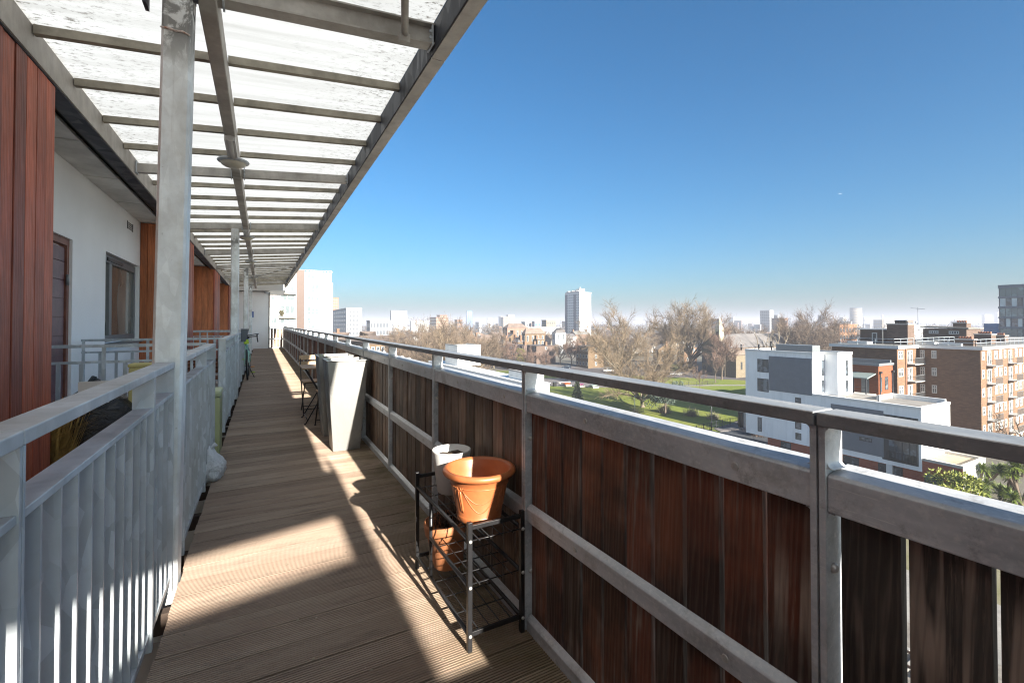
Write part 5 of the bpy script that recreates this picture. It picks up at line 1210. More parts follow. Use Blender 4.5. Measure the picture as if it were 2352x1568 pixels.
# skyline list: name, label, corner, left, right, depth, top, wall, window, storeys, mx, my
SK = [
 ('orange_tower', 'slim orange brick tower beside the right edge of the white apartment slab', 763, 760, 777.5, 520, 684, M_W4, M_W6, 14, 0, 3),
 ('dark_gabled_flats', 'long dark flats with a white end, right of the white apartment slab', 795.5, 757, 830, 300, 709, M_W1, M_W6, 9, 9, 5),
 ('grey_industrial_roof', 'low wide grey roofed works left of the white office block', 850, 842, 897, 360, 737, M_W2, M_W6, 3, 3, 6),
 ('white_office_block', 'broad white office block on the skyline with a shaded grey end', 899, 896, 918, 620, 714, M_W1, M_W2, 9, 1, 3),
 ('grey_office_wing', 'grey wing joined to the right of the white office block', 918.5, 917.5, 935, 640, 714.5, M_W2, M_W1, 9, 1, 3),
 ('pale_low_terrace', 'low pale terrace just right of the white office block', 944, 942, 985, 420, 738, M_W1, M_W2, 3, 1, 9),
 ('red_brick_hospital', 'stepped red brick block on the skyline', 1002, 987, 1029, 600, 729, M_W3, M_W5, 6, 4, 5),
 ('red_brick_tower', 'taller red brick block rising behind the stepped one', 1010, 1003, 1027, 620, 724, M_W3, M_W5, 7, 2, 4),
 ('brown_brick_works', 'small brown brick works between the red block and the blue tower', 1050, 1044, 1062, 560, 735, M_W3, M_W6, 4, 2, 3),
 ('blue_glass_tower', 'slim blue glass tower on the far skyline', 1072, 1070.5, 1085, 1250, 714, M_BG, M_W2, 16, 1, 3),
 ('far_white_flats', 'tiny white flats far beyond the brown trees', 1120, 1118, 1130, 1300, 731, M_W1, M_W2, 8, 1, 3),
 ('pale_point_block', 'pale point block, left one of a far pair', 1150, 1145, 1158, 1150, 727, M_W1, M_W2, 10, 2, 3),
 ('buff_point_block', 'buff point block in front of the far pair', 1156, 1150, 1172, 1000, 728, M_W5, M_W6, 10, 2, 5),
 ('white_point_block', 'white point block, right one of a far pair', 1168, 1163, 1181, 1200, 723, M_W1, M_W2, 12, 2, 4),
 ('dark_studio_cube', 'dark clad cube, leftmost of the boxy studios before the white tower', 1190, 1187, 1198, 430, 745, M_W6, M_W2, 3, 1, 2),
 ('grey_studio_block', 'boxy grey studio with pale end before the white tower', 1206, 1198, 1220, 425, 740, M_W1, M_W6, 4, 3, 3),
 ('dark_glass_studio', 'dark glass boxy studio in the middle of its row', 1228, 1222, 1242, 420, 739, M_W2, M_BG, 4, 3, 4),
 ('pale_studio_block', 'pale studio block with dark left side before the white tower', 1255, 1244, 1277, 430, 736, M_W5, M_W6, 5, 4, 5),
 ('white_long_shed', 'long white shed roof in front of the boxy studios', 1185, 1180, 1285, 380, 753, M_W1, M_W2, 2, 1, 12),
 ('grey_tower_pair', 'grey and white point block left of the brown bare trees', 1768, 1746, 1777, 760, 713, M_W1, M_W6, 14, 5, 3),
 ('grey_lower_tower', 'lower grey block touching the right of the grey and white point block', 1786, 1777, 1792, 740, 724, M_W2, M_W6, 11, 3, 2),
 ('faint_white_block', 'faint white block far beyond the church spire', 1684, 1673, 1687.5, 1500, 729, M_W1, M_W2, 9, 3, 1),
 ('mauve_far_block', 'hazy mauve block left of the round tower', 1895, 1878, 1899, 1000, 724, M_W2, M_W6, 8, 4, 1),
 ('low_far_block', 'low hazy block on the far skyline', 1914, 1905, 1921, 1300, 733, M_W2, M_W6, 4, 3, 1),
 ('peach_far_block', 'small peach coloured block just left of the round tower', 1936, 1928, 1944, 1200, 729, M_W5, M_W2, 5, 2, 2),
 ('orange_school', 'orange brick building with a framed corner window behind the bare trees', 1928, 1922, 1968, 230, 747, M_W4, M_W6, 4, 1, 6),
 ('pale_hazy_tower', 'very faint pale tower nearly lost in the haze at the far right', 2262, 2255, 2278, 1900, 722, M_W2, M_W1, 12, 2, 3),
 ('faint_far_tower', 'fainter tall slab beside the pale hazy tower', 2292, 2284, 2302, 2100, 716, M_W2, M_W1, 14, 2, 3),
 ('domed_hall', 'wide low pale hall on the horizon between round tower and tall chimney stack', 2030, 2006, 2058, 900, 735, M_W5, M_W2, 3, 5, 5),
 ('mauve_gabled_house', 'big mauve gabled house on the horizon above the brown flats roof', 2075, 2060, 2098, 520, 737, M_W3, M_W6, 4, 4, 3),
 ('pale_long_works', 'pale low works above the flats roof', 2090, 2080, 2125, 420, 748, M_W1, M_W2, 2, 2, 6),
]
for s in SK: tower(*s)
# round tower
p = at(1966, 741, 1050); r_ = 11.5; zt = at(1966, 709, 1050)[2]
rt = thing('round_tower', 'round buff tower block standing alone on the right skyline', 'tower block', (p[0], p[1], GZ))
b = MB(); b.lathe([(r_, GZ), (r_, zt), (.001, zt)], (p[0], p[1], 0), 28); b.build('wall', M_W5, rt)
b = MB()
for k in range(11): z = zt - 4 - k * 3.6; b.lathe([(r_ + .05, z), (r_ + .3, z + .2), (r_ + .3, z + 1.2), (r_ + .05, z + 1.4)], (p[0], p[1], 0), 28)
b.build('balcony_bands', M_W2, rt)
b = MB(); b.lathe([(r_ + .6, zt + .1), (r_ + .6, zt + 2.2), (.001, zt + 2.2)], (p[0], p[1], 0), 28); b.build('roof_crown', M_W6, rt)

# ---- houses -----------------------------------------------------------------
def house(name, label, X0, X1, Y0, Y1, zb_, ze, zr, wall, roof, hip=False, ridge='Y', chim=2, wins=(3, 2, 2), group=None, white=True, cat='house'):
    t = thing(name, label, cat, (X0, Y0, zb_), group)
    b = MB()
    b.box(X0, X1, Y0, Y1, zb_, ze)
    o = .35
    if ridge == 'Y':
        xm = (X0 + X1) / 2; i = (X1 - X0) / 2 if hip else 0
        A = [(X0, Y0, ze), (X1, Y0, ze), (X1, Y1, ze), (X0, Y1, ze)]; Rg = [(xm, Y0 + i, zr), (xm, Y1 - i, zr)]
        if not hip: b.add([A[0], A[1], (xm, Y0, zr)], [(0, 1, 2)]); b.add([A[2], A[3], (xm, Y1, zr)], [(0, 1, 2)])
        roofv = [(X0 - o, Y0 - (o if hip else .1), ze - .15), (X1 + o, Y0 - (o if hip else .1), ze - .15), (X1 + o, Y1 + (o if hip else .1), ze - .15), (X0 - o, Y1 + (o if hip else .1), ze - .15), (xm, Y0 + i - (0 if hip else .1), zr + .12), (xm, Y1 - i + (0 if hip else .1), zr + .12)]
        rf = [(0, 4, 5, 3), (1, 2, 5, 4)] + ([(0, 1, 4), (2, 3, 5)] if hip else [])
    else:
        ym = (Y0 + Y1) / 2; i = (Y1 - Y0) / 2 if hip else 0
        if not hip: b.add([(X0, Y0, ze), (X0, Y1, ze), (X0, ym, zr)], [(0, 1, 2)]); b.add([(X1, Y0, ze), (X1, Y1, ze), (X1, ym, zr)], [(0, 1, 2)])
        roofv = [(X0 - .1, Y0 - o, ze - .15), (X1 + .1, Y0 - o, ze - .15), (X1 + .1, Y1 + o, ze - .15), (X0 - .1, Y1 + o, ze - .15), (X0 + i - .1, ym, zr + .12), (X1 - i + .1, ym, zr + .12)]
        rf = [(0, 1, 5, 4), (2, 3, 4, 5)] + ([(1, 2, 5), (3, 0, 4)] if hip else [])
    b.build('wall', wall, t)
    rb = MB(); rb.add(roofv, rf); rb.build('roof', roof, t)
    n, mx, my = wins
    if mx:
        for j in range(n):
            for i in range(mx):
                h = (ze - zb_) / n; y = Y0 + (Y1 - Y0) * (i + .5) / mx; z = zb_ + h * j + h * .32
                w = MB(); w.box(X0 - .08, X0 - .01, y - .55, y + .55, z, z + h * .52); wo = w.build('window', M_UPVC, t)
                w = MB(); w.box(X0 - .10, X0 - .081, y - .40, y + .40, z + .12, z + h * .52 - .12); w.build('pane', M_GLASS, wo)
    if my:
        for j in range(n):
            for i in range(my):
                h = (ze - zb_) / n; x = X0 + (X1 - X0) * (i + .5) / my; z = zb_ + h * j + h * .32
                w = MB(); w.box(x - .55, x + .55, Y0 - .08, Y0 - .01, z, z + h * .52); wo = w.build('window', M_UPVC, t)
                w = MB(); w.box(x - .40, x + .40, Y0 - .10, Y0 - .081, z + .12, z + h * .52 - .12); w.build('pane', M_GLASS, wo)
    for k in range(chim):
        c = MB()
        if ridge == 'Y': y = Y0 + .6 if k == 0 else Y1 - .6; c.box((X0 + X1) / 2 - .5, (X0 + X1) / 2 + .5, y - .9, y + .9, ze, zr + 1.5)
        else: x = X0 + .6 if k == 0 else X1 - .6; c.box(x - .5, x + .5, (Y0 + Y1) / 2 - .9, (Y0 + Y1) / 2 + .9, ze, zr + 1.5)
        c.build('chimney', M_BRICK, t)
    return t
def terrace(name, label, pc, pl, pr, ybase, ytop, wall, flat=True, wins=(3, 3, 1), roofmat=None, chim=2):
    g = ground(pc, ybase); X, Y = g[0], g[1]; d = (g - EYEP) @ _f
    Y1 = hit(pl, 741.001, 0, X)[1]; X1 = hit(pr, 741.001, 1, Y)[0]; zt = at(pc, ytop, d)[2]
    if flat: t = house(name, label, X, X1, Y, Y1, GZ, zt, zt + .3, wall, roofmat or M_ROOFT, True, 'X' if X1 - X > Y1 - Y else 'Y', chim, wins)
    else: t = house(name, label, X, X1, Y, Y1, GZ, zt - 2.6, zt, wall, roofmat or M_ROOFT, False, 'Y', chim, wins)
    return t
q2 = lambda x, y: ((1600 + x / 2.851) * .67879, (900 + y / 2.851) * .67879)
q3 = lambda x, y: ((2200 + x / 2.851) * .67879, (950 + y / 2.851) * .67879)
terrace('sooty_terrace_house', 'dark sooty brick terrace end house with white sash windows and a blank tan side', 1232, 1204, 1276, 836, 794, M_BRICK_D, wins=(3, 3, 1))
bb_ = MB()
terrace('mauve_terrace_row', 'long mauve brick terrace continuing left of the sooty end house', 1203, 1148, 1210, 835, 793, plain('mauve_brick', (.17, .12, .10), .9, var=.3, scale=.4), wins=(3, 9, 0))
terrace('tan_corner_house', 'tan brick three storey house with many small panes, right of the pruned lime trees', 1351, 1323, 1386, 846, 795, M_BRICK_T, wins=(3, 4, 1))
terrace('tan_rear_house', 'lower tan house half hidden behind the big forked tree', 1400, 1386, 1450, 842, 806, M_BRICK_T, wins=(2, 2, 4))
terrace('slate_gabled_pair', 'tan house with slate roof and sunlit windows left of the big plane tree', 1512, 1500, 1548, 836, 790, M_BRICK_T, False, (2, 1, 2))
terrace('white_porch_house', 'brown house with a white bay beneath the big plane tree', 1572, 1555, 1600, 838, 798, M_BRICK, True, (2, 2, 2))
terrace('white_topped_terrace', 'long low terrace with bright white roof edge behind the forked tree', 1420, 1412, 1506, 812, 781, M_W1, True, (2, 1, 8), M_FELT)
# the gabled chapel-like school and large hip roofs behind the terrace
def house_px(name, label, pc, pl, pr, depth, yeave, yridge, wall, roof, hip, ridge, chim=0, wins=(2, 2, 3)):
    c = at(pc, 741, depth); X, Y = c[0], c[1]; Y1 = hit(pl, 741.001, 0, X)[1]; X1 = hit(pr, 741.001, 1, Y)[0]
    return house(name, label, X, X1, Y, Y1, GZ, at(pc, yeave, depth)[2], at(pc, yridge, depth)[2], wall, roof, hip, ridge, chim, wins)
house_px('gabled_school', 'sunlit tan gabled hall with a tall traceried window behind the terrace', 1166, 1160, 1194, 250, 778, 765, M_BRICK_T, M_ROOFT, False, 'Y', 2, (1, 1, 1))
house_px('hip_roof_hall', 'large hall with dark hipped roof behind the yellow bush', 1206, 1198, 1252, 262, 766, 753, M_BRICK_T, M_ROOFB, True, 'X', 0, (2, 2, 4))
house_px('wide_brown_roof', 'wide brown pitched roof left of the hipped hall', 1165, 1155, 1212, 330, 752, 743, M_W3, M_ROOFB, True, 'X', 0, (1, 1, 5))
house_px('small_gabled_house', 'small pale gabled house in front of the dark hipped hall', 1190, 1176, 1203, 240, 785, 776, M_BRICK_T, M_ROOFT, True, 'Y', 2, (1, 1, 2))
house_px('slate_cottage', 'small slate roofed cottage left of the gabled hall', 1156, 1146, 1170, 238, 787, 777, M_BRICK_T, M_ROOFT, True, 'Y', 2, (1, 1, 2))
house_px('flat_tan_house', 'flat topped tan house between the hipped hall and the grey conifer', 1234, 1225, 1250, 245, 779, 777, M_BRICK_T, M_FELT, True, 'X', 1, (2, 1, 2))
house_px('dormer_house', 'pale house with hipped roof left of the white tower base', 1276, 1268, 1300, 300, 764, 753, M_W1, M_ROOFT, True, 'Y', 0, (2, 1, 2))
house_px('yellow_gable_house', 'long low house with brown hipped roof seen over the railing at the left', 840, 790, 885, 165, 790, 776, M_BRICK_T, M_ROOFB, True, 'X', 0, (2, 6, 4))
house_px('villa', 'pale villa with pyramid roof beside the white apartment slab', 777, 768, 797, 175, 777, 764, M_W5, M_ROOFB, True, 'X', 1, (2, 2, 2))
house_px('villa', 'second pyramid roofed villa, right of its twin and above the long brown roof', 838, 826, 864, 190, 773, 762, M_W5, M_ROOFB, True, 'X', 0, (2, 2, 2))
house_px('timber_shed', 'yellow ochre boarded shed seen just above the railing', 815, 805, 832, 120, 803, 797, plain('ochre_boarding', (.52, .36, .15), .8, var=.2), M_FELTD, False, 'X', 0, (0, 0, 0))
# town houses scattered between the park and the horizon
gl = ['brown roofed tan house among bare trees in the far streets', 'slate roofed pale house among bare trees in the far streets', 'dark roofed brick house among bare trees in the far streets']
gm = [(M_W5, M_ROOFB), (M_W1, M_ROOFT), (M_W3, M_FELTD)]
rr2 = random.Random(21)
for i in range(84):
    px = rr2.uniform(850, 1930); d = rr2.choice((rr2.uniform(250, 400), rr2.uniform(300, 650), rr2.uniform(400, 900)))
    if px < 1290 and d < 300: d += 200
    c = at(px, 741, d); k = rr2.randrange(3); w, l = rr2.uniform(8, 13), rr2.uniform(12, 34); h = rr2.uniform(6.5, 10); rid = rr2.choice('XY')
    if rid == 'X': w, l = l, w
    house('town_house', gl[k], c[0], c[0] + w, c[1], c[1] + l, GZ, GZ + h, GZ + h + rr2.uniform(2, 4), gm[k][0], gm[k][1], rr2.random() < .5, rid, rr2.choice((0, 1, 2)) if d < 400 else 0, (2, 2, 2) if d < 330 else (0, 0, 0), ('far streets of tan houses', 'far streets of pale houses', 'far streets of brick houses')[k])

# small far buildings close under the horizon
fb = [tower('far_low_building', 'tiny pale low building among the trees close under the horizon', 1100, 1099.5, 1106, 800, 740, M_W1, M_W2, 2, 1, 3, None, 'tiny far buildings under the horizon')[0],
      tower('far_low_building', 'tiny brick building among the trees close under the horizon', 1300, 1299.5, 1304, 900, 738, M_W3, M_W6, 3, 1, 2, None, 'tiny far buildings under the horizon')[0],
      tower('far_low_building', 'tiny grey slab among the trees close under the horizon', 1520, 1519, 1523, 1000, 735, M_W2, M_W6, 4, 1, 2, None, 'tiny far buildings under the horizon')[0]]
rf = random.Random(33)
for i in range(60):
    px = rf.uniform(870, 2240); d = rf.uniform(520, 1500); c = at(px, 741, d); clone(fb[i % 3], (c[0], c[1], GZ), 0, (rf.uniform(.6, 1.8), rf.uniform(.6, 1.6), rf.uniform(.6, 1.15)))

# ---- church -------------------------------------------------------------------
Xc = 150.0
q9 = q3
def px(x, y): return hit(*q3(x, y), 0, Xc)
yl, yr = px(470, 700)[1], px(690, 700)[1]; ap = px(650, 560)
y_a = px(820, 800)[1]; eave = px(820, 712)[2]; nave_e = px(700, 640)[2]; top = px(650, 545)[2]
ch = thing('stone_church', 'grey stone church with small bell turret and slate roof behind the bare park trees', 'church', (Xc, y_a, GZ))
y0n, y1n = px(720, 700)[1], px(500, 700)[1]; ym = (y0n + y1n) / 2; zr = px(650, 522)[2]
b = MB(); b.box(Xc, Xc + 42, y0n, y1n, GZ, nave_e); b.add([(Xc, y0n, nave_e), (Xc, y1n, nave_e), (Xc, ym, zr)], [(0, 1, 2)]); b.box(Xc + .5, Xc + 42, y_a, y0n, GZ, eave); b.add([(Xc + .5, y_a, eave), (Xc + .5, y0n, eave), (Xc + .5, y0n, nave_e - .5)], [(0, 1, 2)]); b.build('wall', M_STONE, ch)
b = MB(); b.add([(Xc - .2, y0n - .5, nave_e - .3), (Xc + 42, y0n - .5, nave_e - .3), (Xc + 42, ym, zr + .2), (Xc - .2, ym, zr + .2), (Xc - .2, y1n + .5, nave_e - .3), (Xc + 42, y1n + .5, nave_e - .3)], [(0, 1, 2, 3), (3, 2, 5, 4)]); b.build('nave_roof', M_ROOFT, ch)
b = MB(); b.add([(Xc + .3, y_a - .5, eave - .2), (Xc + 42, y_a - .5, eave - .2), (Xc + 42, y0n, nave_e - .5), (Xc + .3, y0n, nave_e - .5)], [(0, 1, 2, 3)]); b.build('aisle_roof', plain('aisle_tiles', (.22, .17, .13), .85, var=.3, scale=.4), ch)
zs0, zs1, zs2 = px(650, 575)[2], px(650, 470)[2], px(650, 345)[2]; hw = abs(px(625, 500)[1] - px(675, 500)[1]) / 2 * .9; yt = px(652, 500)[1]
tb_ = MB(); tb_.box(Xc - .3, Xc + 2.4, yt - hw, yt + hw, zs0 - 4, zs1)
tb_.add([(Xc - .3, yt - hw, zs1), (Xc + 2.4, yt - hw, zs1), (Xc + 2.4, yt + hw, zs1), (Xc - .3, yt + hw, zs1), (Xc + 1.05, yt, zs2)], [(0, 1, 4), (1, 2, 4), (2, 3, 4), (3, 0, 4)]); tu = tb_.build('bell_turret', plain('pale_turret_stone', (.50, .44, .34), .9, var=.3, scale=.8), ch)
b = MB(); b.box(Xc - .36, Xc - .31, yt - hw * .4, yt + hw * .4, zs0 + .6, zs1 - .8); b.build('bell_opening', M_FRAME, tu)
def lancet(X, y, z0, z1, w):
    b = MB(); pts = [(y - w, z0), (y + w, z0), (y + w, z1 - w * 1.5), (y + w * .6, z1 - w * .6), (y, z1), (y - w * .6, z1 - w * .6), (y - w, z1 - w * 1.5)]; b.prism(pts, 'X', X - .12, X - .01); b.build('lancet_window', M_FRAME, ch)
for x_, y0_, y1_, w_ in ((525, 790, 700, 1.1), (625, 780, 660, 1.3), (525, 850, 805, .8), (575, 880, 805, 1.2)): p0_, p1_ = px(x_, y0_), px(x_, y1_); lancet(Xc, p0_[1], p0_[2], p1_[2], w_)
for k in range(5):
    x = Xc + 3.2 + k * 6; b = MB(); zz = GZ + (eave - GZ) * .35; b.box(x, x + .8, y_a - .12, y_a - .01, zz, zz + (eave - GZ) * .32); b.build('lancet_window', M_FRAME, ch)
    b = MB(); b.hexa([(x + 3, y_a - 1.2, GZ), (x + 3.8, y_a - 1.2, GZ), (x + 3.8, y_a, GZ), (x + 3, y_a, GZ)], [(x + 3, y_a - .3, eave - 1), (x + 3.8, y_a - .3, eave - 1), (x + 3.8, y_a, eave - .6), (x + 3, y_a, eave - .6)]); b.build('buttress', M_STONE, ch)

# ================================================================== TREES
BARK = plain('pale_bark', (.20, .165, .115), .9, var=.45, scale=1.2)
BARK2 = plain('brown_bark', (.12, .09, .065), .9, var=.4, scale=1.2)
TW1 = plain('tan_twigs', (.185, .135, .085), .9, var=.35, scale=.4)
TW2 = plain('brown_twigs', (.145, .103, .07), .9, var=.35, scale=.4)
TW3 = plain('reddish_twigs', (.175, .11, .08), .9, var=.35, scale=.4)
EVG = plain('evergreen_leaves', (.035, .055, .022), .8, var=.5, scale=1.5)
EVY = plain('golden_leaves', (.15, .15, .02), .8, var=.5, scale=1.5)
EVB = plain('blue_conifer', (.085, .115, .085), .8, var=.4, scale=1.5)
def tree(name, label, H, spread, seed, bark, twig, base=.28, limbs=7, sub=6, tw=9, wd=.05, up=.55, tr=.028, pollard=False, group=None, lv3=7, tlen=.105):
    """trunk with limbs (one mesh) and a crown of real twigs (one mesh), rooted at the origin"""
    rr = random.Random(seed); t = thing(name, label, 'tree', (0, 0, 0), group)
    T = MB(); K = MB()
    def vec(az, el): return np.array((math.cos(az) * math.cos(el), math.sin(az) * math.cos(el), math.sin(el)))
    def limb(p, d, L, r0, r1, n, wob, lift):
        pts = [p]; dd = d.copy()
        for i in range(n):
            dd = dd + np.array([rr.uniform(-wob, wob), rr.uniform(-wob, wob), rr.uniform(-wob, wob) + lift]); dd /= np.linalg.norm(dd)
            pts.append(pts[-1] + dd * L / n)
        return pts, [r0 + (r1 - r0) * i / n for i in range(n + 1)], dd
    def side(d, ang):
        a = np.cross(d, (0.3, .5, .8) if abs(d[2]) > .9 else (0, 0, 1)); a /= np.linalg.norm(a); b_ = np.cross(d, a); f = rr.uniform(0, 6.283)
        return d * math.cos(ang) + (a * math.cos(f) + b_ * math.sin(f)) * math.sin(ang)
    R0 = H * tr
    tp, trd, dd = limb(np.zeros(3), np.array((rr.uniform(-.05, .05), rr.uniform(-.05, .05), 1.)), H * base, R0, R0 * .72, 4, .05, .05)
    trd[0] *= 1.35; T.tube(tp, trd, 8)
    top = tp[-1]
    def twigs(pts, dirv, n, L):
        for _ in range(n):
            i = rr.randrange(1, len(pts)); p = pts[i - 1] + (pts[i] - pts[i - 1]) * rr.random()
            d = side(dirv, rr.uniform(.25, .95)); d[2] += .12; l = L * rr.uniform(.5, 1.2)
            q = p + d * l; s = np.cross(d, (rr.uniform(-1, 1), rr.uniform(-1, 1), rr.uniform(-1, 1))); s = s / (np.linalg.norm(s) + 1e-9) * wd * .5
            K.add([p - s, p + s, q], [(0, 1, 2)])
            for _k in range(2):
                f = rr.uniform(.3, .9); m_ = p + (q - p) * f; d2 = side(d, rr.uniform(.4, .9)); q2 = m_ + d2 * l * rr.uniform(.35, .6)
                K.add([m_ - s * .7, m_ + s * .7, q2], [(0, 1, 2)])
    for a in range(limbs):
        az = 6.283 * a / limbs + rr.uniform(-.35, .35); frac = rr.uniform(.0, 1) ** .7
        el = up + (1 - up) * .9 * (1 if a == 0 else rr.uniform(0, .75)); el = min(1.45, el * 1.3)
        start = top if a < limbs * .6 else tp[rr.randrange(2, 4)]
        Ll = (H - start[2]) * (1.0 if a == 0 else rr.uniform(.72, .98)) / max(.62, math.sin(el) + .12)
        hz = math.cos(el) * Ll
        if hz > spread: Ll *= spread / hz
        pts, rad, d1 = limb(start, vec(az, el), Ll, R0 * rr.uniform(.42, .6), R0 * .09, 7, .17, .03)
        T.tube(pts, rad, 6, False)
        if pollard:
            for i in range(3, 8): 
                for _ in range(1):
                    d = side((pts[i] - pts[i - 1]) / np.linalg.norm(pts[i] - pts[i - 1]), .6); d[2] += .4; d /= np.linalg.norm(d)
                    p2, r2, _d = limb(pts[i], d, H * .12, rad[i] * .8 + .05, .06, 3, .1, .1); T.tube(p2, r2, 5, False); twigs(p2, d, 5, H * .05)
            continue
        twigs(pts[4:], d1, tw * 3, H * tlen)
        for s_ in range(sub):
            i = min(7, 2 + int(6 * (s_ + rr.random()) / sub)); d = side((pts[i] - pts[i - 1]) / np.linalg.norm(pts[i] - pts[i - 1]), rr.uniform(.45, .95)); d[2] += .10
            L2 = Ll * rr.uniform(.30, .48) * (1.15 - .07 * i)
            p2, r2, d2 = limb(pts[i], d, L2, max(rad[i] * .6, .035), .03, 5, .2, .05); T.tube(p2, r2, 5, False)
            for u in range(lv3):
                j = min(5, 1 + int(5 * (u + rr.random()) / lv3)); d = side((p2[j] - p2[j - 1]) / np.linalg.norm(p2[j] - p2[j - 1]), rr.uniform(.4, .9)); d[2] += .08
                p3, r3, d3 = limb(p2[j], d, L2 * rr.uniform(.35, .6), .035, .016, 3, .2, .04); K.tube(p3, r3, 3, False, False)
                twigs(p3, (p3[-1] - p3[0]) / np.linalg.norm(p3[-1] - p3[0]), tw, H * tlen)
            twigs(p2[1:], (p2[-1] - p2[1]) / np.linalg.norm(p2[-1] - p2[2]), tw, H * tlen)
    T.build('trunk', bark, t, fix=False); K.build('crown', twig, t, fix=False)
    return t
def leafy(name, label, H, W, seed, leaf, bark, n=2600, conical=False, size=.28):
    rr = random.Random(seed); t = thing(name, label, 'tree', (0, 0, 0)); T = MB(); T.tube([(0, 0, 0), (.1, 0, H * .4), (0, .1, H * .85)], [H * .03, H * .022, H * .006], 7)
    K = MB(); cl = [(rr.uniform(-.6, .6) * W, rr.uniform(-.6, .6) * W, rr.uniform(.3, .92) * H, rr.uniform(.25, .5) * W) for _ in range(16)]
    for _ in range(n):
        if conical:
            h = rr.random() ** 1.3; a = rr.uniform(0, 6.283); r = W * (1 - h) * (.35 + .65 * rr.random() ** .5) * (.8 + .2 * math.sin(h * 40)); c = np.array((r * math.cos(a), r * math.sin(a), .06 * H + h * H * .94 - r * .25))
            d = np.array((math.cos(a), math.sin(a), -.25 + rr.uniform(-.3, .3)))
        else:
            cx, cy, cz, cr = rr.choice(cl); d = np.array([rr.gauss(0, 1) for _ in range(3)]); d /= np.linalg.norm(d); c = np.array((cx, cy, cz)) + d * cr * rr.random() ** .4 * np.array((1, 1, .8))
        s = np.cross(d, [rr.uniform(-1, 1) for _ in range(3)]); s /= np.linalg.norm(s) + 1e-9; l = size * rr.uniform(.6, 1.4)
        K.add([c - s * l * .35, c + d * l * .6 - s * l * .1, c + d * l, c + s * l * .35], [(0, 1, 2, 3)])
    T.build('trunk', bark, t, fix=False); K.build('crown', leaf, t, fix=False); return t
def place(t, px_, ybase, rz=0, s=1.0, label=None, group=None, first=False, depth=None):
    p = ground(px_, ybase) if depth is None else np.array((*at(px_, 741, depth)[:2], GZ))
    if first: t.location = p; t.rotation_euler = (0, 0, rz); t.scale = (s,) * 3; return t
    return clone(t, p, rz, s, label, group)
def hgt(px_, ybase, ytop):
    g = ground(px_, ybase); d = (g - EYEP) @ _f; return at(px_, ytop, d)[2] - GZ, d
def hero(name, label, px_, ybase, ytop, halfw, seed, **kw):
    H, d = hgt(px_, ybase, ytop); sp = halfw * d / FPX
    kw.setdefault('wd', max(.035, d * .00042)); bark = kw.pop('bark', BARK); tw = kw.pop('twig', TW1)
    t = tree(name, label, H, sp, seed, bark, tw, **kw); return place(t, px_, ybase, 0, 1, first=True)
hero('plane_tree', 'big spreading bare plane tree rising above the skyline left of the church', 1587, 852, 703, 68, 3, limbs=16, sub=8, tw=9, base=.24, up=.42)
hero('forked_tree', 'tall pale forked bare tree standing in front of the tan corner house', 1420, 888, 717, 62, 5, limbs=10, sub=8, tw=8, base=.28, up=.5)
hero('spreading_tree', 'wide low branching bare tree on the park lawn, in front of the forked one', 1476, 935, 776, 92, 8, limbs=14, sub=8, tw=8, base=.10, up=.25)
hero('bare_tree', 'tall rounded bare tree right of the church, beside the pollarded tree', 1838, 853, 712, 50, 12, limbs=12, sub=8, tw=8, twig=TW2, up=.4)
hero('bare_tree', 'rounded bare tree between the tall one and the orange brick school', 1905, 853, 735, 54, 14, limbs=12, sub=8, tw=8, base=.18, up=.25, twig=TW2)
hero('bare_tree', 'reddish bare tree behind the pair right of the church', 1872, 845, 728, 34, 15, limbs=9, sub=7, tw=8, twig=TW3, up=.35)
hero('pollarded_tree', 'pollarded tree with thick pale stubby limbs beside the church roof', 1772, 862, 741, 46, 17, limbs=9, pollard=True, base=.22, up=.6, tr=.03)
hero('slender_tree', 'slender upright reddish tree in front of the church side wall', 1658, 872, 757, 22, 19, limbs=8, sub=6, tw=6, base=.3, up=.85, tr=.016, twig=TW3, bark=BARK2)
hero('young_tree', 'small young bare tree on the lawn before the church', 1643, 879, 790, 14, 20, limbs=6, sub=5, tw=4, base=.3, up=.8, tr=.012, twig=TW3, bark=BARK2, lv3=3)
hero('young_tree', 'thin young bare tree on the lawn right of the big plane tree', 1608, 893, 846, 13, 24, limbs=6, sub=4, tw=4, base=.3, up=.7, tr=.014, twig=TW3, bark=BARK2, lv3=3)
hero('bare_tree', 'low brown bare tree in the gap between church spire and nave roof', 1700, 838, 745, 34, 26, limbs=7, sub=6, tw=7, twig=TW2)
hero('bare_tree', 'thin bare tree in front of the sunlit brick balconies at the right edge', 2350, 1095, 862, 46, 28, limbs=8, sub=6, tw=3, base=.2, up=.6, tr=.013, twig=BARK2, bark=BARK2, lv3=3, wd=.022)
hero('street_tree', 'round headed bare street tree before the blank tan house side', 1287, 838, 791, 24, 30, limbs=8, sub=6, tw=6, base=.3, twig=TW2, bark=BARK2)
hero('lime_tree', 'pruned reddish lime tree, left one of the pair beside the tan corner house', 1313, 840, 786, 12, 31, limbs=8, sub=5, tw=6, base=.42, up=.8, twig=TW3, bark=BARK)
hero('lime_tree', 'pruned reddish lime tree touching the tan corner house', 1330, 842, 788, 11, 32, limbs=8, sub=5, tw=6, base=.42, up=.8, twig=TW3, bark=BARK)
hero('bare_tree', 'tangled brown tree before the mauve terrace, left of the yellow bush', 1165, 848, 790, 34, 33, limbs=9, sub=6, tw=6, base=.15, twig=TW3, bark=BARK2)
hero('bare_tree', 'tangled reddish tree at the foot of the yellow bush', 1212, 850, 803, 26, 34, limbs=9, sub=6, tw=5, base=.12, twig=TW3, bark=BARK2)
hero('bare_tree', 'dense brown tree left of the mauve terrace beside the lift housings', 1118, 862, 783, 34, 35, limbs=9, sub=6, tw=6, base=.15, twig=TW2, bark=BARK2)
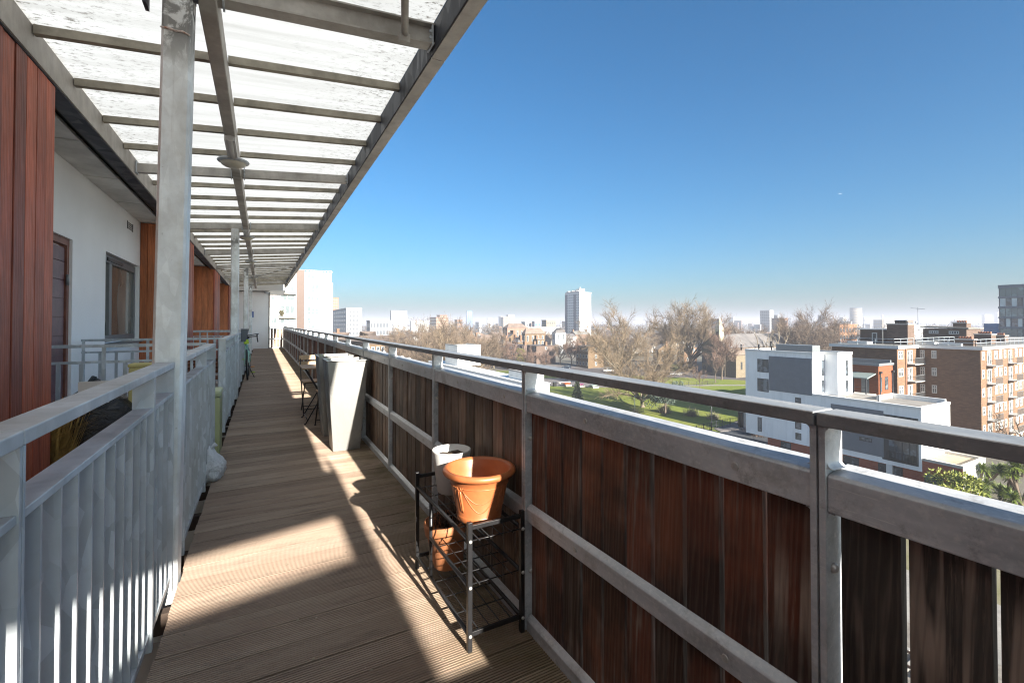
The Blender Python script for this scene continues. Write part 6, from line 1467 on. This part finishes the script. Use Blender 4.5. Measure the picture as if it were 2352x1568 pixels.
hero('bare_tree', 'brown thorny tree at the right end of the mauve terrace front', 1250, 846, 812, 18, 36, limbs=8, sub=5, tw=5, base=.12, twig=TW3, bark=BARK2)
# belt of bare trees left of the white tower
belt = [(905, 853, 752, 30), (938, 868, 744, 36), (968, 850, 741, 32), (1000, 872, 748, 38), (1032, 853, 738, 36), (1066, 868, 743, 40), (1100, 853, 749, 34), (1134, 846, 757, 28), (985, 836, 737, 22), (1050, 838, 736, 24), (880, 858, 764, 24), (1086, 886, 762, 34), (1020, 892, 768, 34), (950, 888, 764, 30)]
bl = ['pale topped', 'tall', 'thin crowned', 'wide', 'rounded', 'broad', 'tangled', 'small']
protos = [tree('belt_tree', 'dense brown bare tree in the belt left of the white tower block', 17, 6.0, s, BARK2 if s % 2 else BARK, (TW1, TW2, TW1, TW2)[i], base=.22, limbs=13, sub=7, tw=6, wd=.075, up=.28, group='bare tree belt left of the white tower block') for i, s in enumerate((41, 42, 43, 44))]
bt_lab = 'brown bare tree in the belt above the railing, left of the white tower block'
for i, (x, yb_, yt_, hw) in enumerate(belt):
    H, d = hgt(x, yb_, yt_); s = H / 17
    if i < 4: o = place(protos[i], x, yb_, 0, s, first=True); o['label'] = bt_lab
    else: o = place(protos[i % 4], x, yb_, R.uniform(0, 6.28), s, bt_lab)
# other bare trees around the terraces and behind
far = [(1265, 800, 756, .9), (1300, 800, 760, .8), (1345, 806, 755, 1), (1390, 808, 750, 1), (1360, 815, 770, .8), (1450, 812, 752, 1), (1490, 815, 758, .9), (1520, 812, 752, 1), (1545, 806, 750, .9), (1640, 815, 752, 1), (1730, 820, 755, 1), (1745, 812, 752, .9), (1800, 812, 744, .9), (1860, 815, 750, 1), (1925, 815, 752, 1), (1280, 780, 752, .7), (1432, 790, 748, .7), (1655, 790, 747, .7), (1220, 786, 752, .6), (1140, 786, 750, .6), (900, 786, 748, .6), (950, 780, 746, .6), (1010, 782, 745, .6), (800, 800, 762, .7), (865, 800, 764, .6)]
for i, (x, yb_, yt_, s_) in enumerate(far):
    H, d = hgt(x, yb_, yt_); place(protos[i % 4], x, yb_, R.uniform(0, 6.28), H / 17, 'hazy brown bare tree among the far rooftops', 'bare trees among the far rooftops')
# evergreens
t = leafy('golden_bush', 'bright yellow green rounded bush tree against the sooty terrace', 7.5, 2.9, 51, EVY, BARK2, 3600, False, .34); place(t, 1197, 838, first=True)
H, d = hgt(1530, 846, 808); t = leafy('evergreen_tree', 'dark evergreen tree leaning over the garden wall left of the plane tree', H, H * .42, 52, EVG, BARK2, 3000, False, .40); place(t, 1530, 846, first=True)
t = leafy('conifer', 'small dark conifer alone on the sunny park lawn', 5.6, 1.9, 53, EVG, BARK2, 2600, True, .42); place(t, 1326, 925, first=True)
t = leafy('grey_conifer', 'grey blue conifer beside the hipped hall before the white tower', 11, 3.0, 54, EVB, BARK2, 2600, True, .55); place(t, 1282, 800, first=True)
t = leafy('holm_oak', 'dark shaded evergreen oak low on the lawn behind the railing', 7.5, 4.2, 55, EVB, BARK2, 3200, False, .36); place(t, 1528, 955, first=True)
t = leafy('garden_shrub', 'green garden shrub at the foot of the plane tree', 3.2, 2.6, 56, plain('hedge_leaves', (.10, .13, .03), .8, var=.4), BARK2, 1800, False, .3); place(t, 1553, 853, first=True)
# leafless shrubs just above the rail
def shrub(label, px_, yb_, H, seed, mat):
    rr = random.Random(seed); t = thing('bare_shrub', label, 'shrub', tuple(ground(px_, yb_))); b = MB(); o = ground(px_, yb_)
    for _ in range(420):
        a, e = rr.uniform(0, 6.28), rr.uniform(.25, 1.5); d = np.array((math.cos(a) * math.cos(e), math.sin(a) * math.cos(e), math.sin(e))); p = o + np.array((rr.gauss(0, .5), rr.gauss(0, .5), 0)); l = H * rr.uniform(.4, 1)
        m_ = p + d * l * .6; q = p + d * l + np.array((rr.gauss(0, .25), rr.gauss(0, .25), rr.uniform(-.3, .1))); s = np.array((-math.sin(a), math.cos(a), 0)) * .028
        b.add([p - s, p + s, m_ + s * .7, m_ - s * .7, q], [(0, 1, 2, 3), (3, 2, 4)])
    b.build('branches', mat, t, fix=False); return t
PK = plain('pink_twigs', (.22, .15, .11), .9, var=.35); CR = plain('cream_twigs', (.24, .20, .15), .9, var=.3)
shrub('large pinkish leafless shrub at the foot of the spreading tree', 1460, 968, 4.2, 61, PK); shrub('pale leafless shrub on the shaded lawn', 1588, 955, 2.6, 62, CR)
shrub('small pale shrub beside the car park corner', 1638, 962, 1.9, 63, CR); shrub('pinkish upright shrub at the kerb of the car park', 1742, 1000, 3.4, 64, PK); shrub('reddish twiggy shrub before the red brick ground floor', 2100, 1090, 3.0, 65, PK)
shrub('bare shrub clump left of the white shrub on dark lawn', 1527, 948, 3.0, 66, CR)
# yuccas
YL = [plain('yucca_leaves', (.13, .17, .024), .55, var=.45, scale=3), plain('yucca_leaves_dark', (.085, .13, .03), .55, var=.45, scale=3)]
def yucca(label, px_, ytop, depth, heads, seed):
    rr = random.Random(seed); c = at(px_, ytop, depth); base = np.array((c[0], c[1], GZ)); t = thing('yucca', label, 'plant', tuple(base), 'tall spiky yuccas below the railing')
    T = MB(); K = MB(); htop = c[2] - GZ
    for h in range(heads):
        e = base + np.array((rr.uniform(-1.5, 1.5), rr.uniform(-1.5, 1.5), htop * rr.uniform(.70, .98)))
        m_ = (base + e) / 2 + np.array((rr.uniform(-.3, .3), rr.uniform(-.3, .3), 0)); T.tube([base, m_, e], [.20, .15, .12], 7)
        for _ in range(130):
            a = rr.uniform(0, 6.28); el = rr.uniform(-.7, 1.45); d = np.array((math.cos(a) * math.cos(el), math.sin(a) * math.cos(el), math.sin(el))); l = rr.uniform(.75, 1.2)
            s = np.array((-math.sin(a), math.cos(a), 0)) * .05; q = e + d * l * .6; f = e + d * l + np.array((0, 0, -.12 * l)); u = np.cross(d, s) * .3
            K.add([e - s * .5, e + s * .5, q + s + u, q - s + u, f], [(0, 1, 2, 3), (3, 2, 4)])
    T.build('stem', BARK2, t, fix=False); K.build('leaves', YL[seed % 2], t, fix=False); return t
yl = 'spiky green yucca of the clump below the railing at the right edge'
yucca('tallest spiky yucca of the clump, near the annexe wall', 2258, 1066, 52, 5, 70); yucca('yucca with dark leaves between the annexe wall and the tallest one', 2212, 1095, 50, 4, 71); yucca('broad sunlit yucca at the very right edge of the clump', 2345, 1066, 50, 6, 72); yucca('low spreading yucca in front of the clump', 2290, 1110, 46, 5, 74); yucca('second sunlit yucca in the middle of the clump', 2305, 1082, 53, 4, 76)
t = leafy('feathery_bush', 'feathery yellow green bush left of the yuccas beneath the annexe window', 5.2, 2.6, 77, plain('feathery_leaves', (.23, .25, .045), .8, var=.45, scale=2), BARK2, 3400, False, .26); p = at(2196, 1150, 45); t.location = (p[0], p[1], GZ)
# far belt of woodland on the horizon: nobody could count it
b = MB(); rr = random.Random(90)
for _ in range(900):
    px_ = rr.uniform(700, 2360); d = rr.uniform(420, 1900); c = at(px_, 741, d); H = rr.uniform(9, 17) * (1 + d / 6000); W = rr.uniform(5, 11)
    for k in range(26):
        a = rr.uniform(0, 6.28); r = W * rr.random() ** .5; z = GZ + H * (.15 + .85 * rr.random() * (1 - .5 * (r / W) ** 2)); p = np.array((c[0] + r * math.cos(a), c[1] + r * math.sin(a), z))
        s = np.array([rr.gauss(0, 1) for _ in range(3)]) * W * .16; u = np.array([rr.gauss(0, 1) for _ in range(3)]) * W * .16
        b.add([p - s, p + u, p + s * .7], [(0, 1, 2)])
o = b.build('far_woodland', plain('far_twigs', (.10, .078, .06), .95, var=.35, scale=.05), fix=False); tag(o, kind='stuff')

# ================================================================== PARK AND STREET THINGS
def car(label, px_, py_, rz, colr, group=None):
    t = thing('parked_car', label, 'car', tuple(ground(px_, py_)), None); g = Vector(ground(px_, py_)); mt = plain('car_paint_' + label.split()[0], colr, .25, .3, var=.05)
    M = Matrix.Translation(g) @ Matrix.Rotation(rz, 4, 'Z')
    def mk(name, mat, fn, par=t):
        b = MB(); fn(b); b.v = [tuple(M @ Vector(v)) for v in b.v]; return b.build(name, mat, par)
    mk('body', mt, lambda b: b.prism([(-2.1, .35), (2.1, .35), (2.15, .75), (1.2, .92), (-1.9, .95), (-2.15, .7)], 'X', -.85, .85))
    mk('cabin', mt, lambda b: b.prism([(-1.7, .951), (1.0, .93), (.45, 1.42), (-1.2, 1.45)], 'X', -.74, .74))
    mk('side_glass', M_GLASS, lambda b: b.prism([(-1.5, .99), (.8, .98), (.38, 1.36), (-1.1, 1.38)], 'X', -.76, .76))
    for sx in (-.78, .78):
        for sy in (-1.3, 1.3):
            w = mk('wheel', M_AGREY, lambda b: b.tube([(sx - .10, sy, .32), (sx + .10, sy, .32)], .2, 14)); mk('tyre', M_RUBBER, lambda b: b.torus((sx, sy, .32), .25, .08, 'X', 20, 6), w)
car('dark hatchback parked on the road before the blank tan house side', 1301, 846, .95, (.02, .03, .05)); car('white car on the road below the forked tree', 1398, 853.5, .95, (.7, .7, .7)); car('silver car parked behind the big plane tree trunk', 1552, 862, .95, (.45, .46, .48))
def park_table(label, px_, py_, colr, gname):
    g = ground(px_, py_); t = thing('park_table', label, 'table', tuple(g)); m_ = plain('table_paint_' + gname, colr, .5, var=.15); x, y, z = g
    b = MB(); b.hexa([(x - .9, y - .5, z + .55), (x + .9, y - .5, z + .55), (x + .7, y + .5, z + .55), (x - .7, y + .5, z + .55)], [(x - 1.2, y - .75, z + .95), (x + 1.2, y - .75, z + .95), (x + 1.2, y + .75, z + .95), (x - 1.2, y + .75, z + .95)]); b.build('table_top', m_, t)
    b = MB(); b.box(x - .5, x + .5, y - .3, y + .3, z, z + .55); b.build('pedestal', M_CONC, t)
    for s in (-1, 1): b = MB(); b.box(x - 1.1, x + 1.1, y + s * 1.15 - .2, y + s * 1.15 + .2, z, z + .45); b.build('bench', M_CONC, t)
park_table('orange park table on the paved plaza', 1301, 886, (.36, .10, .03), 'orange'); park_table('pink park table on the paved plaza', 1331, 888, (.34, .10, .20), 'pink'); park_table('grey green park table at the right of the paved plaza', 1363, 890, (.28, .34, .32), 'grey')
def small(name, label, cat, px_, py_, dims, mat, z0=0, bevel=.05):
    g = ground(px_, py_); w, d, h = dims; b = MB(); b.box(g[0] - w / 2, g[0] + w / 2, g[1] - d / 2, g[1] + d / 2, GZ + z0, GZ + z0 + h); return b, g
def bin_(label, px_, py_):
    g = ground(px_, py_); t = thing('litter_bin', label, 'bin', tuple(g)); b = MB(); b.box(g[0] - .5, g[0] + .5, g[1] - .4, g[1] + .4, GZ, GZ + 1.2); b.build('bin_body', M_BLACKP, t, .05); b = MB(); b.box(g[0] - .55, g[0] + .55, g[1] - .45, g[1] + .45, GZ + 1.201, GZ + 1.35); b.build('lid', M_BLACKP, t, .04)
bin_('black litter bin standing left of the orange park table', 1274, 887)
def bench_c(label, px_, py_, L=3):
    g = ground(px_, py_); t = thing('concrete_bench', label, 'bench', tuple(g)); b = MB(); b.box(g[0] - L / 2, g[0] + L / 2, g[1] - .3, g[1] + .3, GZ + .35, GZ + .5); b.build('seat', M_CONC, t)
    for s in (-1, 1): b = MB(); b.box(g[0] + s * L * .35 - .2, g[0] + s * L * .35 + .2, g[1] - .25, g[1] + .25, GZ, GZ + .349); b.build('leg', M_CONC, t)
bench_c('long pale concrete bench behind the orange table', 1296, 880, 5); bench_c('pale concrete block bench at the plaza edge by the lift housing', 1256, 889, 2)
def post_sign(name, label, px_, py_, h, w, hh, mat, cat='sign'):
    g = ground(px_, py_); t = thing(name, label, cat, tuple(g)); b = MB(); b.tube([(g[0], g[1], GZ), (g[0], g[1], GZ + h)], .05, 6); b.build('post', M_FRAME, t)
    b = MB(); b.obox((g[0], g[1] - .08, GZ + h - hh / 2), (w / 2, 0, 0), (0, .03, 0), (0, 0, hh / 2)); b.build('panel', mat, t)
post_sign('church_banner', 'low orange red banner on the grass before the church', 1612, 857, .9, 3.2, .9, plain('banner_red', (.36, .12, .07), .7)); post_sign('blue_notice_board', 'violet blue board on the hedge line left of the plane tree', 1549, 851, 2.4, 2.6, 2.0, plain('violet_board', (.10, .10, .36), .7)); post_sign('white_car_park_sign', 'white sign board at the corner of the car park', 1751, 1004, 1.6, 1.9, .8, M_UPVC)
def lamp_post(label, px_, py_, h, mat):
    g = ground(px_, py_); t = thing('lamp_post', label, 'lamp post', tuple(g)); b = MB(); b.tube([(g[0], g[1], GZ), (g[0], g[1], GZ + h)], [.09, .06], 8); b.build('pole', mat, t); b = MB(); b.box(g[0] - .1, g[0] + .6, g[1] - .12, g[1] + .12, GZ + h, GZ + h + .12); b.build('lamp_head', M_AGREY, t)
lamp_post('tall thin dark lamp post on the shaded lawn', 1634.5, 988, 6.6, M_FRAME); lamp_post('short cream post standing in front of the pinkish shrub', 1458, 962, 4.6, plain('cream_post', (.70, .64, .45), .6))
g = ground(1621, 856); mo = thing('stone_memorial', 'white stone obelisk memorial in front of the church porch', 'memorial', tuple(g)); b = MB(); b.box(g[0] - 1.1, g[0] + 1.1, g[1] - 1.1, g[1] + 1.1, GZ, GZ + .9); b.build('plinth', M_CONC, mo); b = MB(); b.lathe([(1.0, GZ + .9), (.45, GZ + 2.2), (.3, GZ + 6.2), (.001, GZ + 6.8)], (g[0], g[1], 0), 4, False); b.build('shaft', M_CONC, mo)
def pay_unit(label, px_, py_, mat):
    g = ground(px_, py_); t = thing('meter_cabinet', label, 'cabinet', tuple(g)); b = MB(); b.box(g[0] - .35, g[0] + .35, g[1] - .3, g[1] + .3, GZ, GZ + 3.0); b.build('cabinet_body', mat, t, .04); b = MB(); b.box(g[0] - .4, g[0] + .4, g[1] - .35, g[1] + .35, GZ + 3.001, GZ + 3.2); b.build('cabinet_top', M_AGREY, t)
pay_unit('tall black cabinet at the park gate beside the white flats', 1701, 982, M_BLACKP); pay_unit('tall white cabinet next to the black one beside the white flats', 1709.5, 981, M_UPVC)
def park_fence(label, pts, h=1.6):
    P = [ground(*p) for p in pts]; t = thing('park_fence', label, 'fence', tuple(P[0])); rb = MB(); b = MB()
    for i in range(len(P) - 1):
        L = np.linalg.norm(P[i + 1] - P[i]); n = int(L / 2.5) + 1
        for k in range(n): s = P[i] + (P[i + 1] - P[i]) * k / n; b.box(s[0] - .04, s[0] + .04, s[1] - .04, s[1] + .04, GZ, GZ + h)
        for zz in (.15, h * .5, h - .05): rb.bar(P[i] + (0, 0, zz), P[i + 1] + (0, 0, zz), .03, .05)
        m_ = int(L / .5)
        for k in range(m_): s = P[i] + (P[i + 1] - P[i]) * k / m_; rb.box(s[0] - .012, s[0] + .012, s[1] - .012, s[1] + .012, GZ + .1, GZ + h)
    b.build('fence_posts', M_FRAME, t); rb.build('railings', M_FRAME, t)
park_fence('thin dark railing between the lawn and the car park', [(1600, 997), (1660, 982), (1740, 966)]); park_fence('low green railing crossing the sunny lawn', [(1545, 884), (1600, 885), (1650, 881)], 1.2)
g = ground(1640, 849); b = MB()
gw_ = [(ground(1500, 850), ground(1600, 853))]
gwall = MB(); p_, q_ = ground(1505, 846.5), ground(1600, 851.5); gwall.bar(p_ + (0, 0, .9), q_ + (0, 0, .9), .35, 1.8); o = gwall.build('garden_wall', M_BRICK_T, loc=tuple(p_)); tag(o, 'low tan garden wall between the road and the houses left of the plane tree', 'wall')
# aeroplane
c = np.array(at(1930, 445, 2600)); ap_ = thing('aeroplane', 'tiny distant aeroplane catching the light high in the sky', 'aeroplane', tuple(c)); dv = _r * .97 + np.array((0, 0, .12)); dv /= np.linalg.norm(dv); sv = np.cross(dv, (0, 0, 1)); sv /= np.linalg.norm(sv)
b = MB(); b.tube([c - dv * 9, c - dv * 7, c + dv * 7, c + dv * 9.5], [.3, 1.1, 1.1, .3], 8); b.build('fuselage', M_W1, ap_)
for s in (-1, 1): b = MB(); b.add([c + dv * 1.5, c - dv * 2, c - dv * 4.5 + sv * s * 9, c - dv * 3.3 + sv * s * 9, c + dv * 1.5 + (0, 0, .25), c - dv * 2 + np.array((0, 0, .25)), c - dv * 4.5 + sv * s * 9 + np.array((0, 0, .2)), c - dv * 3.3 + sv * s * 9 + np.array((0, 0, .2))], [(0, 1, 2, 3), (4, 7, 6, 5), (0, 3, 7, 4), (1, 5, 6, 2), (2, 6, 7, 3)]); b.build('wing', M_W1, ap_)
b = MB(); b.hexa([c - dv * 6.5 - sv * .1, c - dv * 9 - sv * .1, c - dv * 9 + sv * .1, c - dv * 6.5 + sv * .1], [c - dv * 8 - sv * .1 + np.array((0, 0, 3.2)), c - dv * 9.4 - sv * .1 + np.array((0, 0, 3.2)), c - dv * 9.4 + sv * .1 + np.array((0, 0, 3.2)), c - dv * 8 + sv * .1 + np.array((0, 0, 3.2))]); b.build('tail_fin', M_W1, ap_)

# ================================================================== AIR, LIGHT, CAMERA
HAZE = HAZE_D > 0
if HAZE:
    b = MB(); b.box(-5900, 7400, -900, 8900, GZ - 1.0, 47); o = MB.build(b, 'haze', M_W1)
    hm = bpy.data.materials.new('haze_air'); hm.use_nodes = True; nt = hm.node_tree; nt.nodes.remove(nt.nodes['Principled BSDF'])
    pv = nt.nodes.new('ShaderNodeVolumePrincipled'); pv.inputs['Color'].default_value = (.60, .62, .71, 1); pv.inputs['Density'].default_value = HAZE_D; pv.inputs['Anisotropy'].default_value = .0
    hm.cycles.homogeneous_volume = True; nt.links.new(pv.outputs[0], nt.nodes['Material Output'].inputs['Volume']); o.data.materials.clear(); o.data.materials.append(hm); tag(o, kind='stuff')
toward = Vector((.19, -2.5, 1.0)).normalized(); el = math.asin(toward.z)
W = bpy.data.worlds.new('World'); S.world = W; W.use_nodes = True; nt = W.node_tree; bg = nt.nodes['Background']
sky = nt.nodes.new('ShaderNodeTexSky'); sky.sky_type = 'NISHITA'; sky.sun_disc = False; sky.sun_elevation = el; sky.sun_rotation = math.atan2(toward.x, toward.y)
sky.air_density = SKY_AIR; sky.dust_density = SKY_DUST; sky.ozone_density = SKY_OZ; sky.altitude = 0
h0 = nt.nodes.new('ShaderNodeHueSaturation'); h0.inputs['Saturation'].default_value = 1.10; nt.links.new(sky.outputs[0], h0.inputs['Color'])
hs = nt.nodes.new('ShaderNodeVectorMath'); hs.operation = 'MULTIPLY'; hs.inputs[1].default_value = (.61, .65, .54); nt.links.new(h0.outputs[0], hs.inputs[0])   # slight colour balance of the sky light
nt.links.new(hs.outputs[0], bg.inputs[0]); bg.inputs[1].default_value = SKY_S
L = bpy.data.lights.new('sun', 'SUN'); L.energy = SUN_S; L.angle = math.radians(.46); L.color = (1.0, .93, .82)
lo = bpy.data.objects.new('sun', L); COL.objects.link(lo); lo.rotation_euler = toward.to_track_quat('Z', 'Y').to_euler(); lo.location = (0, -20, 20)
cam = bpy.data.cameras.new('camera'); cam.sensor_width = 36; cam.lens = 16; cam.shift_y = -SHIFT / 2352; cam.clip_start = .05; cam.clip_end = 20000
co = bpy.data.objects.new('camera', cam); COL.objects.link(co); co.location = (0, 0, EYE); co.rotation_euler = (math.pi / 2 + PITCH, 0, -YAW); S.camera = co
S.view_settings.view_transform = 'Standard'; S.view_settings.look = 'None'; S.view_settings.exposure = EXPO; S.view_settings.gamma = 1.0
S.cycles.max_bounces = 8; S.cycles.transmission_bounces = 4; S.cycles.volume_bounces = 0
S.cycles.use_denoising = DENO; S.cycles.filter_width = 1.15
